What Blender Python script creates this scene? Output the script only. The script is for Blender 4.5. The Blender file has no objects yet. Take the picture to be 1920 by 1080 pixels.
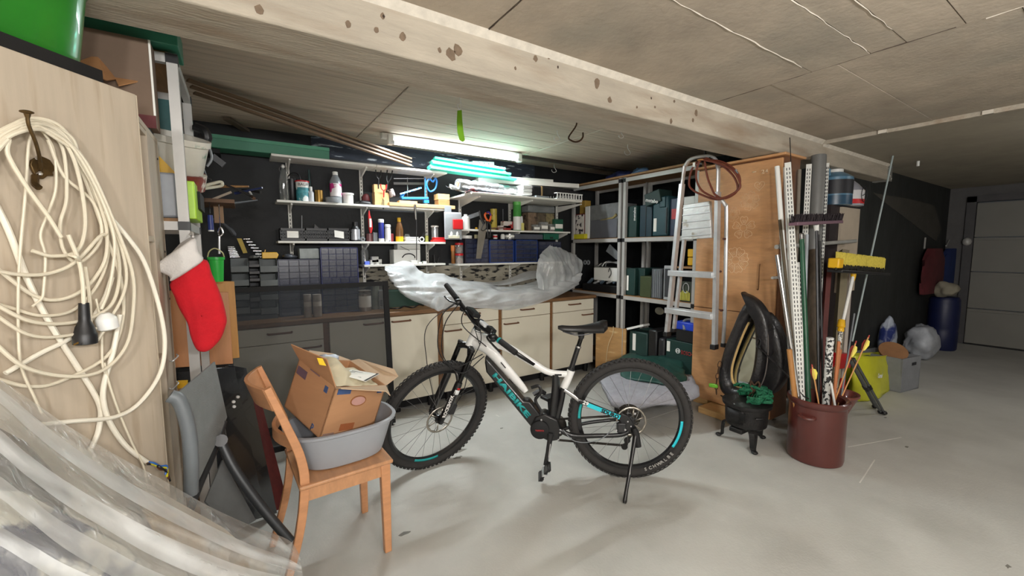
import bpy, bmesh, math, random
from math import pi, sin, cos, radians
from mathutils import Vector as V, Matrix
random.seed(7)
SC = bpy.context.scene
COL = SC.collection

# ---------------------------------------------------------------- camera, world, lamps, exposure
HCAM = 1.40
FPX = 777.4
YAW, PITCH, ROLL = radians(33.07), radians(5.33), radians(-0.18)
_f = V((sin(YAW), cos(YAW), 0)); _r = V((cos(YAW), -sin(YAW), 0)); _u = V((0, 0, 1))
_f2 = _f * cos(PITCH) - _u * sin(PITCH); _u2 = _u * cos(PITCH) + _f * sin(PITCH)
CR = _r * cos(ROLL) + _u2 * sin(ROLL); CU = _u2 * cos(ROLL) - _r * sin(ROLL); CF = _f2
CAMP = V((0, 0, HCAM))
cam_data = bpy.data.cameras.new('camera'); cam = bpy.data.objects.new('camera', cam_data); COL.objects.link(cam)
m = Matrix((CR, CU, -CF)).transposed().to_4x4(); m.translation = CAMP; cam.matrix_world = m
cam_data.sensor_width = 36.0; cam_data.lens = 36.0 * FPX / 1920.0; cam_data.clip_start = 0.02; cam_data.clip_end = 60
SC.camera = cam

world = bpy.data.worlds.new('world'); SC.world = world; world.use_nodes = True
world.node_tree.nodes['Background'].inputs[0].default_value = (0.85, 0.93, 1.0, 1)
world.node_tree.nodes['Background'].inputs[1].default_value = 0.02

def area(name, loc, sx, sy, power, rot=(0, 0, 0), color=(1, 1, 1), spread=180):
    L = bpy.data.lights.new(name, 'AREA'); L.shape = 'RECTANGLE'; L.size = sx; L.size_y = sy; L.energy = power; L.color = color
    L.spread = radians(spread)
    o = bpy.data.objects.new(name, L); COL.objects.link(o); o.location = loc; o.rotation_euler = rot
    return o
# fluorescent tubes of the garage: one over the bench (a tube is built there), others behind and beside the camera; the middle pair is added fill
def bulb(name, loc, power, r=.12, color=(1, .985, .97)):
    L = bpy.data.lights.new(name, 'POINT'); L.energy = power; L.shadow_soft_size = r; L.color = color
    o = bpy.data.objects.new(name, L); COL.objects.link(o); o.location = loc; return o
area('bench_tube_light', (1.68, 3.50, 2.262), 1.25, 0.05, 24, color=(0.93, 0.98, 1.0))
for i in range(3): bulb('near_ceiling_lamp', (-0.65 + .70 * i, -1.20, 1.78), 48, .09)
for i in range(2): bulb('middle_fill_light', (1.5 + .5 * i, -1.0, 1.80), 14, .10)  # unseen pair added to spread more light over the ceiling
area('door_side_tube', (5.4, 0.10, 2.18), 0.5, 0.06, 4, color=(1.0, 0.98, 0.95))
bulb('door_side_lamp', (5.0, -0.05, 2.12), 2.6, .06)
SC.view_settings.view_transform = 'Standard'; SC.view_settings.look = 'None'
SC.view_settings.exposure = 0.78; SC.view_settings.gamma = 1.0; SC.view_settings.use_curve_mapping = False
SC.cycles.max_bounces = 8; SC.cycles.transparent_max_bounces = 16; SC.cycles.use_denoising = True

# ---------------------------------------------------------------- pixel of the survey photo -> point on a real plane
def ray(px, py):
    return CR * ((px - 960) / FPX) - CU * ((py - 540) / FPX) + CF
def at(px, py, X=None, Y=None, Z=None):
    d = ray(px, py)
    t = X / d.x if X is not None else (Y / d.y if Y is not None else (Z - HCAM) / d.z)
    return CAMP + d * t
def onpl(px, py, p0, n):
    d = ray(px, py); n = V(n); return CAMP + d * (n.dot(V(p0) - CAMP) / n.dot(d))

# ---------------------------------------------------------------- materials
def lin(c):
    c = c / 255.0
    return c / 12.92 if c <= 0.04045 else ((c + 0.055) / 1.055) ** 2.4
def rgb(c, k=1.0): return (lin(c[0]) * k, lin(c[1]) * k, lin(c[2]) * k, 1)
def nodes_of(m): m.use_nodes = True; return m.node_tree.nodes, m.node_tree.links
MC = {}
def M(name, c, rough=.55, metal=0., var=.10, scale=7., bump=0., bscale=60., stretch=None, c2=None, thr=.55, sharp=.12, s2=4., coat=0., spec=.5, trans=0., alpha=1., sub=0.):
    """procedural material: base colour with soft variation, optional grain stretch, optional second stain colour, fine relief"""
    if name in MC: return MC[name]
    m = bpy.data.materials.new(name); N, L = nodes_of(m); b = N['Principled BSDF']
    tc = N.new('ShaderNodeTexCoord'); mp = N.new('ShaderNodeMapping'); L.new(tc.outputs['Object'], mp.inputs[0])
    if stretch: mp.inputs['Scale'].default_value = stretch
    nz = N.new('ShaderNodeTexNoise'); nz.inputs['Scale'].default_value = scale; nz.inputs['Detail'].default_value = 6; nz.inputs['Roughness'].default_value = .62
    L.new(mp.outputs[0], nz.inputs['Vector'])
    cr = N.new('ShaderNodeValToRGB'); cr.color_ramp.elements[0].position = .28; cr.color_ramp.elements[1].position = .72
    cr.color_ramp.elements[0].color = rgb(c, 1 - var * 1.6); cr.color_ramp.elements[1].color = rgb(c, 1 + var)
    L.new(nz.outputs['Fac'], cr.inputs[0]); out = cr.outputs[0]
    if c2:
        n2 = N.new('ShaderNodeTexNoise'); n2.inputs['Scale'].default_value = s2; n2.inputs['Detail'].default_value = 8
        L.new(mp.outputs[0], n2.inputs['Vector'])
        r2 = N.new('ShaderNodeValToRGB'); r2.color_ramp.elements[0].position = thr; r2.color_ramp.elements[1].position = min(1, thr + sharp)
        L.new(n2.outputs['Fac'], r2.inputs[0])
        mx = N.new('ShaderNodeMix'); mx.data_type = 'RGBA'; L.new(r2.outputs[0], mx.inputs['Factor']); L.new(out, mx.inputs['A']); mx.inputs['B'].default_value = rgb(c2)
        out = mx.outputs['Result']
    L.new(out, b.inputs['Base Color'])
    b.inputs['Roughness'].default_value = rough; b.inputs['Metallic'].default_value = metal
    b.inputs['Coat Weight'].default_value = coat; b.inputs['Specular IOR Level'].default_value = spec
    b.inputs['Transmission Weight'].default_value = trans; b.inputs['Alpha'].default_value = alpha
    if bump:
        nb = N.new('ShaderNodeTexNoise'); nb.inputs['Scale'].default_value = bscale; nb.inputs['Detail'].default_value = 5
        L.new(mp.outputs[0], nb.inputs['Vector'])
        bp_ = N.new('ShaderNodeBump'); bp_.inputs['Strength'].default_value = bump; bp_.inputs['Distance'].default_value = .01
        L.new(nb.outputs['Fac'], bp_.inputs['Height']); L.new(bp_.outputs[0], b.inputs['Normal'])
    MC[name] = m; return m
def film(name, c, opacity, rough=.25, bump=.0, bscale=14., gloss=.12, tl_=.45):
    """clear or milky plastic film: see-through share, diffuse share and a glossy share"""
    if name in MC: return MC[name]
    m = bpy.data.materials.new(name); N, L = nodes_of(m); N.remove(N['Principled BSDF']); out = N['Material Output']
    tr = N.new('ShaderNodeBsdfTransparent'); df = N.new('ShaderNodeBsdfDiffuse'); tl = N.new('ShaderNodeBsdfTranslucent'); gl = N.new('ShaderNodeBsdfGlossy')
    df.inputs[0].default_value = rgb(c); tl.inputs[0].default_value = rgb(c); gl.inputs['Roughness'].default_value = rough
    a = N.new('ShaderNodeMixShader'); a.inputs[0].default_value = tl_; L.new(df.outputs[0], a.inputs[1]); L.new(tl.outputs[0], a.inputs[2])
    b = N.new('ShaderNodeMixShader'); L.new(tr.outputs[0], b.inputs[1]); L.new(a.outputs[0], b.inputs[2])
    tc = N.new('ShaderNodeTexCoord'); nz = N.new('ShaderNodeTexNoise'); nz.inputs['Scale'].default_value = 5; nz.inputs['Detail'].default_value = 5
    L.new(tc.outputs['Object'], nz.inputs[0]); mr = N.new('ShaderNodeMapRange'); mr.inputs[1].default_value = .3; mr.inputs[2].default_value = .7
    mr.inputs[3].default_value = max(0, opacity - .13); mr.inputs[4].default_value = min(1, opacity + .13); L.new(nz.outputs['Fac'], mr.inputs[0]); L.new(mr.outputs[0], b.inputs[0])
    c_ = N.new('ShaderNodeMixShader'); L.new(b.outputs[0], c_.inputs[1]); L.new(gl.outputs[0], c_.inputs[2])
    fr = N.new('ShaderNodeFresnel'); fr.inputs[0].default_value = 1.45
    mt = N.new('ShaderNodeMath'); mt.operation = 'MULTIPLY_ADD'; mt.inputs[1].default_value = .3; mt.inputs[2].default_value = gloss
    L.new(fr.outputs[0], mt.inputs[0]); L.new(mt.outputs[0], c_.inputs[0])
    if bump:
        nb = N.new('ShaderNodeTexNoise'); nb.inputs['Scale'].default_value = bscale; nb.inputs['Detail'].default_value = 7; nb.inputs['Distortion'].default_value = 1.2
        L.new(tc.outputs['Object'], nb.inputs[0]); bp_ = N.new('ShaderNodeBump'); bp_.inputs['Strength'].default_value = bump; bp_.inputs['Distance'].default_value = .02
        L.new(nb.outputs['Fac'], bp_.inputs['Height'])
        for s in (df, gl): L.new(bp_.outputs[0], s.inputs['Normal'])
    L.new(c_.outputs[0], out.inputs[0]); MC[name] = m; return m
def emit(name, c, power):
    m = bpy.data.materials.new(name); N, L = nodes_of(m); b = N['Principled BSDF']
    b.inputs['Base Color'].default_value = rgb(c); b.inputs['Emission Color'].default_value = rgb(c); b.inputs['Emission Strength'].default_value = power
    return m

# ---------------------------------------------------------------- mesh builder
class MB:
    def __init__(s): s.v = []; s.f = []
    def add(s, vs, fs):
        n = len(s.v); s.v += [V(p) for p in vs]; s.f += [tuple(i + n for i in f) for f in fs]; return s
    def hexa(s, a, b):  # two quads (4 corners each, same order)
        return s.add(list(a) + list(b), [(3, 2, 1, 0), (4, 5, 6, 7), (0, 1, 5, 4), (1, 2, 6, 5), (2, 3, 7, 6), (3, 0, 4, 7)])
    def bx(s, x0, x1, y0, y1, z0, z1):
        return s.hexa([(x0, y0, z0), (x1, y0, z0), (x1, y1, z0), (x0, y1, z0)], [(x0, y0, z1), (x1, y0, z1), (x1, y1, z1), (x0, y1, z1)])
    def fr(s, o, a, b, c, x0, x1, y0, y1, z0, z1):  # box in the frame o + a x + b y + c z
        P = lambda x, y, z: V(o) + V(a) * x + V(b) * y + V(c) * z
        return s.hexa([P(x0, y0, z0), P(x1, y0, z0), P(x1, y1, z0), P(x0, y1, z0)], [P(x0, y0, z1), P(x1, y0, z1), P(x1, y1, z1), P(x0, y1, z1)])
    def bar(s, p, q, w, h, up=(0, 0, 1)):
        p = V(p); q = V(q); d = (q - p).normalized(); u = V(up); sd = d.cross(u)
        if sd.length < 1e-4: sd = d.cross(V((0, 1, 0)))
        sd.normalize(); u = sd.cross(d).normalized()
        a = [p - sd * w / 2 - u * h / 2, p + sd * w / 2 - u * h / 2, p + sd * w / 2 + u * h / 2, p - sd * w / 2 + u * h / 2]
        return s.hexa(a, [x + (q - p) for x in a])
    def prism(s, poly, vec):
        n = len(poly); vec = V(vec); A = [V(p) for p in poly]
        return s.add(A + [p + vec for p in A], [tuple(range(n - 1, -1, -1)), tuple(range(n, 2 * n))] + [(i, (i + 1) % n, n + (i + 1) % n, n + i) for i in range(n)])
    def tube(s, pts, r, n=8, closed=False, caps=True, flat=1.0, up=None):
        pts = [V(p) for p in pts]; k = len(pts); R = r if isinstance(r, (list, tuple)) else [r] * k
        vs = []; prev = None
        for i, p in enumerate(pts):
            if closed: d = pts[(i + 1) % k] - pts[i - 1]
            else: d = pts[min(i + 1, k - 1)] - pts[max(i - 1, 0)]
            d = d.normalized() if d.length > 1e-9 else V((0, 0, 1))
            if prev is None:
                a = V(up) if up else (V((0, 0, 1)) if abs(d.z) < .9 else V((1, 0, 0)))
            else: a = prev
            a = (a - d * a.dot(d)); a = a.normalized() if a.length > 1e-6 else d.orthogonal().normalized(); b = d.cross(a); prev = a
            for j in range(n):
                t = 2 * pi * j / n; vs.append(p + (a * cos(t) + b * sin(t) * flat) * R[i])
        fs = []
        for i in range(k if closed else k - 1):
            for j in range(n):
                i2 = (i + 1) % k; j2 = (j + 1) % n
                fs.append((i * n + j, i * n + j2, i2 * n + j2, i2 * n + j))
        if not closed and caps: fs += [tuple(range(n - 1, -1, -1)), tuple((k - 1) * n + j for j in range(n))]
        return s.add(vs, fs)
    def lathe(s, prof, o=(0, 0, 0), ax=(0, 0, 1), n=20, sx=1., sy=1., xa=None):
        o = V(o); ax = V(ax).normalized(); a = (V(xa) if xa else (V((1, 0, 0)) if abs(ax.x) < .9 else V((0, 1, 0)))); a = (a - ax * a.dot(ax)).normalized(); b = ax.cross(a)
        vs = []; k = len(prof)
        for r, h in prof:
            for j in range(n):
                t = 2 * pi * j / n; vs.append(o + ax * h + (a * cos(t) * sx + b * sin(t) * sy) * r)
        fs = [(i * n + j, i * n + (j + 1) % n, (i + 1) * n + (j + 1) % n, (i + 1) * n + j) for i in range(k - 1) for j in range(n)]
        if prof[0][0] > 1e-5: fs.append(tuple(range(n - 1, -1, -1)))
        if prof[-1][0] > 1e-5: fs.append(tuple((k - 1) * n + j for j in range(n)))
        return s.add(vs, fs)
    def cyl(s, p, q, r, n=14, r2=None):
        p = V(p); q = V(q); return s.lathe([(r, 0), (r if r2 is None else r2, (q - p).length)], p, q - p, n)
    def ball(s, c, r, n=10, k=6, ax=(0, 0, 1), xa=None):
        r = r if isinstance(r, (tuple, list)) else (r, r, r)
        return s.lathe([(max(1e-6, sin(pi * i / k)), -cos(pi * i / k) * r[2]) for i in range(k + 1)], c, ax, n, r[0], r[1], xa)
    def grid(s, rows, closed=False):
        n = len(rows[0]); k = len(rows); vs = [p for r in rows for p in r]
        m_ = n if closed else n - 1
        return s.add(vs, [(i * n + j, i * n + (j + 1) % n, (i + 1) * n + (j + 1) % n, (i + 1) * n + j) for i in range(k - 1) for j in range(m_)])
ROOT = {}
def root_of(o): return V(ROOT.get(o.name, (0, 0, 0)))
def mesh_of(name, mb, mat, org, ang=40):
    me = bpy.data.meshes.new(name); me.from_pydata([tuple(p - org) for p in mb.v], [], mb.f)
    bm = bmesh.new(); bm.from_mesh(me); bmesh.ops.remove_doubles(bm, verts=bm.verts, dist=1e-6); bmesh.ops.recalc_face_normals(bm, faces=bm.faces)
    bm.to_mesh(me); bm.free(); me.materials.append(mat)
    for p in me.polygons: p.use_smooth = True
    me.set_sharp_from_angle(angle=radians(ang)); return me
def put(name, mb, mat, parent=None, bevel=0, thick=0, sub=0, kind=None, label=None, ang=40):
    org = root_of(parent) if parent is not None else V((0, 0, 0))
    if parent is None:
        lo = [min(p[i] for p in mb.v) for i in range(3)]; hi = [max(p[i] for p in mb.v) for i in range(3)]
        org = V(((lo[0] + hi[0]) / 2, (lo[1] + hi[1]) / 2, lo[2]))
    o = bpy.data.objects.new(name, mesh_of(name, mb, mat, org, ang)); COL.objects.link(o)
    if parent is not None: o.parent = parent
    else: o.location = org
    ROOT[o.name] = org
    if thick: md = o.modifiers.new('solid', 'SOLIDIFY'); md.thickness = thick; md.offset = 0
    if sub: md = o.modifiers.new('smooth', 'SUBSURF'); md.levels = sub; md.render_levels = sub
    if bevel: md = o.modifiers.new('bevel', 'BEVEL'); md.width = bevel; md.segments = 2; md.limit_method = 'ANGLE'; md.angle_limit = radians(40)
    if kind: o['kind'] = kind
    if label: o['label'] = label
    return o
def tag(o, label, cat, group=None, kind=None):
    o['label'] = label; o['category'] = cat
    if group: o['group'] = group
    if kind: o['kind'] = kind
    return o
def thing(name, label, cat, loc, group=None):
    o = bpy.data.objects.new(name, None); COL.objects.link(o); o.location = loc; o.empty_display_size = .1; ROOT[o.name] = V(loc)
    return tag(o, label, cat, group)
def solo(name, mb, mat, label, cat, group=None, **k): return tag(put(name, mb, mat, None, **k), label, cat, group)
def struct(name, mb, mat, **k):
    o = put(name, mb, mat, None, **k); o['kind'] = 'structure'; return o
def piece(name, me, parent, loc=(0, 0, 0), rot=None):
    """a further part that shares its mesh data with alike parts"""
    o = bpy.data.objects.new(name, me); COL.objects.link(o); o.parent = parent; o.location = loc; ROOT[o.name] = root_of(parent)
    if rot is not None: o.rotation_euler = rot
    return o
def text(s, o, xd, yd, h, mat, parent, ext=.0006, shear=0, bold=0, width=None, name='lettering', align='LEFT'):
    cu = bpy.data.curves.new('lettering', 'FONT'); cu.body = s; cu.size = 1; cu.extrude = 0; cu.shear = shear; cu.offset = bold; cu.align_x = align; cu.resolution_u = 2
    t = bpy.data.objects.new('lettering_curve', cu); COL.objects.link(t)
    dg = bpy.context.evaluated_depsgraph_get(); me = bpy.data.meshes.new_from_object(t.evaluated_get(dg)); bpy.data.objects.remove(t); bpy.data.curves.remove(cu)
    xs = [v.co.x for v in me.vertices] or [0, 1]; w = max(xs) - min(xs)
    sc = h / .7; sx = sc if width is None else width / max(w, 1e-6)
    xd = V(xd).normalized(); yd = V(yd); yd = (yd - xd * yd.dot(xd)).normalized(); zd = xd.cross(yd); o = V(o); org = root_of(parent)
    for v in me.vertices: c = v.co.copy(); v.co = o + xd * (c.x * sx) + yd * (c.y * sc) - org
    me.materials.append(mat) if not me.materials else None
    me.materials.clear(); me.materials.append(mat)
    ob = bpy.data.objects.new(name, me); COL.objects.link(ob); ob.parent = parent; ROOT[ob.name] = org
    md = ob.modifiers.new('solid', 'SOLIDIFY'); md.thickness = ext; md.offset = 0
    return ob
def dup(o, loc, label=None, parent=None):
    c = o.copy(); COL.objects.link(c)
    if parent is not None: c.parent = parent
    else: c.location = loc
    if label: c['label'] = label
    for ch in o.children: dup(ch, None, None, c)
    return c
def smooth_path(pts, k=6, closed=False):
    pts = [V(p) for p in pts]; n = len(pts); out = []
    for i in range(n if closed else n - 1):
        p1 = pts[i]; p2 = pts[(i + 1) % n]
        p0 = pts[i - 1] if (closed or i > 0) else p1 * 2 - p2
        p3 = pts[(i + 2) % n] if (closed or i + 2 < n) else p2 * 2 - p1
        for j in range(k):
            t = j / k; out.append(.5 * ((2 * p1) + (p2 - p0) * t + (2 * p0 - 5 * p1 + 4 * p2 - p3) * t * t + (3 * p1 - p0 - 3 * p2 + p3) * t ** 3))
    if not closed: out.append(pts[-1])
    return out
X3, Y3, Z3 = V((1, 0, 0)), V((0, 1, 0)), V((0, 0, 1))

# ---------------------------------------------------------------- shared materials
mWHITE = M('white_laminate', (226, 219, 200), .45, var=.03, scale=3)
mWOODEDGE = M('brown_wood_edge', (128, 88, 52), .45, var=.22, scale=5, stretch=(4, 4, 22))
mWORKTOP = M('worktop_wood', (126, 92, 60), .38, var=.2, scale=4, stretch=(2, 14, 14))
mBLACK = M('black_plastic', (24, 24, 26), .42, var=.1)
mBLACKM = M('matt_black', (16, 16, 18), .75, var=.15)
mDKGREY = M('dark_grey_plastic', (58, 60, 64), .5, var=.08)
mGREY = M('grey_plastic', (128, 132, 136), .45, var=.06)
mALU = M('aluminium', (208, 210, 212), .36, metal=.6, var=.08, scale=14, c2=(150, 148, 140), thr=.62)
mSTEEL = M('painted_steel', (182, 180, 176), .45, metal=.25, var=.06)
mCHROME = M('chrome', (205, 205, 208), .16, metal=1, var=.04)
mWHITEP = M('white_plastic', (226, 226, 222), .4, var=.03)
mSHELF = M('white_shelf_board', (222, 220, 212), .5, var=.04)
mRED = M('red_plastic', (190, 26, 30), .4, var=.08)
mYEL = M('yellow_plastic', (222, 172, 30), .42, var=.06)
mBLUE = M('blue_plastic', (40, 120, 196), .4, var=.06)
mNAVY = M('navy_plastic', (36, 46, 84), .4, var=.1)
mGREENT = M('dark_green_case', (22, 54, 50), .5, var=.12, bump=.15, bscale=200)
mCARD = M('cardboard', (176, 128, 84), .8, var=.07, scale=3, stretch=(1, 1, 9))
mPINE = M('pine_wood', (206, 166, 112), .55, var=.14, scale=4, stretch=(2, 2, 16))
mPAPER = M('white_paper', (236, 234, 226), .7, var=.03)
mRUBBER = M('black_rubber', (30, 29, 29), .78, var=.12, scale=30)
mBROWNHANDLE = M('brown_handle', (112, 74, 52), .45, var=.08)
mDARKSTEEL = M('dark_steel', (70, 70, 72), .4, metal=.8, var=.12)
mCLEAR = film('clear_plastic_jar', (210, 215, 215), .28, rough=.12, gloss=.08)
mGLASS = film('clear_glass', (200, 208, 205), .16, rough=.05, gloss=.06)
mRUST = M('rusty_iron', (82, 58, 40), .7, metal=.4, var=.3, scale=20)
mINK = M('dark_ink', (30, 30, 36), .7, var=.05)
mBLUEINK = M('blue_print', (60, 84, 128), .75, var=.15)
# ================================================================ the room
ZF, ZR, ZL = 2.29, 2.366, 2.268      # ceilings: in front of the beam, over the bench bay, beyond the step
YBACK, XBAY, YFAR, XDOOR = 3.97, 4.25, 1.69, 8.87
mFLOOR = M('floor_concrete', (184, 183, 177), .62, var=.10, scale=1.6, bump=.12, bscale=90, c2=(158, 156, 149), thr=.54, sharp=.25, s2=1.3)
mCONC = M('ceiling_concrete', (178, 165, 148), .85, var=.16, scale=2.6, bump=.25, bscale=40, c2=(150, 146, 134), thr=.5, sharp=.25, s2=1.1)
mBEAM = M('beam_concrete', (178, 168, 152), .85, var=.15, scale=3, stretch=(.6, 3, 3), bump=.35, bscale=30, c2=(150, 132, 112), thr=.53, sharp=.2, s2=2.2)
mREARC = M('bay_ceiling_concrete', (200, 186, 168), .85, var=.16, scale=3, stretch=(.5, 9, 1), bump=.5, bscale=14, c2=(160, 146, 130), thr=.6, sharp=.1, s2=2.5)
mTAR = M('black_wall_paint', (17, 19, 22), .65, var=.4, scale=5, bump=.3, bscale=25, c2=(36, 40, 42), thr=.64, sharp=.2, s2=2.2)
mTARFAR = M('dark_wall_paint', (36, 38, 37), .7, var=.35, scale=4, stretch=(1, 1, .4), bump=.3, bscale=25, c2=(60, 62, 59), thr=.62, sharp=.2, s2=3)
mPALER = M('paler_wall_grey', (66, 63, 57), .85, var=.15, scale=5, bump=.4, bscale=30)
mPLASTW = M('mould_spotted_plaster', (160, 154, 138), .85, var=.22, scale=6, c2=(20, 20, 22), thr=.52, sharp=.07, s2=16, stretch=(.6, 1, 1.8), bump=.3, bscale=30)
mWALLP = M('pale_wall_paint', (206, 204, 196), .8, var=.06, scale=2)
mDOORP = M('garage_door_grey', (120, 118, 112), .6, var=.05, scale=2, bump=.1, bscale=160)
mJOINT = M('joint_mortar', (212, 204, 190), .9, var=.12, scale=20)
mJDARK = M('dark_joint', (84, 72, 62), .9, var=.2, scale=20)

struct('floor', MB().bx(-2.2, 9.4, -4.2, 4.4, -.12, 0), mFLOOR)
struct('wall_back', MB().bx(-2.2, XBAY + .2, YBACK, YBACK + .2, 0, ZR + .1), mTAR)
_w = struct('wall_right', MB().bx(XBAY, XBAY + .2, YFAR + .2, YBACK, 0, ZR + .1), mTAR)
struct('wall_far', MB().bx(XBAY, XDOOR + .4, YFAR, YFAR + .2, 0, ZL + .1), mTARFAR)
struct('wall_left', MB().bx(-2.2, -2.0, -4.2, 4.2, 0, 2.6), mWALLP)
struct('wall_front', MB().bx(-2.2, 9.4, -4.2, -4.0, 0, 2.6), mWALLP)
_wr = MB(); _wr.bx(XDOOR, XDOOR + .2, 1.42, 1.9, 0, 2.5); _wr.bx(XDOOR, XDOOR + .2, -4.0, -1.4, 0, 2.5); _wr.bx(XDOOR, XDOOR + .2, -1.4, 1.42, 2.06, 2.5)
struct('wall_right', _wr, M('door_wall', (92, 90, 90), .8, var=.1))
# bare, mould-spotted plaster under the lowest shelves, where the paint stops
put('plaster_band', MB().bx(.62, 3.3, YBACK - .006, YBACK + .01, .84, 1.235), mPLASTW, bpy.data.objects['wall_back'])
put('pale_streak_band', MB().bx(.55, 2.9, YBACK - .005, YBACK + .01, 2.20, ZR), M('pale_streaks', (44, 50, 62), .8, var=.3, scale=3, c2=(176, 182, 188), thr=.6, sharp=.1, s2=7, stretch=(1, 1, 5)), bpy.data.objects['wall_back'])  # band paler than the wall below it, with pale streaks
# paler patch high on the far wall, its lower edge sloping down
_z = lambda px, py: at(px, py, Y=YFAR - .003)
_pp = [_z(1638, 362), _z(1660, 380), _z(1700, 410), _z(1755, 452), _z(1765, 430), _z(1752, 385), _z(1700, 372)]
put('paler_wall_patch', MB().prism(_pp, (0, .01, 0)), mPALER, bpy.data.objects['wall_far'])

# ceiling in front of the beam: cast slabs with open joints between the formwork boards
cl = struct('ceiling', MB().bx(-2.2, 4.118, -4.2, 1.75, ZF + .012, ZF + .2), mJDARK)
xs = [-2.0, -.45, .891, 2.475, 4.112]
ycuts = {0: [-4, -2.2, -.9, .2, 1.553], 1: [-4, -2.2, -.9, .2, 1.553], 2: [-4, -2.6, -1.5, -.4, .47, .648, .772, 1.006, 1.553], 3: [-4, -2.6, -1.5, -.4, .33, .9, 1.20, 1.553]}
for i in range(4):
    ys = ycuts[i]
    for j in range(len(ys) - 1):
        g = .004 if (i == 2 or j == len(ys) - 2) else .003; dz = random.uniform(-.002, .002)
        put('panel', MB().bx(xs[i] + .004, xs[i + 1] - .004, ys[j] + g / 2, ys[j + 1] - g / 2, ZF + dz, ZF + .012), mCONC, cl)
def ridge(name, par, p, q, w=.012, h=.01, mat=mJOINT):
    w *= .38
    mb = MB(); p = V(p); q = V(q); n = max(4, int((q - p).length / .05)); pts = [p.lerp(q, i / n) + V((random.uniform(-.004, .004), random.uniform(-.004, .004), 0)) for i in range(n + 1)]
    mb.tube(pts, [w * random.uniform(.35, .75) for _ in pts], 6, flat=.6); put(name, mb, mat, par)
ridge('mortar_ridge', cl, (1.1, 1.006, ZF), (2.36, 1.006, ZF), .02)
ridge('mortar_ridge', cl, (2.28, .648, ZF), (1.6, .648, ZF), .012)
ridge('mortar_ridge', cl, (2.42, .772, ZF), (1.7, .772, ZF), .009)
ridge('mortar_ridge', cl, (2.475, .42, ZF), (2.475, -.4, ZF), .014)
ridge('mortar_ridge', cl, (2.475, 1.55, ZF), (2.475, .5, ZF), .008, mat=mJDARK)
ridge('mortar_ridge', cl, (.891, 1.55, ZF), (.891, .9, ZF), .012, mat=mJDARK)
# lower slab beyond the step, with the pale edge along it
cl2 = struct('ceiling', MB().bx(4.135, 9.4, -4.2, 1.9, ZL, ZL + .2), M('far_ceiling_concrete', (160, 152, 136), .85, var=.12, scale=2, bump=.25, bscale=30))
put('slab_edge', MB().bx(4.118, 4.15, -4.2, 1.56, ZL - .004, ZF + .02), mBEAM, cl2)
for y in (.62, 1.15): put('edge_clip', MB().bx(4.10, 4.13, y, y + .05, ZL - .004, ZL + .02), mJOINT, cl2)
# ceiling over the bench bay, board-marked
cr_ = struct('ceiling', MB().bx(-2.2, XBAY, 1.7, YBACK, ZR + .012, ZR + .2), mJDARK)
yb = [1.80, 2.05, 2.22, 2.44, 2.62, 2.86, 3.05, 3.28, 3.46, 3.66, 3.97]
for x0, x1 in ((-2.0, .884), (.894, 2.495), (2.505, 4.25)):
    for j in range(len(yb) - 1):
        dz = random.uniform(-.003, .003) if x0 > 0 else 0
        put('board_mark', MB().bx(x0, x1, yb[j] + .0012, yb[j + 1] - .0012, ZR + dz, ZR + .012), mREARC, cr_)
ridge('mortar_ridge', cr_, (.889, 1.85, ZR), (.889, 3.6, ZR), .022)
ridge('mortar_ridge', cr_, (2.5, 2.45, ZR), (2.5, 3.75, ZR), .022)
# the downstand beam
bm_ = struct('ceiling_beam', MB().bx(-2.2, 5.70, 1.56, 1.83, 2.109, 2.40), mBEAM, bevel=.008)
put('beam_fillet', MB().prism([(-2.2, 1.56, ZF), (-2.2, 1.535, ZF), (-2.2, 1.56, ZF - .028)], (6.3, 0, 0)), mJOINT, bm_)
put('beam_fillet', MB().prism([(4.12, 1.56, ZL), (4.12, 1.54, ZL), (4.12, 1.56, ZL - .022)], (1.58, 0, 0)), mJOINT, bm_)
put('end_bracket', MB().bx(5.72, 5.80, 1.55, 1.75, 2.10, 2.262), M('flaked_plaster', (120, 118, 112), .9, c2=(220, 216, 206), thr=.6, sharp=.05, s2=16), bm_)
mHOLE = M('stain_brown', (120, 102, 84), .9, var=.2, scale=30)
mHOLE2 = M('drill_hole', (70, 56, 46), .9)
def spot(px, py, r, par, mat, Y=1.56, n=9):
    c = at(px, py, Y=Y); k = random.random() * 6
    put('stain', MB().prism([c + V((cos(2 * pi * i / n) * r * random.uniform(.75, 1.2), -.0015, sin(2 * pi * i / n) * r * random.uniform(.75, 1.2) * 1.2)) for i in range(n)], (0, .004, 0)), mat, par)
for px, py, r in ((653, 46, .010), (706, 56, .009), (755, 69, .013), (717, 30, .009), (824, 94, .008), (846, 102, .020), (858, 94, .020), (1004, 110, .012), (1029, 107, .009), (966, 128, .006), (1119, 156, .020), (1143, 188, .014), (1194, 201, .006), (1228, 201, .006), (1305, 212, .016), (1299, 225, .010), (1258, 227, .012), (1264, 190, .008), (486, 18, .013)):
    spot(px, py, r, bm_, mHOLE)
for px, py in ((1046, 126), (1221, 184), (719, 31)): spot(px, py, .005, bm_, mHOLE2)
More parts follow.
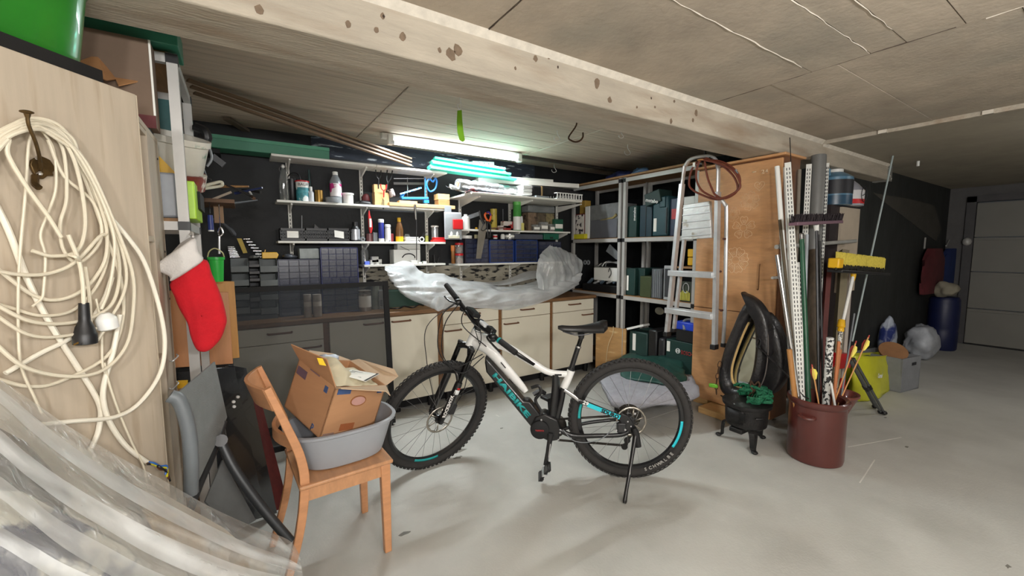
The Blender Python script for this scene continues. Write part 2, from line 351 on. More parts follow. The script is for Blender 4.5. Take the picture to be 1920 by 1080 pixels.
# sectional garage door
dr = bpy.data.objects.new('door_1', None); COL.objects.link(dr); dr.location = (XDOOR, 0, 0); dr['kind'] = 'structure'; ROOT['door_1'] = V((XDOOR, 0, 0))
zs = [.015, .53, 1.06, 1.55, 2.04]
for j in range(4): put('panel', MB().bx(XDOOR - .045, XDOOR - .005, -1.4, 1.40, zs[j] + .004, zs[j + 1] - .004), mDOORP, dr, bevel=.006)
for j in range(1, 4): put('panel_fold', MB().bx(XDOOR - .052, XDOOR - .04, -1.4, 1.40, zs[j] - .045, zs[j] - .006), mDOORP, dr, bevel=.004)
put('bottom_seal', MB().bx(XDOOR - .05, XDOOR, -1.4, 1.40, 0, .018), mRUBBER, dr)
put('door_frame', MB().bx(XDOOR - .06, XDOOR, 1.405, 1.50, 0, 2.13), M('frame_dark', (70, 68, 70), .6), dr)
put('door_frame', MB().bx(XDOOR - .06, XDOOR, -1.4, 1.50, 2.05, 2.14), MC['frame_dark'], dr)
# fluorescent batten with its bare tube on the bay ceiling
LB = thing('tube_lamp', 'lit white fluorescent tube lamp on the concrete ceiling above the bench', 'lamp', (1.70, 3.54, ZR - .005))
put('housing', MB().bx(1.02, 2.42, 3.52, 3.57, ZR - .050, ZR - .003), mWHITEP, LB, bevel=.006)
put('tube', MB().cyl((1.10, 3.50, ZR - .08), (2.36, 3.50, ZR - .08), .015, 14), emit('tube_glow', (236, 248, 255), 7), LB)
for x, s in ((1.085, 1), (2.375, -1)):
    put('tube_holder', MB().bx(x - .02, x + .02, 3.485, 3.535, ZR - .10, ZR - .02), mWHITEP, LB, bevel=.004)
    put('tube_cap', MB().cyl((x, 3.50, ZR - .08), (x + .03 * s, 3.50, ZR - .08), .0165, 14), mALU, LB)
# cable duct along the bay ceiling
du = MB().bx(2.45, 4.2, 3.60, 3.63, ZR - .03, ZR - .002)
solo('cable_duct', du, M('duct_grey', (74, 70, 66), .6), 'thin dark cable duct fixed to the ceiling right of the tube lamp', 'cable duct')
# hooks in the bay ceiling
def hook(name, px, pyt, pyb, label, mat, r=.0025, k=1.0, grp=None):
    p = at(px, pyt, Z=ZR); s = (p - CAMP).length / FPX; L_ = (pyb - pyt) * s * 1.02; w = L_ * .30
    rt = CR.copy(); rt.z = 0; rt.normalize()
    pts = [p, p - Z3 * L_ * .35 + rt * w * .05] + [p - Z3 * (L_ * .72) + rt * (cos(a) * w) * k - Z3 * sin(a) * L_ * .28 for a in [pi * .9, pi * .7, pi * .5, pi * .3, pi * .1, -.1 * pi]]
    if k < 0: pass
    return solo(name, MB().tube(smooth_path(pts, 4), r, 6), mat, label, 'hook', grp)
hook('ceiling_hook', 1045, 244, 262, 'small white hook in the ceiling just left of the large dark hook', mWHITEP, .003, -1)
hook('ceiling_hook', 1165, 244, 257, 'small white hook in the ceiling nearest the beam, right of the dark hook', mWHITEP, .003, -1)
hook('ceiling_hook', 1177, 271, 288, 'small white hook in the ceiling above the shelf rack', mWHITEP, .003, -1)
hook('ceiling_hook', 1039, 308, 322, 'small white hook low against the dark cable duct', mWHITEP, .003, -1)
hook('large_ceiling_hook', 1080, 218, 260, 'large dark brown J-shaped iron hook hanging from the ceiling', mRUST, .006, 1)
# ================================================================ kitchen base units under the bench
YC = 3.41
def fx(px, Y=YC, py=640): return at(px, py, Y=Y).x
def fz(px, py, Y=YC): return at(px, py, Y=Y).z
def handle(par, px0, py0, px1, py1, mat=mBROWNHANDLE):
    p = at(px0, py0, Y=YC); q = at(px1, py1, Y=YC); z = (p.z + q.z) / 2; d = .026
    pts = [(p.x, YC, z), (p.x + .004, YC - d * .8, z), (p.x + .018, YC - d, z), (q.x - .018, YC - d, z), (q.x - .004, YC - d * .8, z), (q.x, YC, z)]
    put('handle', MB().tube(smooth_path(pts, 3), .0075, 8), mat, par)
def base_unit(px0, px1, px2, label, drawer, dh, doh):
    x0, x1 = fx(px0), fx(px1); xe = fx(px2) - .008; t = thing('base_cabinet', label, 'cabinet', ((x0 + x1) / 2, 3.70, 0))
    put('body', MB().bx(x0 - .007, xe, YC + .018, 3.95, .105, .848), mWOODEDGE, t)
    put('plinth', MB().bx(x0 - .007, xe, 3.50, 3.52, .015, .105), mBLACKM, t)
    for fx_ in (x0 + .06, x1 - .06): put('foot', MB().cyl((fx_, 3.47, 0), (fx_, 3.47, .105), .025, 12), mBLACK, t)
    ztop = .722 if drawer else .843
    d = put('door', MB().bx(x0, x1, YC, YC + .018, .107, ztop - .003), mWHITE, t, bevel=.002)
    if doh: handle(d, *doh)
    if drawer:
        w = put('drawer', MB().bx(x0, x1, YC, YC + .018, ztop + .002, .843), mWHITE, t, bevel=.002)
        if dh: handle(w, *dh)
    return t
base_unit(344, 607, 619, 'white base cabinet with one wide drawer at the left end behind the screen', True, (502, 628, 547, 621), (562, 654, 602, 647))
base_unit(619, 725, 733, 'white base cabinet with a single door behind the black insect screen', False, None, (682, 609, 718, 604))
base_unit(733, 821, 832, 'white base cabinet with a single door just right of the screen frame', False, None, (735, 603, 769, 600))
base_unit(832, 935, 942, 'white base cabinet with drawer and door behind the bicycle handlebar', True, (871, 589, 899, 587), (834, 621, 864, 617))
base_unit(942, 1031, 1037, 'white base cabinet with drawer and door behind the bicycle top tube', True, (976, 581, 1000, 578), (945, 608, 971, 604))
base_unit(1037, 1112, 1114, 'white base cabinet with drawer and door at the right end behind the saddle', True, (1066, 571, 1087, 569), (1091, 590, 1110, 588))
solo('worktop', MB().bx(-.62, 3.345, 3.385, 3.945, .85, .885), mWORKTOP, 'long brown wooden worktop running over all the white base cabinets', 'worktop', bevel=.006)

# ================================================================ wall shelving: slotted rails, brackets, boards
RAILX = {}
for i, (px, z0, z1) in enumerate(((545, 1.10, 2.13), (680, 1.10, 2.13), (800, 1.02, 2.13), (863, 1.02, 1.93), (956, .98, 1.93), (1044, 1.02, 1.93))):
    x = at(px, 430, Y=3.955).x; RAILX[px] = x
    r = MB().bx(x - .0125, x + .0125, 3.950, 3.969, z0, z1); lab = ['first', 'second', 'third', 'fourth', 'fifth', 'sixth'][i]
    o = solo('shelf_rail', r, mSHELF, 'white slotted shelf rail on the black wall, %s from the left' % lab, 'shelf rail')
    sl = MB(); z = z0 + .03
    while z < z1 - .03: sl.bx(x - .003, x + .003, 3.9485, 3.951, z, z + .018); z += .032
    put('slots', sl, mBLACKM, o, kind='stuff')
def shelf(label, x0, x1, y0, z, rails, th=.018):
    t = thing('wall_shelf', label, 'shelf', ((x0 + x1) / 2, 3.95, z - th))
    put('board', MB().bx(x0, x1, y0, 3.945, z - th, z), mSHELF, t, bevel=.002)
    for px in rails:
        x = RAILX[px]; d = (3.95 - y0) * .82
        put('bracket', MB().prism([(x - .006, 3.95, z - th), (x - .006, 3.95 - d, z - th), (x - .006, 3.95 - d, z - th - .012), (x - .006, 3.95, z - th - .07)], (.012, 0, 0)), mSHELF, t)
    return t
ZS = dict(A1=2.132, A2=1.79, A3=1.472, A4=1.268, B1=1.925, B2=1.602, B3=1.258)
shelf('topmost white wall shelf on the left, below the long green box', .232, 1.02, 3.70, ZS['A1'], (545,))
shelf('topmost white wall shelf in the middle, under the turquoise planks', 1.024, 1.68, 3.70, ZS['A1'], (680, 800))
shelf('white wall shelf carrying bottles and the mitre saw', .255, 1.675, 3.73, ZS['A2'], (545, 680, 800))
shelf('white wall shelf carrying the black crates and glue tubes', .248, 1.665, 3.73, ZS['A3'], (545, 680, 800))
shelf('short white wall shelf with a white box, above the crumpled plastic sheet', .895, 1.66, 3.73, ZS['A4'], (680, 800))
shelf('deep white wall shelf carrying the foil roll and magazines', 1.80, 3.15, 3.43, ZS['B1'], (863, 956, 1044))
shelf('white wall shelf carrying the green spray can', 1.83, 3.24, 3.72, ZS['B2'], (863, 956, 1044))
shelf('lowest right white wall shelf carrying the blue drawer cabinets', 1.79, 3.24, 3.72, ZS['B3'], (863, 956, 1044))

# ================================================================ things on the shelves
def box_on(px0, px1, pyt, Y, z): # x-range and height seen at depth Y
    a = at(px0, pyt, Y=Y); b = at(px1, pyt, Y=Y); return a.x, b.x, max(.008, at((px0 + px1) / 2, pyt, Y=Y).z - z)
def bottle(name, label, cat, px0, px1, pyt, Y, z, mat, cap=None, neck=.35, shoulder=.22, capf=.12, labelmat=None, lab=(.12, .6), grp=None, n=18):
    x0, x1, h = box_on(px0, px1, pyt, Y, z); r = (x1 - x0) / 2; c = V(((x0 + x1) / 2, Y, z))
    t = thing(name, label, cat, c, grp); hb = h * (1 - capf)
    prof = [(r * .92, 0), (r, .01 * h), (r, hb * (1 - shoulder)), (r * (1 + neck) / 2 * .98, hb * (1 - shoulder * .4)), (r * neck, hb), (r * neck, hb + .002)] if neck < .95 else [(r * .95, 0), (r, .01 * h), (r, hb)]
    put('body', MB().lathe(prof, c, Z3, n), mat, t)
    if cap: put('cap', MB().lathe([(r * neck * 1.12, hb - .002), (r * neck * 1.12, h - .003), (r * neck * .9, h)], c, Z3, n), cap, t)
    if labelmat: put('label_band', MB().lathe([(r * 1.012, h * lab[0]), (r * 1.012, h * lab[1])], c, Z3, n), labelmat, t)
    return t, c, r, h
def carton(name, label, cat, px0, px1, pyt, Y, z, d, mat, grp=None, bevel=.003, rot=0):
    x0, x1, h = box_on(px0, px1, pyt, Y, z); o = solo(name, MB().bx(x0, x1, Y, Y + d, z, z + h), mat, label, cat, grp, bevel=bevel); return o, x0, x1, h
mLIDRED = M('red_lid', (196, 30, 36), .4, var=.05); mMAG = M('magenta_print', (176, 40, 120), .5, var=.2, scale=30); mGOLD = M('brass_can', (150, 116, 56), .35, metal=.7, var=.15)
mTEAL = M('teal_print', (60, 140, 150), .5, var=.35, scale=26, c2=(226, 232, 230), thr=.52, sharp=.06, s2=14)
z = ZS['A2']
t, c, r, h = bottle('swing_top_bottle', 'clear swing-top glass bottle at the left end of the bottle shelf', 'bottle', 521, 540, 313, 3.80, z, mGLASS, neck=.30, shoulder=.42, capf=.03)
put('stopper', MB().ball(c + Z3 * (h + .004), (.014, .014, .016)), mWHITEP, t)
put('wire_bail', MB().tube(smooth_path([c + V((-.02, 0, h * .86)), c + V((-.026, -.01, h * .95)), c + V((0, -.014, h + .012)), c + V((.026, -.01, h * .95)), c + V((.02, 0, h * .86))], 4), .0018, 5), mCHROME, t)
t, c, r, h = bottle('steel_jug', 'dark steel jug with handle behind the swing-top bottle', 'jug', 538, 556, 330, 3.88, z, mDARKSTEEL, neck=1)
put('handle', MB().tube(smooth_path([c + V((-.03, -.04, h * .95)), c + V((0, -.06, h * 1.08)), c + V((.05, -.05, h * 1.0)), c + V((.058, -.04, h * .5))], 5), .005, 6), mBLACK, t)
t, c, r, h = bottle('filler_can', 'white and teal filler can with red lid and BAUF lettering', 'can', 554, 578, 339, 3.79, z, mTEAL, cap=mLIDRED, neck=1, capf=.06, labelmat=mWHITEP, lab=(.66, .92))
text('BAUF', c + V((-r * .8, -r * 1.03, h * .73)), X3, Z3, h * .13, mINK, t, width=r * 1.6)
t, c, r, h = bottle('glue_bottle', 'small white glue bottle between the filler can and the gold can', 'bottle', 577, 588, 350, 3.78, z, M('milky_plastic', (196, 200, 206), .4), cap=mWHITEP, neck=.45, capf=.25)
bx_ = at(579, 318, Y=3.84); solo('paint_brush', MB().tube([(bx_.x, 3.84, z + .002), (bx_.x, 3.84, z + .10), (bx_.x, 3.84, bx_.z)], [.010, .013, .007], 10), M('brush_green', (36, 62, 62), .5), 'dark green handled brush standing behind the small white glue bottle', 'brush')
bottle('metal_can', 'small gold metal can on the bottle shelf', 'can', 589, 605, 354, 3.79, z, mGOLD, neck=1)
t, c, r, h = bottle('cleaner_bottle', 'clear plastic bottle with white cap and pink label', 'bottle', 617, 639, 322, 3.80, z, M('clear_pet', (150, 156, 160), .2, alpha=.75), cap=mWHITEP, neck=.42, shoulder=.25, capf=.1, labelmat=M('pink_label', (236, 230, 232), .5, c2=(188, 44, 124), thr=.5, sharp=.03, s2=14), lab=(.22, .62))
x0, x1, h = box_on(606, 642, 371, 3.76, z); put_ = solo('tin_lid_disc', MB().lathe([(.055, 0), (.058, .004), (.058, h), (.05, h + .003)], ((x0 + x1) / 2, 3.77, z), Z3, 20), mGREY, 'flat grey lid lying in front of the pink-labelled bottle', 'lid')
t, c, r, h = bottle('white_tub', 'white translucent tub beside the pink-labelled bottle', 'tub', 642, 662, 362, 3.84, z, M('milky_plastic2', (206, 206, 200), .4), cap=mWHITEP, neck=1.0, capf=.15)
from mathutils import noise
def lump(name, label, cat, px, py, Y, r, mat, z=None, seed=1, k=.25):
    c = at(px, py, Y=Y); c.z = (z + r[2]) if z is not None else c.z; mb = MB().ball(c, r, 26, 16); R_ = max(r)
    for p in mb.v:
        d = p - c; q = d / R_ * 1.6 + V((seed * 3.1, 0, 0)); p += d * k * (noise.noise(q) * 1.3 + max(-.5, 1 - abs(noise.noise(q * 2.3)) * 3) * .3); p.z = max(p.z, z) if z is not None else p.z
    return solo(name, mb, mat, label, cat, ang=180)
lump('tool_pouch', 'black crumpled tool pouch left of the knife block', 'pouch', 682, 376, 3.80, (.07, .05, .018), mBLACK, z, 3)
lump('sanding_pad', 'dark red sanding pad standing behind the black pouch', 'pad', 686, 358, 3.87, (.035, .03, .055), M('maroon', (92, 30, 34), .6), z, 4, .1)
# pliers block
x0, x1, h = box_on(700, 727, 346, 3.80, z)
kb = thing('tool_block', 'pine block holding black and red pliers at the middle of the bottle shelf', 'tool block', ((x0 + x1) / 2, 3.82, z))
put('block', MB().bx(x0, x1, 3.77, 3.86, z, z + h * .62).bx(x0 + .004, x1 - .02, 3.80, 3.86, z + h * .62, z + h), mPINE, kb, bevel=.003)
def plier(par, base, dx, col, L=.15, s=.018):
    b = V(base); j = b + V((dx * .25, -.005, L * .45))
    for k in (-1, 1):
        put('plier_grip', MB().tube(smooth_path([b + V((0, 0, 0)), j, j + V((k * s + dx * .2, 0, L * .18)), j + V((k * s * 1.3 + dx * .5, 0, L * .5))], 4), [.005] * 12 + [.006], 7), col, par)
cx_ = (x0 + x1) / 2; zt = z + h * .8
mPR = M('plier_red', (196, 34, 38), .4); 
pl = thing('pliers', 'black-handled pliers standing in the pine block', 'pliers', (cx_ - .02, 3.80, zt)); plier(pl, (cx_ - .02, 3.80, zt), .004, mBLACK, .17)
pl = thing('pliers', 'black pliers leaning right with open grips in the pine block', 'pliers', (cx_ + .04, 3.79, zt - .06)); plier(pl, (cx_ + .045, 3.79, zt - .06), .05, mBLACK, .24)
pl = thing('pliers', 'red-handled pliers hanging on the front of the pine block', 'pliers', (cx_ + .012, 3.755, zt - .06)); plier(pl, (cx_ + .012, 3.755, zt - .08), .0, mPR, .12, .02)
solo('scissors', MB().tube(smooth_path([(cx_ + .005, 3.755, zt - .09), (cx_ - .006, 3.75, z - .0), (cx_ + .006, 3.75, z - .03), (cx_ + .012, 3.755, zt - .1)], 4), .003, 6), mBLACK, 'thin black wire loop hanging in front of the pine block', 'wire')
c = at(734, 362, Y=3.77); solo('tilted_can', MB().lathe([(.026, -.035), (.028, -.033), (.028, .03), (.024, .034)], c, (-.35, 0, .9), 16), M('label_can', (150, 140, 136), .5, c2=(60, 40, 40), thr=.52, sharp=.05, s2=30), 'small printed can tilted against the mitre box', 'can')
# mitre box with the blue saw
x0 = at(729, 385, Y=3.74).x; x1 = at(852, 385, Y=3.74).x
mbx = thing('mitre_box', 'pine mitre board with wooden end blocks on the bottle shelf', 'mitre box', ((x0 + x1) / 2, 3.78, z))
put('base_board', MB().bx(x0, x1, 3.722, 3.86, z, z + .032), mPINE, mbx, bevel=.003)
xa = at(820, 385, Y=3.78).x; xb = at(841, 385, Y=3.78).x
put('end_block', MB().bx(xa, xb, 3.75, 3.85, z + .032, z + .085), M('dark_pine', (150, 112, 70), .55), mbx, bevel=.003)
put('end_block', MB().bx(xa - .005, xb, 3.75, 3.85, z + .086, z + .142), mPINE, mbx, bevel=.003)
xa = at(747, 385, Y=3.78).x
put('rest_block', MB().bx(xa, xa + .17, 3.75, 3.82, z + .032, z + .055), mPINE, mbx, bevel=.003)
sw = thing('mitre_saw', 'blue mitre saw with steel frame on the pine mitre board', 'saw', (at(785, 372, Y=3.79).x, 3.79, z + .032))
P = lambda px, py, Y=3.78: at(px, py, Y=Y)
put('guide_base', MB().bar(P(752, 372), P(802, 372), .05, .022, Z3).bar(P(752, 371), P(757, 362), .04, .02, X3), mBLUE, sw, bevel=.004)
put('angle_scale', MB().bar(P(750, 364, 3.755), P(790, 352, 3.755), .012, .014), M('scale_light', (180, 210, 230), .4, c2=(40, 120, 196), thr=.5, sharp=.02, s2=50), sw)
put('rear_support', MB().bar(P(794, 378), P(803, 378), .04, .028).bar(P(797, 377), P(797, 333), .010, .010, X3), mBLUE, sw)
for a_ in (764, 796): put('guide_post', MB().tube([P(a_, 370), P(a_, 333)], .0035, 8), mCHROME, sw)
put('saw_blade', MB().bar(P(738, 344), P(805, 344.5), .0015, .022, Z3), mCHROME, sw)
put('saw_back', MB().tube([P(738, 335), P(806, 335)], .004, 8), mCHROME, sw)
put('saw_grip', MB().tube(smooth_path([P(802, 338), P(800, 347), P(805, 358), P(811, 358), P(817, 352), P(819, 340), P(816, 334), P(812, 341), P(806, 336)], 4, True), .0085, 8, closed=True), mBLUE, sw)
# ---- shelf A3
z = ZS['A3']
for i, (a, b, lab, paper) in enumerate(((525, 572, 'black slotted crate with a white label at the left end of its shelf', (538, 560)), (573, 614, 'black slotted crate without a label between two labelled ones', None), (615, 655, 'black slotted crate with a crooked white label next to the black bottle', (627, 645)))):
    x0, x1, h = box_on(a, b, 428, 3.76, z); t = thing('small_crate', lab, 'crate', ((x0 + x1) / 2, 3.83, z), 'black crates on the shelf')
    w = .004; y0, y1 = 3.76, 3.91
    put('shell', MB().bx(x0, x1, y0, y1, z, z + w).bx(x0, x0 + w, y0, y1, z, z + h).bx(x1 - w, x1, y0, y1, z, z + h).bx(x0, x1, y1 - w, y1, z, z + h).bx(x0, x1, y0, y0 + w, z, z + h * .2).bx(x0, x1, y0, y0 + w, z + h * .82, z + h), mBLACK, t)
    lat = MB(); n = 9
    for k in range(n):
        u = x0 + (x1 - x0) * k / n; v = (x1 - x0) / n
        lat.bar((u, y0 + .002, z + h * .2), (u + v, y0 + .002, z + h * .83), .003, .006, X3); lat.bar((u + v, y0 + .002, z + h * .2), (u, y0 + .002, z + h * .83), .003, .006, X3)
    put('lattice_front', lat, mBLACK, t, kind='stuff')
    put('contents', MB().bx(x0 + .01, x1 - .01, y0 + .02, y1 - .02, z + .01, z + h * .8), mDKGREY, t)
    if paper:
        p0 = at(paper[0], 433, Y=y0 - .003); p1 = at(paper[1], 446, Y=y0 - .003); sk = 0 if i == 0 else .006
        pp = put('paper_label', MB().prism([(p0.x, y0 - .003, p1.z + sk), (p1.x, y0 - .003, p1.z - sk), (p1.x, y0 - .003, p0.z - sk), (p0.x, y0 - .003, p0.z + sk)], (0, .002, 0)), mPAPER, t)
solo('thin_stick', MB().bar(P(566, 440, 3.85), P(566, 404, 3.85), .006, .006), mGREY, 'thin grey stick standing up out of the leftmost black crate', 'stick')
solo('plastic_wedge', MB().prism([P(589, 430, 3.85), P(601, 430, 3.85), P(590, 420, 3.85)], (0, .02, 0)), mBLACK, 'black plastic wedge sticking out of the unlabelled crate', 'wedge')
t, c, r, h = bottle('oil_bottle', 'black bottle with silver label right of the black crates', 'bottle', 657, 674, 416, 3.79, z, mBLACK, cap=mBLACK, neck=.55, capf=.2, labelmat=M('silver_label', (196, 198, 204), .3, metal=.5, c2=(40, 40, 50), thr=.6, sharp=.05, s2=20), lab=(.08, .62))
solo('tape_roll', MB().tube([V((at(680, 446, Y=3.77).x, 3.77, z + .02)) + V((cos(a), 0, sin(a))) * .015 for a in [2 * pi * i / 14 for i in range(14)]], .006, 6, closed=True), mGREY, 'tiny dark grey tape roll beside the silver-labelled bottle', 'tape')
# red scraper hanging from the shelf above
t = thing('red_scraper', 'red long-handled scraper hanging below the bottle shelf', 'scraper', P(694, 437, 3.72))
c = P(692, 395, 3.72); put('handle', MB().tube([c, P(692, 403, 3.72), P(694, 415, 3.72), P(695, 428, 3.72), P(695, 437, 3.72)], [.004, .009, .017, .017, .008], 10, flat=.4), mRED, t)
put('paper_sleeve', MB().tube([P(694, 410, 3.712), P(694.5, 426, 3.712)], .010, 10, flat=.5), mPAPER, t)
put('hanging_pin', MB().tube([c, c + Z3 * .018 + Y3 * .02], .003, 6), mCHROME, t)
bottle('glass_vial', 'small clear jar behind the hanging red scraper', 'jar', 686, 700, 436, 3.84, z, M('smoky_jar', (110, 70, 70), .3, alpha=.8), neck=1)
carton('grey_sleeve', 'small grey cardboard sleeve left of the blue silicone tube', 'sleeve', 700, 708, 436, 3.80, z, .03, mGREY)
t, c, r, h = bottle('silicone_tube', 'blue silicone tube with white cap and white foot', 'tube', 709, 719, 411, 3.77, z, M('navy_tube', (42, 52, 140), .4, var=.1), cap=mWHITEP, neck=.95, shoulder=.02, capf=.14, labelmat=mWHITEP, lab=(.0, .14))
t, c, r, h = bottle('spray_can', 'white aerosol can with grey print next to the blue tube', 'can', 721, 732, 421, 3.77, z, M('white_can', (220, 218, 214), .35, c2=(120, 120, 126), thr=.58, sharp=.05, s2=18), cap=mWHITEP, neck=.9, capf=.14)
carton('small_red_pack', 'small red packet right of the white aerosol can', 'packet', 732, 738, 438, 3.82, z, .03, M('dark_red_pack', (130, 40, 44), .5))
t, c, r, h = bottle('wood_glue', 'brown glue bottle with yellow cap and yellow base', 'bottle', 741, 755, 408, 3.80, z, M('amber_bottle', (96, 64, 34), .3, var=.2), cap=mYEL, neck=.42, shoulder=.4, capf=.16, labelmat=mYEL, lab=(.0, .22))
c = V((P(763, 440, 3.86).x, 3.86, z)); solo('glass_jar', MB().lathe([(.02, 0), (.034, .012), (.034, .05), (.022, .066), (.022, .076)], c, Z3, 16), mGLASS, 'round clear glass jar right of the yellow-capped glue', 'jar')
for i in range(4): carton('paper_pad', ['bottom', 'second', 'third', 'top'][i] + ' white pad of the paper stack right of the glue', 'paper pad', 760 + i % 2, 786 - i % 2, 452, 3.77, z + .0125 * i, .05, mPAPER, 'paper pads stacked on the shelf', .001)
solo('white_ring', MB().tube([V((P(791, 450, 3.76).x, 3.76, z + .024)) + V((cos(a), 0, sin(a))) * .02 for a in [2 * pi * i / 16 for i in range(16)]], .005, 6, closed=True), mWHITEP, 'white tape ring standing on edge on the crate shelf', 'tape')
for i, (a, b) in enumerate(((787, 799), (790, 803))): solo('pencil', MB().tube([P(a, 450 - i, 3.83), P(b - 4, 436 - i, 3.83)], .0035, 6), mBLACK, ['lower black pencil leaning behind the white tape ring', 'upper black pencil leaning behind the white tape ring'][i], 'pencil')
bottle('small_jar', 'small olive jar behind the white tape ring', 'jar', 797, 803, 440, 3.85, z, M('olive_jar', (140, 140, 70), .4), neck=1)
t, c, r, h = bottle('clear_jar', 'tall clear jar with white lid at the right end of the crate shelf', 'jar', 809, 821, 423, 3.84, z, mCLEAR, cap=mWHITEP, neck=1, capf=.08)
for i in range(2): carton('red_case', ['lower flat red case at the right end of the crate shelf', 'upper flat red case at the right end of the crate shelf'][i], 'case', 812 + 3 * i, 836 - 2 * i, 450 - 5 * i, 3.755, z + .019 * i, .07, mRED, 'flat red cases', .003)
# shower hose hanging from the shelf above
t = thing('hand_shower', 'thin black rod with chrome head hanging in front of the shelves', 'rod', P(782, 490, 3.70))
put('rod', MB().tube([P(779, 388, 3.70), P(781, 420, 3.70), P(781, 488, 3.70)], [.005, .005, .004], 8), mBLACK, t); put('head', MB().tube([P(778, 384, 3.69), P(779, 400, 3.70), P(780, 412, 3.70)], [.013, .011, .006], 10), mCHROME, t); put('hook', MB().tube([P(778, 384, 3.69), P(779, 381, 3.735), P(780, 386, 3.74)], .004, 6), mCHROME, t)
# blister pack hanging at the shelf end
bl = thing('blister_pack', 'clear blister pack with red and white plugs hanging from the bottle shelf end', 'blister pack', P(849, 450, 3.71))
p0, p1 = P(833, 397, 3.71), P(866, 449, 3.71)
put('backing_card', MB().bx(p0.x, p1.x, 3.712, 3.716, p1.z, p0.z), M('card_grey', (176, 178, 184), .4), bl, bevel=.002)
put('hang_tab', MB().bx(p0.x + .004, p0.x + .075, 3.712, 3.716, p0.z, p0.z + .055), mGREY, bl)
put('blister', MB().bx(p0.x + .006, p1.x - .004, 3.695, 3.711, p1.z + .004, p0.z - .01), mCLEAR, bl, bevel=.006)
put('red_plug', MB().bx(P(842, 0, 3.70).x, P(862, 0, 3.70).x, 3.690, 3.709, P(852, 430, 3.70).z, P(852, 411, 3.70).z), mRED, bl, bevel=.006)
for a, b in ((842, 850), (853, 861)): put('white_plug', MB().lathe([(.012, 0), (.013, .028), (.004, .046)], (P((a + b) / 2, 440, 3.70).x, 3.692, P(850, 443, 3.70).z), Z3, 10, 1, .35), mWHITEP, bl)
put('foot_plug', MB().bx(P(841, 446, 3.7).x, P(861, 446, 3.7).x, 3.690, 3.709, P(850, 447, 3.7).z, P(850, 441, 3.7).z), M('ivory', (226, 222, 196), .5), bl, bevel=.003)
# ---- shelf A4
z = ZS['A4']
carton('blue_packet', 'small bright blue packet at the left end of the short shelf', 'packet', 684, 693, 490, 3.76, z, .03, M('sky_blue', (96, 120, 220), .5))
for i, (a, b, y) in enumerate(((694, 706, 487), (705, 716, 486), (697, 710, 481))): carton('hardware_bag', ['left', 'right', 'upper'][i] + ' small pale hardware packet on the short shelf', 'packet', a, b, y, 3.78, z + (.018 if i == 2 else 0), .05, M('pale_pack%d' % i, (190, 190, 186), .5, c2=(110, 108, 104), thr=.55, sharp=.1, s2=25), 'hardware packets')
bottle('bag_of_screws', 'crumpled clear bag hanging left of the short shelf', 'bag', 676, 690, 460, 3.87, z, mCLEAR, neck=.5)
carton('white_appliance_box', 'white appliance box with a dark arc printed on it', 'box', 738, 788, 468, 3.80, z, .13, mWHITEP)
bo = bpy.data.objects['white_appliance_box']; bpy.context.view_layer.update()
carton('white_carton', 'flat white carton on top of the arc-printed box', 'carton', 745, 788, 458, 3.82, z + bo.dimensions.z + .001, .11, M('off_white_card', (206, 206, 200), .6))
put('printed_arc', MB().tube(smooth_path([P(754, 483, 3.798), P(760, 477, 3.798), P(770, 476, 3.798), P(777, 480, 3.798), P(778, 484, 3.798)], 4), .005, 6, flat=.3), mINK, bo)
put('printed_line', MB().bar(P(751, 462, 3.798), P(768, 470, 3.798), .002, .004), mINK, bo)
for i, (a, b, y) in enumerate(((771, 783, 488), (785, 791, 491), (794, 800, 490))): carton('small_part', ['larger white part', 'white cube part', 'cream part'][i] + ' lying on the short shelf below the white box', 'part', a, b, y, 3.745, z, .03, mWHITEP, None, .002)
solo('metal_clip', MB().bar(P(814, 494, 3.80), P(813, 478, 3.80), .03, .012, X3).bar(P(819, 494, 3.80), P(823, 482, 3.80), .02, .008, X3), mDARKSTEEL, 'dark metal clip standing at the right end of the short shelf', 'clip')
# ---- shelf B2
z = ZS['B2']
t, c, r, h = bottle('white_bottle', 'white bottle with faint print at the left of the spray can shelf', 'bottle', 866, 880, 402, 3.77, z, mWHITEP, cap=mWHITEP, neck=.4, shoulder=.12, capf=.1)
solo('spackle_knife', MB().bar(P(868, 411, 3.84), P(900, 400, 3.84), .004, .04), M('knife_silver', (176, 186, 196), .3, metal=.5), 'broad pale steel spatula leaning behind the white bottle', 'spatula')
lump('yellow_stopper', 'little yellow cap on the spray can shelf', 'cap', 893, 424, 3.79, (.014, .012, .013), mYEL, z, 5, .05)
t = thing('hand_saw', 'grey hand saw hanging in front of the shelves with orange grip', 'saw', P(897, 490, 3.69))
put('blade', MB().prism([P(899, 412, 3.69), P(911, 413, 3.69), P(912, 432, 3.69), P(902, 485, 3.69), P(893, 485, 3.69)], (0, .004, 0)), M('saw_steel', (136, 130, 118), .45, metal=.5, var=.2), t)
put('back_grip', MB().tube(smooth_path([P(900, 395, 3.69), P(902, 408, 3.69), P(908, 420, 3.69)], 4), .016, 8, flat=.5), mBLACK, t)
put('grip', MB().tube(smooth_path([P(909, 403, 3.685), P(913, 412, 3.685), P(918, 414, 3.685), P(920, 403, 3.685), P(914, 399, 3.685)], 4, True), .011, 8, closed=True), M('orange_plastic', (224, 96, 34), .4), t)
put('grip_insert', MB().tube(smooth_path([P(912, 399, 3.675), P(917, 398, 3.675), P(920, 404, 3.675)], 3), .009, 7), M('purple_plastic', (70, 50, 130), .4), t)
t = thing('tin_snips', 'black tin snips hanging from the saw grip', 'snips', P(916, 450, 3.65))
for k in (-1, 1): put('snip_handle', MB().tube(smooth_path([P(915, 415, 3.67), P(917 + 3 * k, 424, 3.67), P(917 + 1.5 * k, 446, 3.67)], 4), .006, 7), mDARKSTEEL, t)
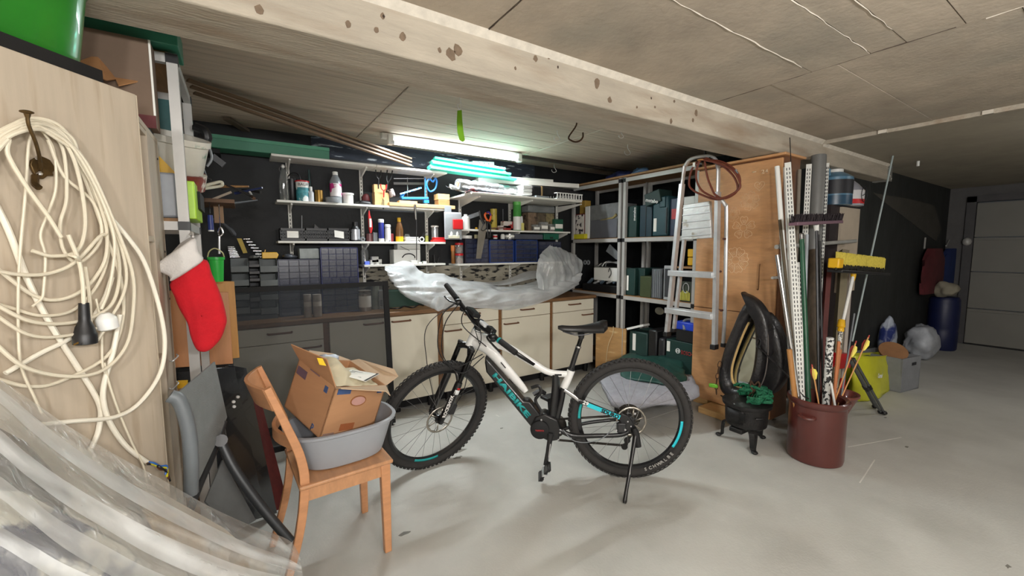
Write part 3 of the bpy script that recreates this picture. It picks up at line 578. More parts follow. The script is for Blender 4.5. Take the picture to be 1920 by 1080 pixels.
put('snip_loop', MB().tube(smooth_path([P(911, 415, 3.68), P(905, 424, 3.68), P(903, 431, 3.68), P(908, 432, 3.68), P(914, 424, 3.68)], 4), .004, 6), mBLACK, t)
t, c, r, h = bottle('yellow_can', 'slim yellow and black can behind the orange saw grip', 'can', 920, 931, 391, 3.85, z, M('yellow_print', (190, 170, 70), .4, c2=(50, 44, 20), thr=.55, sharp=.04, s2=20), neck=.95, capf=.02)
solo('wall_rod', MB().tube([P(943, 418, 3.90), P(943, 392, 3.90)], .003, 6), mGREY, 'thin grey rod standing left of the green spray can', 'rod')
for i, (a, b, y, zz) in enumerate(((938, 958, 423, 0), (944, 962, 415, .022))): carton('screw_carton', ['lower red and white carton left of the green spray can', 'upper red and white carton left of the green spray can'][i], 'carton', a, b, y, 3.77, z + zz, .06, M('red_white_box%d' % i, (206, 196, 190), .5, c2=(150, 34, 36), thr=.5, sharp=.04, s2=14), 'red and white cartons', .002)
solo('metal_strip', MB().bar(P(921, 428, 3.745), P(948, 427, 3.745), .02, .012), M('brown_strip', (110, 76, 66), .5), 'flat brown strip lying in front of the red and white cartons', 'strip')
t, c, r, h = bottle('green_spray_can', 'tall green aerosol can with white lower label', 'can', 963, 976, 378, 3.77, z, M('green_can', (70, 150, 66), .3, var=.1), cap=M('green_cap', (92, 170, 80), .4), neck=.92, shoulder=.04, capf=.12, labelmat=mWHITEP, lab=(.02, .48))
bottle('white_spray', 'narrow white and black bottle right of the green aerosol', 'bottle', 976, 980, 402, 3.82, z, mWHITEP, neck=.7)
carton('yellow_carton', 'tiny yellow carton right of the green aerosol', 'carton', 976, 983, 418, 3.755, z, .02, M('pale_yellow', (214, 206, 120), .5))
ob = thing('clear_organizer', 'large clear plastic box with brown contents under the deep shelf', 'plastic box', (P(1015, 430, 3.83).x, 3.85, z))
x0, x1, h = box_on(990, 1040, 386, 3.80, z); 
for k in range(3): put('compartment', MB().bx(x0 + (x1 - x0) * k / 3 + .003, x0 + (x1 - x0) * (k + 1) / 3 - .003, 3.80, 3.92, z + .002, z + h * .72), M('brown_bits%d' % k, [(120, 100, 80), (96, 84, 66), (130, 118, 84)][k], .6, var=.3, scale=25, c2=(60, 50, 40), thr=.55, sharp=.1, s2=18), ob, bevel=.004)
put('clear_lid', MB().bx(x0, x1, 3.795, 3.93, z + h * .74, z + h), mCLEAR, ob, bevel=.01)
for i, (a, b, y, mt) in enumerate(((1000, 1013, 421, mCLEAR), (1014, 1028, 416, mCLEAR), (1031, 1041, 420, mCLEAR), (1040, 1056, 411, M('bottle_green', (30, 84, 62), .4)))):
    lab = ['small clear box with white label, left of three', 'small clear box with white label, middle of three', 'small clear box with white label, right of three', 'small dark green box at the right end of its shelf'][i]
    o, x0, x1, h = carton('small_box', lab, 'box', a, b, y, 3.745, z, .045, mt, 'small labelled boxes', .003)
    put('contents', MB().bx(x0 + .005, x1 - .005, 3.752, 3.785, z + .004, z + h * .7), M('screws', (120, 110, 96), .5, metal=.3, var=.3, scale=50), o); put('paper_label', MB().bx(x0 + .012, x1 - .008, 3.743, 3.7445, z + h * .25, z + h * .6), mPAPER, o)
# ---- shelf B3: jars and drawer cabinets
z = ZS['B3']
mJARFILL = M('jar_fill', (170, 150, 140), .6, var=.3, scale=30, c2=(120, 30, 30), thr=.55, sharp=.06, s2=25)
for i in range(2):
    c = V((P(861, 480, 3.77).x, 3.77, z + i * .105)); t = thing('red_lid_jar', ['lower jar with red lid at the left end of its shelf', 'upper jar with red lid, stacked on its twin'][i], 'jar', c, 'red lid jars')
    put('glass', MB().lathe([(.038, 0), (.04, .004), (.04, .082)], c, Z3, 18), mCLEAR, t); put('filling', MB().lathe([(.034, .004), (.034, .06)], c, Z3, 14), mJARFILL, t); put('lid', MB().lathe([(.042, .082), (.042, .1), (.036, .104)], c, Z3, 18), mLIDRED, t)
bottle('amber_jar', 'amber jar with orange top left of the red lid jars', 'jar', 846, 853, 460, 3.84, z, M('amber_glass', (150, 100, 50), .4), cap=M('orange_lid', (190, 110, 50), .4), neck=1, capf=.3)
mDRW = film('drawer_front_clear', (72, 80, 112), .58, rough=.2, gloss=.06)
def drawer_cabinet(label, x0, x1, y0, z0, z1, rows, frame, depth=.15, fill=None, grp='small drawer cabinets'):
    """rows: list of (height share, number of drawers)"""
    t = thing('drawer_cabinet', label, 'drawer cabinet', ((x0 + x1) / 2, y0 + depth / 2, z0), grp); w = .006
    f = MB().bx(x0, x0 + w, y0, y0 + depth, z0, z1).bx(x1 - w, x1, y0, y0 + depth, z0, z1).bx(x0, x1, y0, y0 + depth, z1 - w, z1).bx(x0, x1, y0, y0 + depth, z0, z0 + w).bx(x0, x1, y0 + depth - .004, y0 + depth, z0, z1)
    zt = z1 - w; tot = sum(r[0] for r in rows); H_ = z1 - z0 - 2 * w; cache = {}
    for hh, n in rows:
        h = H_ * hh / tot; zb = zt - h; dw = (x1 - x0 - 2 * w) / n
        f.bx(x0, x1, y0 + .004, y0 + depth - .01, zb - .001, zb + .0015)
        for k in range(n):
            xa = x0 + w + dw * k; key = (round(h, 4), n)
            if k: f.bx(xa - .001, xa + .001, y0 + .004, y0 + depth - .01, zb, zt)
            if key not in cache:
                b = MB(); g = .002; W = dw - 2 * g; Hh = h - 2 * g
                b.bx(0, W, 0, .003, 0, Hh).bx(0, W, 0, .1, 0, .002).bx(0, .002, 0, .1, 0, Hh * .8).bx(W - .002, W, 0, .1, 0, Hh * .8)
                b.bx(W * .3, W * .7, -.009, 0, Hh * .55, Hh * .66)
                me = mesh_of('drawer', b, mDRW, V((0, 0, 0))); c_ = MB().bx(.004, W - .004, .006, .09, .003, Hh * .5); cm = mesh_of('contents', c_, M('drawer_screws', (74, 74, 78), .5, metal=.3, var=.4, scale=60, c2=(150, 146, 138), thr=.6, sharp=.05, s2=30), V((0, 0, 0))); cache[key] = (me, cm)
            me, cm = cache[key]; o = V((xa + .002, y0, zb + .002)) - root_of(t)
            d = piece('drawer', me, t, o)
            if (k + int(zb * 997)) % 3: piece('contents', cm, d)
        zt = zb
    put('frame', f, frame, t); return t
mBLUEF = M('blue_frame', (44, 74, 150), .4, var=.06); mNAVYF = M('navy_frame', (34, 40, 70), .4, var=.08); mDKF = M('plum_frame', (50, 42, 54), .4, var=.08)
R55 = [(1, 3)] * 5
for a, b, yt, fr, lab in ((872, 916, 447, mDKF, 'dark drawer cabinet behind the hanging hand saw'), (918, 963, 450, mBLUEF, 'blue drawer cabinet in the middle of the lowest right shelf'), (967, 1008, 450, mBLUEF, 'blue drawer cabinet third from the jars, left of the bag peak'), (1010, 1052, 453, mNAVYF, 'navy drawer cabinet half hidden behind the plastic bag peak')):
    x0, x1, h = box_on(a, b, yt, 3.76, z); drawer_cabinet(lab, x0, x1, 3.76, z, z + h, R55, fr)
zz = P(900, 448, 3.80).z
for i, (a, b, yt, mt, lab) in enumerate(((866, 884, 441, mWHITEP, 'white tub on the dark drawer cabinet'), (889, 896, 439, M('cream_can', (196, 190, 150), .5), 'cream can on the dark drawer cabinet'), (925, 932, 439, mWHITEP, 'white and red can on the blue drawer cabinet'), (939, 946, 438, mWHITEP, 'white bottle on the blue drawer cabinet'), (948, 963, 438, mCLEAR, 'clear labelled jar on the blue drawer cabinet'))):
    bottle('small_container', lab, 'container', a, b, yt, 3.80, zz + .002, mt, neck=1 if i != 3 else .6, labelmat=mPAPER if i in (4,) else (mRED if i == 2 else None), lab=(.3, .7))
o, x0, x1, h = carton('assortment_case', 'flat clear assortment case on the third drawer cabinet', 'case', 966, 1018, 439, 3.77, zz + .002, .12, M('case_smoke', (84, 88, 98), .3, alpha=.85))
o, x0, x1, h = carton('green_case', 'dark green plastic case on the rightmost drawer cabinet', 'case', 1020, 1048, 438, 3.77, zz + .002, .11, M('case_green', (24, 92, 70), .4))
put('case_latch', MB().bx((x0 + x1) / 2 - .02, (x0 + x1) / 2 + .02, 3.765, 3.77, zz + .01, zz + .03), mBLACK, o)
# ---- deep shelf B1
z = ZS['B1']
c0, c1 = V((P(858, 352, 3.50).x, 3.50, z + .070)), V((P(962, 345, 3.62).x, 3.62, z + .070))
fr_ = MB(); n = 26; rr = random.Random(3)
mFOIL = M('crinkled_foil', (214, 218, 222), .22, metal=.9, var=.1, bump=.9, bscale=45)
for s in range(1): fr_.tube([c0.lerp(c1, i / n) for i in range(n + 1)], [.050 + rr.uniform(-.006, .006) for _ in range(n + 1)], 14)
t = thing('foil_roll', 'crinkled silver foil insulation roll on the deep shelf', 'foil roll', c0.lerp(c1, .5) - Z3 * .06)
put('roll', fr_, mFOIL, t); put('cardboard_core', MB().cyl(c0 + (c0 - c1).normalized() * .004, c0.lerp(c1, .05), .022, 14), mCARD, t)
g = [[V((c0.x - .09 + .03 * i + rr.uniform(-.01, .01), 3.46 + .03 * j, z + .006 + .05 * max(0, (1 - i / 5)) * abs(sin(j * 1.3)) + rr.uniform(0, .012))) for j in range(5)] for i in range(8)]
put('loose_flap', MB().grid(g), mFOIL, t, thick=.002)
for i in range(3):
    p = P(882 + 7 * i, 364 - 3 * i, 3.47); q = P(957, 361 - 3 * i, 3.47)
    solo('flat_sheet', MB().bx(p.x, q.x, 3.46, 3.66, z + .004 * i, z + .004 * i + .0035), [mWHITEP, M('red_sheet', (190, 52, 52), .5), M('grey_sheet', (150, 150, 156), .5)][i], ['white flat sheet under the foil roll', 'red folder lying under the foil roll', 'grey flat sheet under the foil roll'][i], 'sheet')
x0, x1 = c1.x + .012, P(995, 345, 3.50).x
for k in range(3):
    t = solo('magazine', MB().bx(x0 + k * .004, x1 + k * .002, 3.47, 3.72, z + .02 + k * .034, z + .052 + k * .034), M('magazine_white', (214, 216, 216), .5, c2=(90, 94, 100), thr=.62, sharp=.06, s2=10), ['bottom', 'middle', 'top'][k] + ' white magazine bundle of the pile right of the foil roll', 'magazines', 'magazine bundles', bevel=.008)
bb = thing('dark_cushion_bundle', 'long black flattened bundle tied with a tan strap beside the magazines', 'bundle', (P(1036, 350, 3.6).x, 3.62, z + .02))
x0, x1 = P(996, 345, 3.52).x + .005, P(1083, 355, 3.52).x
pp = [(x0, 3.50, z + .02), (x1, 3.50, z + .08), (x1, 3.50, z + .11), (x0 + .3, 3.50, z + .125), (x0, 3.50, z + .125)]
put('body', MB().prism(pp, (0, .2, 0)), M('black_fabric', (30, 28, 30), .9, var=.3, scale=12, bump=.4, bscale=20), bb, bevel=.012)
xs_ = P(1016, 350, 3.5).x; put('strap', MB().bx(xs_ - .008, xs_ + .008, 3.497, 3.703, z + .018, z + .126), M('tan_strap', (170, 140, 96), .7), bb)
solo('grey_tray', MB().bx(x0, x0 + .17, 3.44, 3.7, z, z + .019), mGREY, 'flat grey board under the black bundle', 'board')
# white wire basket at the shelf end
x0, x1 = P(1042, 365, 3.47).x, P(1090, 368, 3.47).x; bk = thing('white_basket', 'white slotted plastic basket at the right end of the deep shelf', 'basket', ((x0 + x1) / 2, 3.53, z))
b = MB().bx(x0 + .01, x1 - .01, 3.455, 3.61, z, z + .004)
for zz_ in (z + .004, z + .062): b.bx(x0, x1, 3.45, 3.458, zz_, zz_ + .010).bx(x0, x1, 3.61, 3.618, zz_, zz_ + .010).bx(x0, x0 + .008, 3.45, 3.618, zz_, zz_ + .01).bx(x1 - .008, x1, 3.45, 3.618, zz_, zz_ + .01)
put('rim_and_base', b, mWHITEP, bk, bevel=.002)
n = 10; me = mesh_of('slat', MB().bx(-.006, .006, 0, .005, .004, .066), mWHITEP, V((0, 0, 0)))
for k in range(n): piece('slat', me, bk, V((x0 + .01 + (x1 - x0 - .02) * k / (n - 1), 3.451, z)) - root_of(bk)); piece('slat', me, bk, V((x0 + .01 + (x1 - x0 - .02) * k / (n - 1), 3.612, z)) - root_of(bk))
# white trim boards and their cartons above
p, q = P(893, 318, 3.74), P(1080, 337, 3.52)
mWB = M('white_trim_board', (206, 204, 196), .5, var=.05)
solo('trim_board', MB().bar(V((p.x, 3.74, 2.085)), V((q.x, 3.52, 2.085)), .14, .045), mWB, 'long off-white trim board, lower one above the magazines', 'board', 'white trim boards', bevel=.003)
p, q = P(905, 306, 3.82), P(1033, 320, 3.68)
solo('trim_board', MB().bar(V((p.x - .05, 3.84, 2.135)), V((q.x, 3.68, 2.135)), .12, .045), mWB, 'long off-white trim board, upper one nearest the tube lamp', 'board', 'white trim boards', bevel=.003)
solo('trim_carton', MB().bar(P(882, 309, 3.78), P(922, 311, 3.78), .1, .06), M('printed_white', (214, 216, 214), .5, c2=(120, 130, 130), thr=.6, sharp=.04, s2=30), 'printed white carton end behind the turquoise planks', 'carton')
for k in range(2): solo('board_support', MB().bx(P(900 + 150 * k, 330, 3.75).x, P(900 + 150 * k, 330, 3.75).x + .05, 3.74, 3.90, ZS['B1'] + .001, 2.062), mDKGREY, ['dark block propping the trim boards near the foil roll', 'dark block propping the trim boards near the wire basket'][k], 'block')
# turquoise planks on the top shelf
mTQ = M('turquoise_planks', (96, 214, 186), .5, var=.05); mTQ2 = M('turquoise_dark', (70, 190, 166), .5, var=.05)
for k in range(5):
    a = V((1.50 + .012 * k, 3.70 + .05 * (k % 2), ZS['A1'] + .016 + .024 * k)); bq = V((2.36 - .03 * k, 3.58 + .05 * (k % 2), ZS['A1'] - .035 + .024 * k))
    solo('turquoise_plank', MB().bar(a, bq, .13 - .012 * k, .021), mTQ if k % 2 else mTQ2, ['lowest', 'second lowest', 'middle', 'second highest', 'topmost'][k] + ' turquoise plank of the stack under the tube lamp', 'plank', 'turquoise planks', bevel=.002)
# ================================================================ standing on the worktop
ZW = .885
# open-fronted storage bins, two columns of four wide ones and a column of small ones between
mBIN = M('bin_grey', (92, 98, 98), .5, var=.1); mBININ = M('bin_inside', (40, 46, 44), .6)
def storage_bin(label, px0, px1, pyt, pyb, Y, mat=mBIN, fillmat=None):
    a = at(px0, pyb, Y=Y); b = at(px1, pyt, Y=Y); x0, x1, z0, z1 = a.x, b.x, a.z, at((px0 + px1) / 2, pyt, Y=Y).z; h = z1 - z0; D = .19; w = .004
    t = thing('storage_bin', label, 'storage bin', ((x0 + x1) / 2, Y + D / 2, z0), 'stacked storage bins')
    s = MB().bx(x0, x1, Y, Y + D, z0, z0 + w).bx(x0, x1, Y + D - w, Y + D, z0, z1)
    for xa, xb in ((x0, x0 + w), (x1 - w, x1)):
        s.prism([(xa, Y, z0), (xa, Y, z0 + h * .45), (xa, Y + .03, z0 + h * .62), (xa, Y + .07, z1 - .002), (xa, Y + D, z1 - .002), (xa, Y + D, z0)], (xb - xa, 0, 0))
    put('shell', s, mat, t)
    put('front_lip', MB().bx(x0, x1, Y - .004, Y + .001, z0, z0 + h * .46), mat, t, bevel=.002)
    put('contents', MB().bx(x0 + w, x1 - w, Y + .006, Y + D - w, z0 + w, z0 + h * .34), fillmat or mBININ, t)
    return t
rows = [(485, 511), (512, 537), (541, 563), (564, 590)]; nm = ['top', 'second', 'third', 'lowest']
for i, (a, b) in enumerate(rows):
    storage_bin('wide open grey storage bin, %s in the left column beside the boards' % nm[i], 433 + i, 465 + i * .8, a, b, 3.60)
    storage_bin('wide open grey storage bin, %s in the right column next to the navy cabinet' % nm[i], 488 + i * .7, 520 + i * .4, a, b, 3.60, fillmat=mBININ if i != 3 else M('white_bits', (160, 164, 160), .6, var=.3, scale=30))
for i, (a, b) in enumerate(((490, 501), (502, 514), (515, 528), (530, 545), (548, 566), (568, 588))):
    storage_bin('small grey storage bin in the narrow middle column, number %s from the top' % ['one', 'two', 'three', 'four', 'five', 'six'][i], 467 + i * .6, 486 + i * .5, a, b, 3.62, M('bin_small', (78, 78, 80), .5))
a = at(434, 592, Y=3.58); b = at(521, 590, Y=3.58)
solo('bin_rack_plinth', MB().bx(a.x, b.x, 3.585, 3.82, ZW, ZW + .030), mDKGREY, 'low dark tray on the worktop under the storage bins', 'tray')
# navy drawer cabinets
R1 = [(1, 4)] * 4 + [(1.25, 2)] * 4; R2 = [(1, 5)] * 5 + [(1, 4)] + [(1.0, 3)] * 5
x0, x1 = P(522, 530, 3.62).x, P(601, 530, 3.62).x; drawer_cabinet('wide navy drawer cabinet on the worktop next to the grey bins', x0, x1, 3.62, ZW, P(560, 486, 3.62).z, R1, mNAVYF, .16, grp='drawer cabinets on the worktop')
x0, x1 = P(603, 530, 3.62).x, P(673, 530, 3.62).x; zt2 = P(640, 464, 3.62).z; drawer_cabinet('tall navy drawer cabinet on the worktop left of the tin can', x0, x1, 3.62, ZW, zt2, R2, M('navy_frame2', (36, 46, 110), .4), .16, grp='drawer cabinets on the worktop')
zt1 = P(560, 486, 3.62).z
carton('clear_lidded_box', 'clear grey lidded plastic box on the wide navy drawer cabinet', 'box', 561, 598, 466, 3.66, zt1 + .002, .11, M('box_haze', (132, 140, 138), .35, var=.2, scale=14))
o = bpy.data.objects['clear_lidded_box']; pc = o.matrix_world
lump('rolled_bag', 'crumpled dark grey bag lying on the wide navy drawer cabinet', 'bag', 542, 481, 3.70, (.05, .05, .018), M('bag_grey', (66, 70, 78), .5), zt1 + .002, 8)
zb = P(470, 485, 3.66).z
ybx = thing('yellow_box', 'small yellow plastic storage bin on top of the grey bins', 'storage bin', P(505, 486, 3.66))
a = P(492, 487, 3.66); b = P(519, 473, 3.66); put('shell', MB().prism([(a.x, 3.66, zb), (b.x, 3.66, zb), (b.x + .012, 3.66, zb + (b.z - zb) * .6), (b.x, 3.66, b.z), (a.x, 3.66, b.z)], (0, .1, 0)), mYEL, ybx, bevel=.003)
put('contents', MB().bar((a.x + .02, 3.70, b.z), (a.x + .025, 3.70, b.z + .02), .004, .004, X3), mGOLD, ybx)
lump('screw_heap', 'little heap of grey screws on the middle bin column', 'screw heap', 478, 487, 3.66, (.03, .03, .012), M('screw_grey', (120, 120, 116), .4, metal=.5, var=.4, scale=80), zb, 9, .3)
# ring of sockets / tool set behind: rows of chrome sockets on rails
for k, (p0, p1) in enumerate((((433, 463), (437, 482)), ((463, 448), (489, 482)))):
    t = thing('socket_set', ['chrome socket wrench rail standing left behind the grey bins', 'chrome socket wrench rail slanting right behind the grey bins'][k], 'socket set', P(p1[0], 483, 3.84))
    put('rail', MB().bar(P(*p0, 3.845), P(*p1, 3.845), .02, .014, X3), mBLACK, t)
    for i in range(7):
        c = P(p0[0] + (p1[0] - p0[0]) * i / 6, p0[1] + (p1[1] - p0[1]) * i / 6, 3.83); put('socket', MB().cyl(c - X3 * .02, c + X3 * (.02 + .004 * i), .006 + .0006 * i, 10), mCHROME, t)
t = solo('yellow_square', MB().prism([P(444, 447, 3.80), P(453, 447, 3.80), P(464, 474, 3.80), P(456, 475, 3.80)], (0, .006, 0)), M('yellow_dirty', (170, 144, 36), .5), 'flat yellow ruler blade leaning behind the grey bins', 'ruler')
solo('pipe_wrench', MB().tube(smooth_path([P(400, 411, 3.70), P(415, 418, 3.70), P(432, 431, 3.70), P(441, 443, 3.70)], 4), [.012] * 8 + [.016] * 4 + [.008], 8).tube([P(400, 411, 3.70), P(400, 411, 3.70) + Y3 * .265], .006, 6), mDKGREY, 'dark grey tool arm hanging above the yellow ruler', 'tool')
# cans and jars
mTIN = M('tin_can', (170, 160, 150), .32, metal=.7, var=.15)
for i, (a, b) in enumerate(((568, 583), (585, 602))):
    t, c, r, h = bottle('label_can', ['tall pale can with worn label, left of the pair before the drawer cabinets', 'tall pale can with worn label, right of the pair before the drawer cabinets'][i], 'can', a, b, 546, 3.50, ZW, M('worn_label', (172, 162, 152), .5, var=.2, scale=12), neck=1, grp='pair of tall cans', labelmat=M('worn_band', (206, 196, 184), .5, c2=(150, 140, 130), thr=.5), lab=(.42, .6))
t, c, r, h = bottle('paint_tin', 'silver paint tin with white label on the worktop', 'tin', 672, 695, 545, 3.60, ZW, mTIN, neck=1, labelmat=mPAPER, lab=(.2, .75))
put('rim', MB().lathe([(r, h - .006), (r * 1.05, h - .003), (r * 1.05, h + .003), (r * .9, h + .003)], c, Z3, 18), mTIN, t)
t, c, r, h = bottle('preserving_jar', 'tall dusty glass jar beside the silver paint tin', 'jar', 695, 710, 529, 3.66, ZW, M('dusty_glass', (120, 124, 110), .3, var=.3, scale=14), neck=.9, shoulder=.1, capf=.02)
o, x0, x1, h = carton('charger_box', 'grey charger box with vents behind the screen post', 'box', 710, 727, 545, 3.62, ZW, .12, M('charger_grey', (112, 112, 106), .5))
for k in range(4): put('vent_slot', MB().bx(x0 + .01, x0 + .03, 3.617, 3.621, ZW + .03 + k * .014, ZW + .036 + k * .014), mINK, o)
o, x0, x1, h = carton('green_tool_case', 'low dark green machine case under the crumpled plastic sheet', 'case', 728, 800, 544, 3.66, ZW, .14, M('machine_green', (34, 66, 54), .5))
solo('power_cord', MB().tube(smooth_path([(x0 - .02, 3.58, ZW + .006), (x0 + .05, 3.54, ZW + .006), (x0 + .12, 3.60, ZW + .012), (x0 + .17, 3.52, ZW + .006), (x0 + .24, 3.56, ZW + .02), (x0 + .3, 3.60, ZW + .006)], 6), .006, 7), mBLACK, 'black power cord lying on the worktop before the green case', 'cord')
# ---------------------------------------------------------------- the milky plastic sheet bunched along the worktop
from mathutils import noise
def crease(x, y, z): return max(-.7, 1 - abs(noise.noise(V((x, y, z)))) * 2.6)
def sheet_mesh(rows, ku, kv, amp, seed, fx_=8, fz_=12):
    """rows of control points -> smooth surface with ridged creases (fx_, fz_: how fine along and up)"""
    R = [smooth_path(r, ku) for r in rows]; C = [smooth_path([R[i][j] for i in range(len(R))], kv) for j in range(len(R[0]))]; out = []
    for i in range(len(C[0])):
        row = []
        for j in range(len(C)):
            p = C[j][i]; d = (noise.noise(V((p.x * 4, p.y * 4, p.z * 6 + seed))) * .9 + crease(p.x * fx_ + seed, p.y * 6, p.z * fz_) * .5 + crease(p.x * fx_ * 2.2 + seed, p.y * 9, p.z * fz_ * 2 + 4) * .16) * amp
            row.append(p + V((d * .3, -d, d * .5)))
        out.append(row)
    return MB().grid(out)
mMILK = film('milky_film', (236, 240, 242), .62, rough=.2, bump=.35, bscale=22, gloss=.05, tl_=.15)
s1 = thing('plastic_sheet', 'crumpled milky plastic sheet bunched along the worktop behind the handlebar', 'plastic sheet', (1.85, 3.55, ZW))
back = [P(722, 500, 3.70), P(760, 492, 3.74), P(795, 512, 3.72), P(822, 512, 3.68), P(860, 523, 3.70), P(905, 531, 3.72), P(950, 539, 3.72), P(1000, 528, 3.70), P(1050, 515, 3.68), P(1085, 520, 3.66)]
mid = [P(720, 503, 3.56), P(752, 520, 3.50), P(792, 535, 3.46), P(822, 530, 3.44), P(860, 538, 3.46), P(905, 541, 3.46), P(950, 548, 3.46), P(1000, 542, 3.44), P(1050, 528, 3.46), P(1089, 510, 3.52)]
low = [P(728, 520, 3.50), P(752, 548, 3.42), P(790, 562, 3.38), P(824, 566, 3.36), P(860, 560, 3.36), P(905, 562, 3.36), P(950, 567, 3.36), P(1000, 560, 3.36), P(1050, 544, 3.40), P(1088, 522, 3.48)]
bot = [P(734, 530, 3.52), P(758, 557, 3.46), P(795, 572, 3.42), P(822, 581, 3.38), P(860, 575, 3.38), P(905, 579, 3.38), P(950, 582, 3.38), P(1005, 571, 3.38), P(1052, 552, 3.42), P(1084, 534, 3.50)]
put('bunched_sheet', sheet_mesh([back, mid, low, bot], 14, 14, .03, 2.0, 3.5, 17), mMILK, s1, ang=180)
peak = [[P(1010, 556, 3.44), P(1006, 520, 3.50), P(1009, 483, 3.56), P(1032, 459, 3.60)], [P(1025, 550, 3.40), P(1026, 520, 3.42), P(1030, 488, 3.48), P(1034, 461, 3.58)], [P(1045, 545, 3.42), P(1050, 515, 3.43), P(1050, 486, 3.48), P(1040, 463, 3.58)], [P(1066, 535, 3.46), P(1072, 512, 3.46), P(1066, 485, 3.52), P(1046, 466, 3.60)], [P(1082, 524, 3.56), P(1092, 506, 3.56), P(1080, 482, 3.60), P(1052, 470, 3.64)]]
put('standing_peak', sheet_mesh(peak, 14, 12, .03, 5.0, 15, 4), film('peak_film', (236, 240, 242), .48, rough=.2, bump=.35, bscale=22, gloss=.05, tl_=.15), s1, ang=180)
tail = [[P(888, 530, 3.78), P(940, 527, 3.80), P(985, 510, 3.82), P(1014, 507, 3.80)], [P(890, 533, 3.72), P(945, 535, 3.72), P(990, 525, 3.72), P(1016, 520, 3.70)]]
put('flat_tail', sheet_mesh(tail, 5, 4, .01, 7.0), mMILK, s1, ang=180)
put('bunched_end', sheet_mesh([[P(812, 560, 3.37), P(806, 572, 3.37), P(816, 582, 3.37)], [P(822, 556, 3.33), P(818, 574, 3.32), P(822, 584, 3.34)], [P(832, 558, 3.36), P(832, 572, 3.36), P(826, 583, 3.37)]], 5, 5, .012, 9.0), mMILK, s1, ang=180)
carton('covered_box', 'pale carton showing faintly through the milky sheet on the worktop', 'carton', 840, 1000, 545, 3.56, ZW, .16, M('covered_pale', (190, 188, 182), .6))

# ================================================================ insect screen leaning on the base units
sc = thing('insect_screen', 'black framed insect screen with dark mesh leaning on the base cabinets', 'insect screen', (.45, 3.30, 0))
def scr(px, py): return onpl(px, py, (0.95, 3.22, 0.03), (0, 1, -.05))
tl, tr_, brr = scr(310, 551), scr(722, 525), scr(742, 790); bl_ = V((tl.x, brr.y, .016))
fr3 = lambda p, q, w: MB().bar(p, q, .022, w, V((0, 1, -.05)).cross((q - p).normalized()))
tr_ = V((tr_.x, tr_.y, tl.z)); brr = V((tr_.x + .01, brr.y, .016))
put('frame_bar', fr3(tl, tr_, .034), mBLACKM, sc); put('frame_bar', fr3(tr_ + Z3 * .02, brr, .040), mBLACKM, sc); put('frame_bar', fr3(bl_, brr, .034), mBLACKM, sc); put('frame_bar', fr3(tl, bl_, .034), mBLACKM, sc)
mMESH = bpy.data.materials.new('insect_mesh'); N_, L_ = nodes_of(mMESH); N_.remove(N_['Principled BSDF'])
a_ = N_.new('ShaderNodeBsdfTransparent'); b_ = N_.new('ShaderNodeBsdfDiffuse'); b_.inputs[0].default_value = rgb((70, 74, 78)); c_ = N_.new('ShaderNodeMixShader'); c_.inputs[0].default_value = .60
L_.new(a_.outputs[0], c_.inputs[1]); L_.new(b_.outputs[0], c_.inputs[2]); L_.new(c_.outputs[0], N_['Material Output'].inputs[0])
put('mesh_pane', MB().add([bl_, brr, tr_, tl], [(0, 1, 2, 3)]), mMESH, sc)
put('turn_clip', MB().bx(tr_.x - .01, tr_.x + .02, tr_.y - .02, tr_.y - .005, .62, .66), mDARKSTEEL, sc)

# ================================================================ storage racks against the right wall of the bay
XF, XBK = 3.44, 3.87
mBOARD = M('rack_board', (150, 112, 72), .6, var=.2, scale=4, stretch=(14, 2, 14))
ZRK = (2.15, 1.521, .904, .14)
def rack(label, ya, yb):
    t = thing('storage_rack', label, 'rack', ((XF + XBK) / 2, (ya + yb) / 2, 0), 'storage racks'); w = .034
    me = mesh_of('post', MB().bx(0, w, 0, w, 0, 2.16), mSTEEL, V((0, 0, 0)))
    for x in (XF, XBK - w):
        for y in (ya, yb - w): piece('post', me, t, V((x, y, 0)) - root_of(t))
    for z in ZRK:
        put('shelf_board', MB().bx(XF + .006, XBK - .006, ya + .004, yb - .004, z - .016, z), mBOARD, t)
        for x in (XF - .004, XBK - .014): put('shelf_beam', MB().bx(x, x + .018, ya + w, yb - w, z - .045, z - .006), mSTEEL, t)
        for y in (ya, yb - w): put('corner_joint', MB().bx(XF - .006, XF + w + .002, y - .001, y + w + .001, z - .046, z - .008), mBLACK, t)
    return t
rack('grey steel rack in the corner with wooden shelves, nearer the back wall', 3.14, 3.93)
rack('grey steel rack with green machine cases behind the ladder', 2.235, 3.11)
PX = lambda px, py, X=3.51: at(px, py, X=X)
def rbox(name, label, cat, px0, px1, pyt, X, z, d, mat, grp=None, bevel=.006, tilt=0):
    """box on a rack shelf: front face looks along -X, spans pixels px0..px1 (px0 is farther back, larger Y)"""
    y1 = at(px0, pyt, X=X).y; y0 = at(px1, pyt, X=X).y; h = at((px0 + px1) / 2, pyt, X=X).z - z
    t = thing(name, label, cat, (X + d / 2, (y0 + y1) / 2, z), grp); b = MB().bx(X, X + d, y0 + .001, y1 - .001, z + .001, z + h)
    if tilt:
        c = V((X, (y0 + y1) / 2, z + h / 2)); R = Matrix.Rotation(tilt, 3, 'X'); b.v = [c + R @ (p - c) for p in b.v]
    put('shell', b, mat, t, bevel=bevel); return t, y0, y1, h
mCASE2 = M('case_teal', (24, 66, 74), .45, var=.1, bump=.1, bscale=200); mCASEBLUE = M('case_slate', (40, 56, 84), .45); mOLIVE = M('olive_case', (62, 72, 42), .5, var=.1)
mPICT = M('picture_print', (220, 214, 206), .5, c2=(40, 30, 40), thr=.54, sharp=.03, s2=18)
z = ZRK[1] + .001
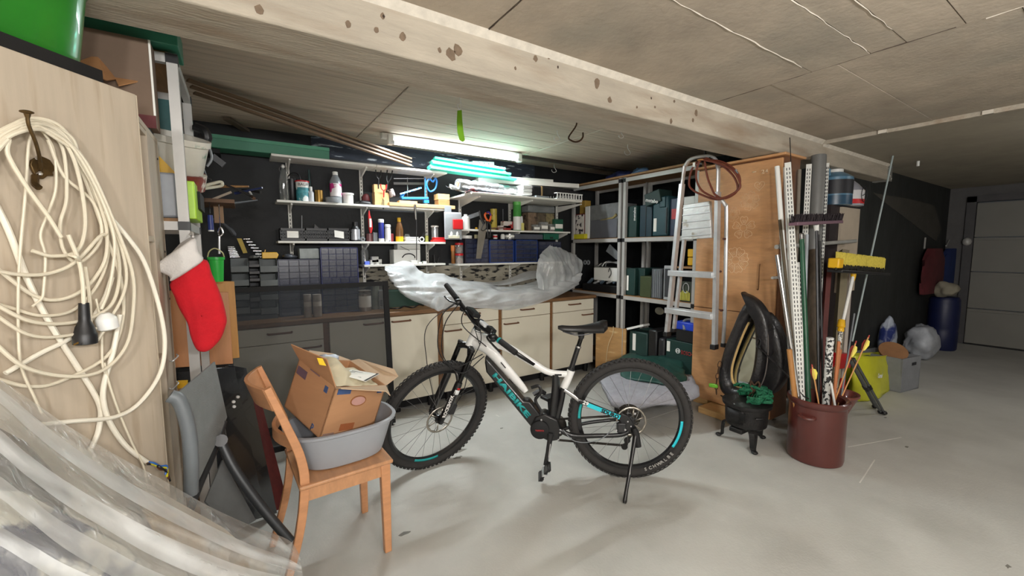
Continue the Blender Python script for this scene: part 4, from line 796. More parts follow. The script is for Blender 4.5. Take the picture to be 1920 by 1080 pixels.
t, y0, y1, h = rbox('yellow_carton', 'faded yellow carton at the back corner of the upper rack shelf', 'carton', 1076, 1097, 377, 3.61, z, .1, M('faded_yellow', (186, 150, 70), .6))
t, y0, y1, h = rbox('picture_box', 'dark red box with a white picture panel next to the clear crate', 'box', 1077, 1097, 401, 3.51, z, .08, M('box_maroon', (110, 36, 34), .5))
put('picture_panel', MB().bx(3.507, 3.511, y0 + .012, y1 - .03, z + .035, z + h - .012), mPICT, t)
rbox('yellow_level', 'yellow spirit level lying at the shelf edge in the rack corner', 'level', 1071, 1096, 439, 3.45, z, .05, M('level_yellow', (206, 196, 40), .45))
t, y0, y1, h = rbox('clear_crate', 'clear plastic crate with white lid edge full of tools on the upper rack shelf', 'crate', 1098, 1160, 383, 3.51, z, .30, M('crate_haze', (120, 122, 122), .35, var=.2, scale=8))
put('white_side', MB().bx(3.502, 3.512, y1 - .08, y1 - .002, z + .004, z + h - .004), mWHITEP, t, bevel=.004)
put('grey_inner_box', MB().bx(3.5, 3.511, y0 + .01, y1 - .10, z + .006, z + h * .55), M('inner_grey', (96, 98, 104), .4), t, bevel=.004)
put('hose_nozzle', MB().tube([PX(1126, 413, 3.505), PX(1150, 408, 3.5), PX(1156, 402, 3.5)], [.006, .012, .016], 8), M('nozzle', (150, 136, 90), .5, var=.3), t)
# machine cases with lettering
mWTXT = M('white_print', (230, 232, 230), .6, var=.02); mREDP = M('red_print', (150, 40, 40), .6)
def side_text(s, t, X, yhi, z, h, wid, vertical=False, mat=None):
    if vertical: text(s, (X, yhi, z), Z3, Y3, h, mat or mWTXT, t, width=wid, bold=.02)
    else: text(s, (X, yhi, z), -Y3, Z3, h, mat or mWTXT, t, width=wid, bold=.02)
t, y0, y1, h = rbox('machine_carton', 'slim dark green carton with white lettering up its front, beside the rack post', 'carton', 1177, 1194, 386, 3.49, z, .2, mGREENT); side_text('metabo', t, 3.487, y0 + .012, z + h * .52, .028, h * .42, True)
t, y0, y1, h = rbox('machine_case', 'dark blue green machine case between the slim carton and the big case', 'case', 1200, 1223, 384, 3.51, z, .28, M('case_blue_green', (22, 50, 62), .45)); put('case_seam', MB().bx(3.506, 3.511, y0 + (y1 - y0) * .45, y0 + (y1 - y0) * .5, z + .01, z + h - .01), mBLACK, t)
t, y0, y1, h = rbox('machine_case', 'big teal machine case with a white label and moulded latches', 'case', 1224, 1254, 368, 3.48, z, .30, mCASE2, bevel=.015)
put('label', MB().bx(3.477, 3.481, y1 - .055, y1 - .02, z + .05, z + .18), mPAPER, t); put('latch', MB().bx(3.468, 3.481, y0 + .03, y0 + .10, z + h * .72, z + h * .98), mCASE2, t, bevel=.006); put('grip_groove', MB().bx(3.474, 3.481, y0 + .012, y0 + .022, z + .03, z + h * .7), mBLACK, t)
t, y0, y1, h = rbox('machine_carton', 'dark green lettered carton lying tilted on top of the cases', 'carton', 1209, 1238, 359, 3.45, at(1222, 383, X=3.45).z, .2, M('carton_green2', (28, 52, 48), .55), tilt=-.22); zc = at(1214, 377, X=3.44).z; text('metabo', (3.446, y1 - .012, zc), V((0, -1, -.22)), V((0, -.22, 1)), .034, mWTXT, t, width=(y1 - y0) * .82, bold=.03)
t, y0, y1, h = rbox('machine_case', 'slate blue machine case with a red catch behind the ladder rail', 'case', 1256, 1272, 372, 3.51, z, .28, mCASEBLUE); put('red_catch', MB().bx(3.502, 3.511, y0 + .004, y1 - .03, z + h * .45, z + h * .72), mRED, t)
rbox('white_carton', 'white carton behind the ladder platform on the upper rack shelf', 'carton', 1282, 1304, 368, 3.51, z, .25, mWHITEP)
z = ZRK[2] + .001
t, y0, y1, h = rbox('black_tray', 'shallow black tray full of bits on the middle rack shelf', 'tray', 1092, 1164, 534, 3.46, z, .30, mBLACK)
for k in range(5): solo('plastic_part', MB().bar(PX(1103 + k * 12, 531, 3.505), PX(1112 + k * 12, 522 + (k % 2) * 5, 3.5), .04, .022), M('part_grey%d' % (k % 2), [(96, 112, 126), (168, 170, 170)][k % 2], .4), ['first', 'second', 'third', 'fourth', 'fifth'][k] + ' grey-blue part from the left heaped in the black tray', 'part', 'parts in the black tray', bevel=.004)
zt = at(1135, 527, X=3.48).z
t, y0, y1, h = rbox('white_tub', 'white open plastic tub heaped with cables on the middle rack shelf', 'tub', 1113, 1161, 502, 3.48, zt, .22, mWHITEP, bevel=.01)
for k in range(6):
    zz = zt + h + .012; pts = [(3.49 + .03 * (k % 3), y1 - .02 - .02 * k, zz), (3.53, y1 - .08 - .02 * k, zz + .03 + .006 * k), (3.57, y0 + .06, zz + .02 + .008 * (5 - k)), (3.51 + .02 * k, y0 + .015 * k, zz)]
    put('cable', MB().tube(smooth_path(pts, 5), .006, 6), [mBLACK, mWHITEP, mGREY][k % 3], t)
put('cable', MB().tube(smooth_path([PX(1141, 510, 3.475), PX(1143, 503, 3.47), PX(1146, 512, 3.472), PX(1142, 521, 3.472)], 5), .004, 6), mBLACK, t)
solo('grey_flap', MB().prism([PX(1136, 471, 3.55), PX(1143, 458, 3.55), PX(1164, 478, 3.55), PX(1156, 487, 3.55)], (.012, 0, 0)), mGREY, 'grey plastic panel tilted behind the cable tub', 'panel')
c = PX(1100, 492, 3.59)
for k in (-1, 1): solo('cable_spool', MB().tube([c + V((0, k * .028, 0)) + V((0, cos(a), sin(a))) * .022 for a in [2 * pi * i / 14 for i in range(14)]], .009, 7, closed=True), mGREY, ['grey tape ring lying right in the rack corner', 'grey tape ring lying left in the rack corner'][(k + 1) // 2], 'tape')
t, y0, y1, h = rbox('machine_case', 'dark green case with an upright white label on the middle rack shelf', 'case', 1173, 1191, 503, 3.48, z, .28, mGREENT); put('label', MB().bx(3.477, 3.481, y1 - .045, y1 - .02, z + .05, z + .21), mPAPER, t)
rbox('machine_case', 'plain dark green case right of the labelled one on the middle shelf', 'case', 1191, 1209, 503, 3.53, z, .28, mGREENT)
t, y0, y1, h = rbox('olive_box', 'short olive green box standing at the front of the middle shelf', 'box', 1200, 1221, 518, 3.45, z, .2, mOLIVE)
t, y0, y1, h = rbox('grey_case', 'ribbed dark grey case right of the olive box', 'case', 1222, 1242, 504, 3.46, z, .26, M('case_grey', (84, 88, 92), .45))
for k in range(4): put('rib', MB().bx(3.455, 3.462, y0 + .02 + k * .022, y0 + .03 + k * .022, z + .01, z + h - .01), mGREY, t)
t, y0, y1, h = rbox('picture_frame_box', 'pale grey framed panel standing beside the ladder on the middle shelf', 'panel', 1245, 1262, 498, 3.44, z, .03, M('pale_grey', (176, 178, 180), .4)); put('dark_pane', MB().bx(3.437, 3.441, y0 + .015, y1 - .015, z + .03, z + h - .03), mDKGREY, t)
for i, (a, b) in enumerate(((467, 482), (483, 498))): rbox('yellow_carton', ['upper yellow carton between the ladder rails', 'lower yellow carton between the ladder rails'][i], 'carton', 1289, 1308, a, 3.47, at(1300, b, X=3.47).z, .15, mYEL)
solo('carton_ledge', MB().bx(3.45, 3.7, at(1309, 500, X=3.45).y, at(1270, 500, X=3.45).y, at(1300, 500, X=3.45).z - .02, at(1300, 500, X=3.45).z - .003), mBOARD, 'short wooden ledge carrying the yellow cartons', 'ledge')
t, y0, y1, h = rbox('drill_bit_case', 'drill bit case with yellow bits standing between the ladder steps', 'bit case', 1277, 1297, 528, 3.45, z, .04, M('bitcase', (52, 58, 48), .5))
for k in range(7): put('drill_bit', MB().cyl((3.445, y0 + .015 + k * .015, z + .015), (3.445, y0 + .015 + k * .015, z + .09 + .008 * (k % 3)), .0045, 7), M('bit_yellow', (206, 200, 90), .4), t)
put('case_ring', MB().tube([PX(1286, 540, 3.443) + V((0, cos(a) * .03, sin(a) * .045)) for a in [2 * pi * i / 18 for i in range(18)]], .003, 6, closed=True), mALU, t)
z = ZRK[3] + .001
t, y0, y1, h = rbox('machine_case', 'dark green floor case with a tall white label, lowest rack shelf', 'case', 1180, 1214, 622, 3.47, z, .30, mGREENT, bevel=.012); put('label', MB().bx(3.467, 3.471, y1 - .09, y1 - .05, z + .18, z + .36), mPAPER, t)
t, y0, y1, h = rbox('machine_case', 'black slanted case on the lowest rack shelf, next to the labelled one', 'case', 1215, 1232, 618, 3.47, z, .30, mBLACK, bevel=.02)
t, y0, y1, h = rbox('machine_case', 'small black rounded case on the lowest rack shelf beside the lettered box', 'case', 1233, 1247, 634, 3.45, z, .28, M('black_case', (34, 34, 38), .45), bevel=.025)
t, y0, y1, h = rbox('lettered_tool_box', 'dark green cardboard tool box with red lettering at the bottom of the rack', 'box', 1249, 1300, 640, 3.41, z, .30, mGREENT)
side_text('BOSCH', t, 3.407, y0 + (y1 - y0) * .42, z + h * .70, .038, (y1 - y0) * .42, mat=mREDP); put('round_emblem', MB().tube([V((3.408, y0 + (y1 - y0) * .54, z + h * .76)) + V((0, cos(a), sin(a))) * .022 for a in [2 * pi * i / 18 for i in range(18)]], .003, 5, closed=True).bx(3.406, 3.41, y0 + (y1 - y0) * .54 - .012, y0 + (y1 - y0) * .54 - .006, z + h * .73, z + h * .79).bx(3.406, 3.41, y0 + (y1 - y0) * .54 + .006, y0 + (y1 - y0) * .54 + .012, z + h * .73, z + h * .79).bx(3.406, 3.41, y0 + (y1 - y0) * .54 - .008, y0 + (y1 - y0) * .54 + .008, z + h * .757, z + h * .763), mWTXT, t, kind='stuff'); put('label', MB().bx(3.406, 3.411, y1 - .045, y1 - .012, z + h * .70, z + h * .95), mPAPER, t)
zt = z + h + .002
t, y0, y1, h = rbox('tool_box', 'black toolbox with blue lid and grey handle on the lettered box', 'toolbox', 1268, 1303, 606, 3.41, zt, .22, mBLACK)
put('lid', MB().bx(3.4, 3.64, y0 - .004, y1 + .004, zt + h * .62, zt + h + .01), M('toolbox_blue', (32, 66, 190), .4), t, bevel=.012); put('handle', MB().tube(smooth_path([PX(1283, 618, 3.39), PX(1282, 603, 3.43), PX(1290, 599, 3.47), PX(1300, 600, 3.49)], 4), .012, 8), mGREY, t)
solo('white_tray', MB().bar(PX(1181, 616, 3.49), PX(1212, 609, 3.49), .10, .022), mWHITEP, 'white plastic tray lying on the green floor case', 'tray')
solo('white_disc', MB().lathe([(.04, 0), (.04, .008)], PX(1237, 583, 3.75), (-1, 0, 0), 18, 1.0, 1.4, Z3), M('ivory_disc', (150, 146, 130), .6), 'pale oval plate hanging in the dark behind the lowest rack shelf', 'plate')
# things on top of the racks
zt = ZRK[0] + .002
solo('rack_top_board', MB().bx(XF - .03, XBK, 2.25, 3.93, zt, zt + .018), M('chip_board', (150, 116, 78), .6, var=.2, scale=9), 'brown board lying on top of both racks', 'board')
lump('blue_bag', 'dark blue bag on top of the rack near the ceiling', 'bag', 1165, 315, 3.35, (.10, .16, .05), M('bag_blue', (34, 46, 92), .5, var=.3, scale=9), zt + .02, 31, .35)
lump('light_blue_bag', 'pale blue plastic bag beside the dark blue one on the rack top', 'bag', 1203, 306, 3.05, (.09, .10, .045), M('bag_pale_blue', (96, 130, 168), .4, var=.3, scale=9), zt + .02, 32, .4)

# ================================================================ wardrobe
WX = 3.40; WY0, WY1, WZ1 = 1.535, 2.215, 2.085
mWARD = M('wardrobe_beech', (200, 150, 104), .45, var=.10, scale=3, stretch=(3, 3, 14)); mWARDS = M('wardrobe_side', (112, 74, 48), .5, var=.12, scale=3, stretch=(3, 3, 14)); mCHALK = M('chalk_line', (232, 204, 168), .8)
wd = thing('wardrobe', 'tall beech wardrobe with chalk flowers on its upper door, right of the ladder', 'wardrobe', (3.66, 1.875, .055))
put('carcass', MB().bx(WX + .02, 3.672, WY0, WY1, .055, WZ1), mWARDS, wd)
put('upper_door', MB().bx(WX, WX + .02, WY0 + .004, WY1 - .002, .885, WZ1 - .012), mWARD, wd, bevel=.003)
put('lower_door', MB().bx(WX, WX + .02, WY0 + .004, WY1 - .002, .06, .880), mWARD, wd, bevel=.003)
put('cornice', MB().bx(WX - .035, 3.70, WY0 - .03, WY1 + .02, WZ1, WZ1 + .019), mWARD, wd, bevel=.006)
ud = [c for c in wd.children if c.name.startswith('upper_door')][0]
hp = [at(1424, 497, X=WX), at(1421, 499, X=WX - .025), at(1420, 540, X=WX - .025), at(1424, 543, X=WX)]
put('handle', MB().tube(smooth_path([at(1425, 496, X=WX), at(1424, 500, X=WX - .026), at(1422, 540, X=WX - .026), at(1420, 543, X=WX)], 4), .004, 7), M('bronze_handle', (120, 84, 50), .35, metal=.6), ud)
def flower(px, py, r, n=6, name='chalk_flower', rt=.0016):
    c = at(px, py, X=WX - .001); mb = MB(); ck = lambda a, q: c + V((0, -cos(a) * q, sin(a) * q))
    mb.tube([ck(2 * pi * i / 16, r * .3) for i in range(16)], rt, 5, closed=True)
    for k in range(n):
        a = 2 * pi * k / n + .3; mb.tube(smooth_path([ck(a - .34, r * .34), ck(a - .42, r * .8), ck(a - .2, r * .98), ck(a, r * .9), ck(a + .2, r), ck(a + .42, r * .8), ck(a + .34, r * .34)], 3), rt, 5)
        for d in (-.2, 0, .2): mb.tube([ck(a + d * .7, r * .42), ck(a + d, r * .72)], rt * .8, 4)
    put(name, mb, mCHALK, ud, kind='stuff')
flower(1394, 427, .092, 5); flower(1379, 488, .108, 8); flower(1406, 377, .075, 6, rt=.001); flower(1374, 402, .06, 6, rt=.0009)
c = at(1424, 348, X=WX - .001); hp = [c + V((0, -.038 * 16 * sin(t) ** 3 / 16, .034 * (13 * cos(t) - 5 * cos(2 * t) - 2 * cos(3 * t) - cos(4 * t)) / 14)) for t in [2 * pi * i / 24 for i in range(24)]]
put('chalk_heart', MB().tube(hp, .0016, 5, closed=True).tube([c + (p - c) * .45 for p in hp], .0012, 5, closed=True), mCHALK, ud, kind='stuff')
side_text('24', ud, WX - .001, at(1427, 326, X=WX).y, at(1427, 326, X=WX).z, .03, .05, mat=mCHALK); side_text('-', ud, WX - .001, at(1410, 326, X=WX).y, at(1410, 326, X=WX).z, .04, .03, mat=mCHALK)
solo('wood_plank', MB().bx(3.22, 3.66, 1.72, 2.02, .001, .054), mPINE, 'pale plank under the near side of the wardrobe', 'plank', bevel=.003)
solo('wood_plank', MB().bx(3.42, 3.66, 2.06, 2.2, .001, .054), mPINE, 'pale plank under the far side of the wardrobe', 'plank', bevel=.003)

# ================================================================ aluminium stepladder hanging before the wardrobe
LX = 3.16
ld = thing('step_ladder', 'folded aluminium stepladder hanging in front of the wardrobe', 'ladder', at(1300, 650, X=LX))
Q = lambda px, py, X=LX: at(px, py, X=X)
lp = smooth_path([Q(1251.5, 622), Q(1266, 460), Q(1281, 330), Q(1286, 309), Q(1298, 297), Q(1325, 292.5), Q(1340, 297), Q(1346, 315), Q(1346.5, 345), Q(1341, 574), Q(1339.5, 648)], 7)
put('front_frame', MB().tube(lp, .020, 8, up=(1, 0, 0), flat=.62), mALU, ld)
put('front_rail_face', MB().bar(Q(1251, 622, LX - .004), Q(1279, 345, LX - .004), .028, .045, X3), mALU, ld); put('front_rail_face', MB().bar(Q(1340, 648, LX - .004), Q(1346, 360, LX - .004), .028, .045, X3), mALU, ld)
X2 = LX + .085
put('rear_rail', MB().tube(smooth_path([Q(1350, 372, X2 - .05), Q(1359, 384, X2 - .02), Q(1362, 405, X2), Q(1359, 580, X2), Q(1356, 646, X2)], 6), .015, 8, up=(1, 0, 0)), mALU, ld); put('rear_rail', MB().bar(Q(1283, 450, X2), Q(1264, 616, X2), .024, .03, X3), mALU, ld)
put('platform', MB().hexa([Q(1277, 450, LX - .02), Q(1334, 446, LX - .02), Q(1330, 377, LX - .02), Q(1281, 384, LX - .02)], [p + X3 * .035 for p in (Q(1277, 450, LX - .02), Q(1334, 446, LX - .02), Q(1330, 377, LX - .02), Q(1281, 384, LX - .02))]), M('worn_aluminium', (206, 206, 204), .42, metal=.6, var=.1, c2=(156, 144, 124), thr=.58, sharp=.1, s2=9, bump=.2, bscale=40), ld, bevel=.004)
for k in range(5):
    f_ = (k + .5) / 5; a = Q(1277, 450, LX - .024).lerp(Q(1281, 384, LX - .024), f_); b = Q(1334, 446, LX - .024).lerp(Q(1330, 377, LX - .024), f_); put('platform_rib', MB().bar(a, b, .006, .008, X3), mALU, ld)
def step(pa, pb, d=.10, h=.045):
    a = Q(*pa); b = Q(*pb); a.z = b.z = (a.z + b.z) / 2
    n = put('step', MB().hexa([a + V((-.05, 0, 0)), b + V((-.05, 0, 0)), b + V((.05, 0, 0)), a + V((.05, 0, 0))], [a + V((-.05, 0, h)), b + V((-.05, 0, h)), b + V((.05, 0, h)), a + V((.05, 0, h))]), mALU, ld, bevel=.003)
    for k in range(4): put('tread_rib', MB().bx(a.x - .045 + k * .026, a.x - .035 + k * .026, b.y, a.y, a.z + h - .001, a.z + h + .003), mALU, n)
step((1258, 520), (1341, 518)); step((1252, 592), (1339, 592))
for pp in ((1251, 628), (1339.5, 652)): p = Q(*pp); put('rubber_foot', MB().bx(p.x - .035, p.x + .03, p.y - .02, p.y + .02, p.z - .012, p.z + .03), mBLACK, ld, bevel=.004)
for pp in ((1357, 648), (1263, 620)): p = Q(*pp, X2); put('rubber_foot', MB().bx(p.x - .02, p.x + .02, p.y - .018, p.y + .018, p.z - .012, p.z + .02), mBLACK, ld, bevel=.004)
for pp in ((1358, 448), (1350, 509), (1353, 582)): p = Q(*pp, LX + .03); put('pivot_rivet', MB().cyl(p - X3 * .012, p + X3 * .012, .009, 10), M('rivet_brown', (84, 48, 40), .5), ld)
hk = at(1322, 262, Z=ZR); hook_x = LX + .0
solo('ladder_hook', MB().tube(smooth_path([V((LX, Q(1322, 290).y, 2.109)), Q(1322, 284), Q(1326, 298, LX + .03), Q(1330, 302, LX), Q(1331, 295, LX - .03)], 5), .005, 7), mBLACK, 'black hook in the beam holding the stepladder', 'hook')
hs = thing('hose_coil', 'red brown rubber hose coil hanging over the ladder top', 'hose', Q(1335, 375, LX - .05))
mHOSE = M('hose_brown', (110, 54, 38), .5, var=.1)
for k, pts in enumerate(([(1313, 300), (1297, 318), (1292, 345), (1300, 357), (1322, 368), (1345, 374), (1368, 368), (1385, 352), (1386, 330), (1370, 312), (1348, 302), (1325, 300)], [(1322, 298), (1326, 330), (1334, 352), (1342, 366), (1360, 372), (1382, 358), (1378, 335), (1360, 315), (1340, 305)], [(1312, 302), (1305, 330), (1312, 352), (1326, 364), (1350, 372), (1376, 362), (1388, 348), (1376, 322), (1352, 308), (1330, 302)])):
    put('hose_loop', MB().tube(smooth_path([Q(px, py, LX - .045 - .018 * k) for px, py in pts], 6, True), .008, 8, closed=True), mHOSE, hs)
put('tie', MB().tube([Q(1313, 300, LX - .10) + V((.0 + cos(a) * .02, sin(a) * .02, 0)) for a in [2 * pi * i / 12 for i in range(12)]], .005, 6, closed=True), M('tan_tie', (170, 120, 70), .7), hs); put('price_tag', MB().bx(LX - .115, LX - .113, Q(1317, 310).y - .01, Q(1317, 310).y + .01, Q(1315, 316).z, Q(1315, 308).z), mPAPER, hs)
put('hose_end', MB().tube([Q(1376, 320, LX - .06), Q(1383, 324, LX - .07), Q(1380, 318, LX - .07)], .006, 7), mGREY, hs)

# ================================================================ on the floor by the racks
b0 = at(1117, 690, Z=0)
bx_ = thing('plywood_board', 'thick plywood board standing on edge beside the right base cabinet', 'board', (3.62, 3.25, 0))
p = [at(1113, 700, Z=0), at(1174, 708, Z=0)]; p0, p1 = at(1116, 699, Z=0), at(1172, 707, Z=0); nrm = (p1 - p0).cross(Z3).normalized(); nrm = nrm if nrm.x > 0 else -nrm
ztp = onpl(1140, 614, p0, nrm).z
put('panel', MB().hexa([p0, p1, p1 + nrm * .045, p0 + nrm * .045], [q + Z3 * ztp for q in (p0, p1, p1 + nrm * .045, p0 + nrm * .045)]), M('plywood', (186, 144, 92), .5, var=.12, scale=3, stretch=(2, 2, 8), c2=(206, 176, 130), thr=.62, sharp=.1, s2=3), bx_, bevel=.002)
pl0 = lambda px, py: onpl(px, py, p0 - nrm * .008, nrm)
solo('cream_cable', MB().tube(smooth_path([pl0(1150, 612), pl0(1149, 625), pl0(1141, 645), pl0(1137, 670), pl0(1136, 690)], 5), .004, 6), M('cream_cable', (222, 200, 156), .5), 'thin cream cable hanging over the plywood board', 'cable')
tp = [[at(1158, 674, Z=.30), at(1178, 664, Z=.33), at(1208, 668, Z=.33), at(1240, 668, Z=.34), at(1266, 664, Z=.35)], [at(1160, 692, Z=.30), at(1185, 684, Z=.33), at(1215, 688, Z=.34), at(1245, 690, Z=.34), at(1280, 690, Z=.32)], [at(1172, 712, Z=.26), at(1200, 714, Z=.28), at(1225, 718, Z=.28), at(1250, 722, Z=.28), at(1284, 716, Z=.26)]]
solo('green_tarp', sheet_mesh(tp, 9, 9, .03, 11.0), M('tarp_green', (26, 70, 62), .55, var=.2, scale=6), 'crumpled dark green tarpaulin on the grey cushion below the rack', 'tarpaulin', thick=.012, ang=180)
cp = [[at(1124, 712, Z=.235), at(1160, 704, Z=.24), at(1210, 705, Z=.24), at(1255, 704, Z=.24), at(1296, 708, Z=.24)], [at(1136, 742, Z=.235), at(1170, 738, Z=.24), at(1215, 742, Z=.24), at(1262, 738, Z=.24), at(1308, 733, Z=.235)], [at(1144, 758, Z=.20), at(1185, 764, Z=.19), at(1230, 760, Z=.19), at(1272, 756, Z=.20), at(1308, 746, Z=.20)]]
solo('garden_cushion', sheet_mesh(cp, 6, 6, .014, 4.0), M('cushion_grey', (160, 160, 168), .9, var=.1, scale=20, bump=.3, bscale=60), 'light grey garden cushion on the low bench behind the rear wheel', 'cushion', thick=.05, ang=180)
st = thing('low_bench', 'low dark bench carrying the grey cushion behind the rear wheel', 'bench', (2.75, 2.40, 0))
q4 = [at(1150, 752, Z=.15), at(1290, 742, Z=.15), at(1280, 715, Z=.15), at(1140, 718, Z=.15)]
put('bench_top', MB().prism(q4, (0, 0, .02)), mBLACKM, st)
for q in q4: c = q.lerp(sum(q4, V()) / 4, .1); put('leg', MB().bx(c.x - .015, c.x + .015, c.y - .015, c.y + .015, 0, .15), mBLACKM, st)
# ================================================================ left: bookcase with cable coils
E0 = V((-.231, 1.639, 0)); AL = V((-.6446, -.7645, 0)); NP = V((.7645, -.6446, 0)); BK = -NP
mBIRCH = M('birch_panel', (184, 170, 151), .5, var=.07, scale=3, stretch=(9, 9, .7), c2=(170, 154, 133), thr=.56, sharp=.14, s2=4)
mBIRCHE = M('birch_edge', (194, 180, 158), .55, var=.08)
def PL(px, py, off=.0): return onpl(px, py, E0 + NP * off, NP)
bc = thing('bookcase', 'tall birch bookcase side with cables hanging on it at the left', 'bookcase', (-.42, 1.50, 0))
put('side_panel', MB().fr(E0, AL, -NP, Z3, 0, .75, 0, .02, 0, 1.85), mBIRCH, bc, bevel=.002)
put('panel_edge', MB().fr(E0, AL, -NP, Z3, -.004, .0, .001, .019, 0, 1.848), mBIRCHE, bc)
XS = -.245
yA = at(287, 400, X=XS).y; yB = at(306, 400, X=XS).y; zS = at(288, 262, X=XS).z
put('stile', MB().bx(XS - .3, XS, yB - .02, yB, 0, zS), mBIRCHE, bc, bevel=.002)
put('front_stile', MB().bx(XS - .02, XS, yA, yB - .02, 0, zS), mBIRCH, bc, bevel=.002)
put('top_board', MB().prism([(XS - .3, 1.665, 1.80), (XS, 1.665, 1.80), (XS, yB, zS), (XS - .3, yB, zS)], (0, 0, .018)), mBIRCHE, bc)
for py in (252, 442, 560, 700): zz = at(280, py, X=XS).z; put('shelf_board', MB().bx(XS - .3, XS - .002, 1.67, yA, zz - .018, zz), mBIRCHE, bc)
put('back_board', MB().bx(XS - .30, XS - .29, 1.68, yB, .02, 1.78), M('birch_dark', (150, 126, 100), .6), bc)
for px, py in ((273, 298), (287, 472), (296, 560)): c = at(px + 22, py, X=XS + .001); put('peg_hole', MB().cyl(c, c + X3 * .002, .004, 8), mINK, bc)
for py in (676, 728): c = at(317, py, X=XS); put('wire_staple', MB().tube(smooth_path([c, c + V((.012, -.015, .0)), c + V((.026, .005, .012)), c + V((.02, .03, .014))], 5), .0025, 6), mALU, bc)
carton_ = MB().bx(XS - .25, XS - .03, 1.69, yA - .005, at(280, 440, X=XS).z, at(280, 335, X=XS).z); solo('brown_carton', carton_, mCARD, 'brown carton standing inside the open birch bookcase', 'carton')
# brass hook and escutcheon on the panel
mBRASS = M('aged_brass', (92, 72, 42), .45, metal=.7, var=.35, scale=30)
put('hook', MB().tube(smooth_path([PL(51, 213, .075), PL(54, 235, .07), PL(66, 265, .055), PL(73, 290, .04), PL(76, 310, .02), PL(75, 320, .008)], 5), [.006, .005] + [.0036] * 24, 8), mBRASS, bc)
put('hook_tip', MB().ball(PL(50, 210, .078), (.012, .008, .004), 12, 6), mBRASS, bc)
esc = [(62, 296), (72, 292), (82, 296), (90, 300), (97, 310), (101, 316), (95, 324), (97, 330), (86, 330), (78, 336), (70, 335), (60, 326), (56, 318), (52, 308), (55, 300)]
put('escutcheon', MB().prism([PL(px, py, .002) for px, py in esc], NP * .007), mBRASS, bc, bevel=.002)
put('hook_foot', MB().tube(smooth_path([PL(66, 330, .01), PL(66, 345, .02), PL(73, 352, .03)], 4), .007, 8), mBRASS, bc)
for px, py in ((71, 297), (74, 325)): put('screw', MB().ball(PL(px, py, .010), .006, 8, 4), mCHROME, bc)
# the cables
mCBL = M('cable_beige', (216, 207, 186), .5, var=.06, scale=12); mCBW = M('cable_white', (232, 226, 210), .45, var=.04, scale=12)
ec = thing('extension_cable', 'beige extension cable in many coils on the brass hook', 'cable', PL(120, 700, .02))
rr = random.Random(12)
right = [[(160, 330), (190, 400), (203, 470), (185, 530), (140, 580), (80, 592), (20, 577), (-40, 560)], [(150, 300), (185, 370), (200, 430), (196, 490), (160, 540), (110, 562), (60, 552), (-10, 500)], [(165, 320), (200, 400), (222, 480), (221, 540), (200, 580), (140, 604), (60, 603), (-20, 565)], [(158, 300), (205, 400), (236, 500), (228, 560), (190, 610), (120, 630), (50, 626), (-30, 575)],
         [(170, 320), (215, 420), (248, 510), (250, 580), (238, 645), (200, 690), (140, 706), (50, 690), (-20, 635)], [(150, 310), (190, 420), (226, 520), (230, 600), (200, 668), (110, 716), (50, 724), (-20, 706)], [(40, 246), (85, 244), (118, 280), (125, 370), (113, 420), (120, 470), (150, 492), (190, 445), (175, 380), (120, 330), (90, 262)], [(140, 290), (175, 350), (200, 430), (185, 445), (140, 492), (90, 513), (30, 514), (-40, 500)],
         [(60, 470), (100, 480), (145, 470), (160, 420), (150, 340), (130, 280), (100, 252), (62, 238)], [(70, 236), (130, 270), (175, 340), (208, 420), (215, 470), (205, 540), (190, 580)]]
tops = [(-50, 300), (-10, 262), (25, 240), (60, 230), (100, 238), (130, 262)]
for k, tail in enumerate(right):
    head = [(px + rr.uniform(-6, 6), py + (k % 5) * 5 - 8) for px, py in tops] if k not in (6, 8) else []
    pts = head + tail; off = .018 + .0065 * (k % 5)
    put('cable_loop', MB().tube(smooth_path([PL(px, py, off + rr.uniform(-.004, .004)) for px, py in pts], 6), .0042 if k % 3 else .0037, 8), mCBL, ec)
put('cable_loop', MB().tube(smooth_path([PL(-30, 312, .05), PL(15, 262, .052), PL(15, 290, .05), PL(50, 350, .05), PL(90, 405, .046), PL(115, 445, .05)], 6), .0042, 8), mCBL, ec)
put('cable_end', MB().tube(smooth_path([PL(128, 440, .05), PL(148, 490, .05), PL(155, 530, .05), PL(157, 570, .05)], 6), .0044, 8), mCBL, ec)
put('tie', MB().tube(smooth_path([PL(130, 478, .05), PL(142, 482, .065), PL(150, 490, .05)], 4), .004, 6), mCBL, ec)
sk = put('black_socket', MB().lathe([(.010, 0), (.011, .03), (.0115, .045), (.018, .06), (.021, .075), (.0235, .080), (.0235, .102), (.020, .104)], PL(157, 568, .045), (PL(161, 660, .045) - PL(157, 568, .045)), 18), mBLACK, ec)
put('sticker', MB().fr(PL(138, 648, .071), PL(147, 644, .071) - PL(138, 648, .071), NP * .001, Z3, 0, 1, 0, 1, 0, .004), mGOLD, ec)
put('white_plug', MB().lathe([(.016, 0), (.022, .004), (.022, .030), (.018, .036), (.009, .045)], PL(204, 618, .045), PL(192, 570, .045) - PL(204, 618, .045), 16), mWHITEP, ec)
put('plug_cable', MB().tube(smooth_path([PL(195, 620, .04), PL(180, 640, .035), PL(172, 630, .03), PL(168, 560, .03), PL(160, 500, .03)], 5), .0038, 7), mCBL, ec)
wc = thing('white_cable', 'thick white cable hanging down the panel with bare coloured wire ends', 'cable', PL(280, 880, .03))
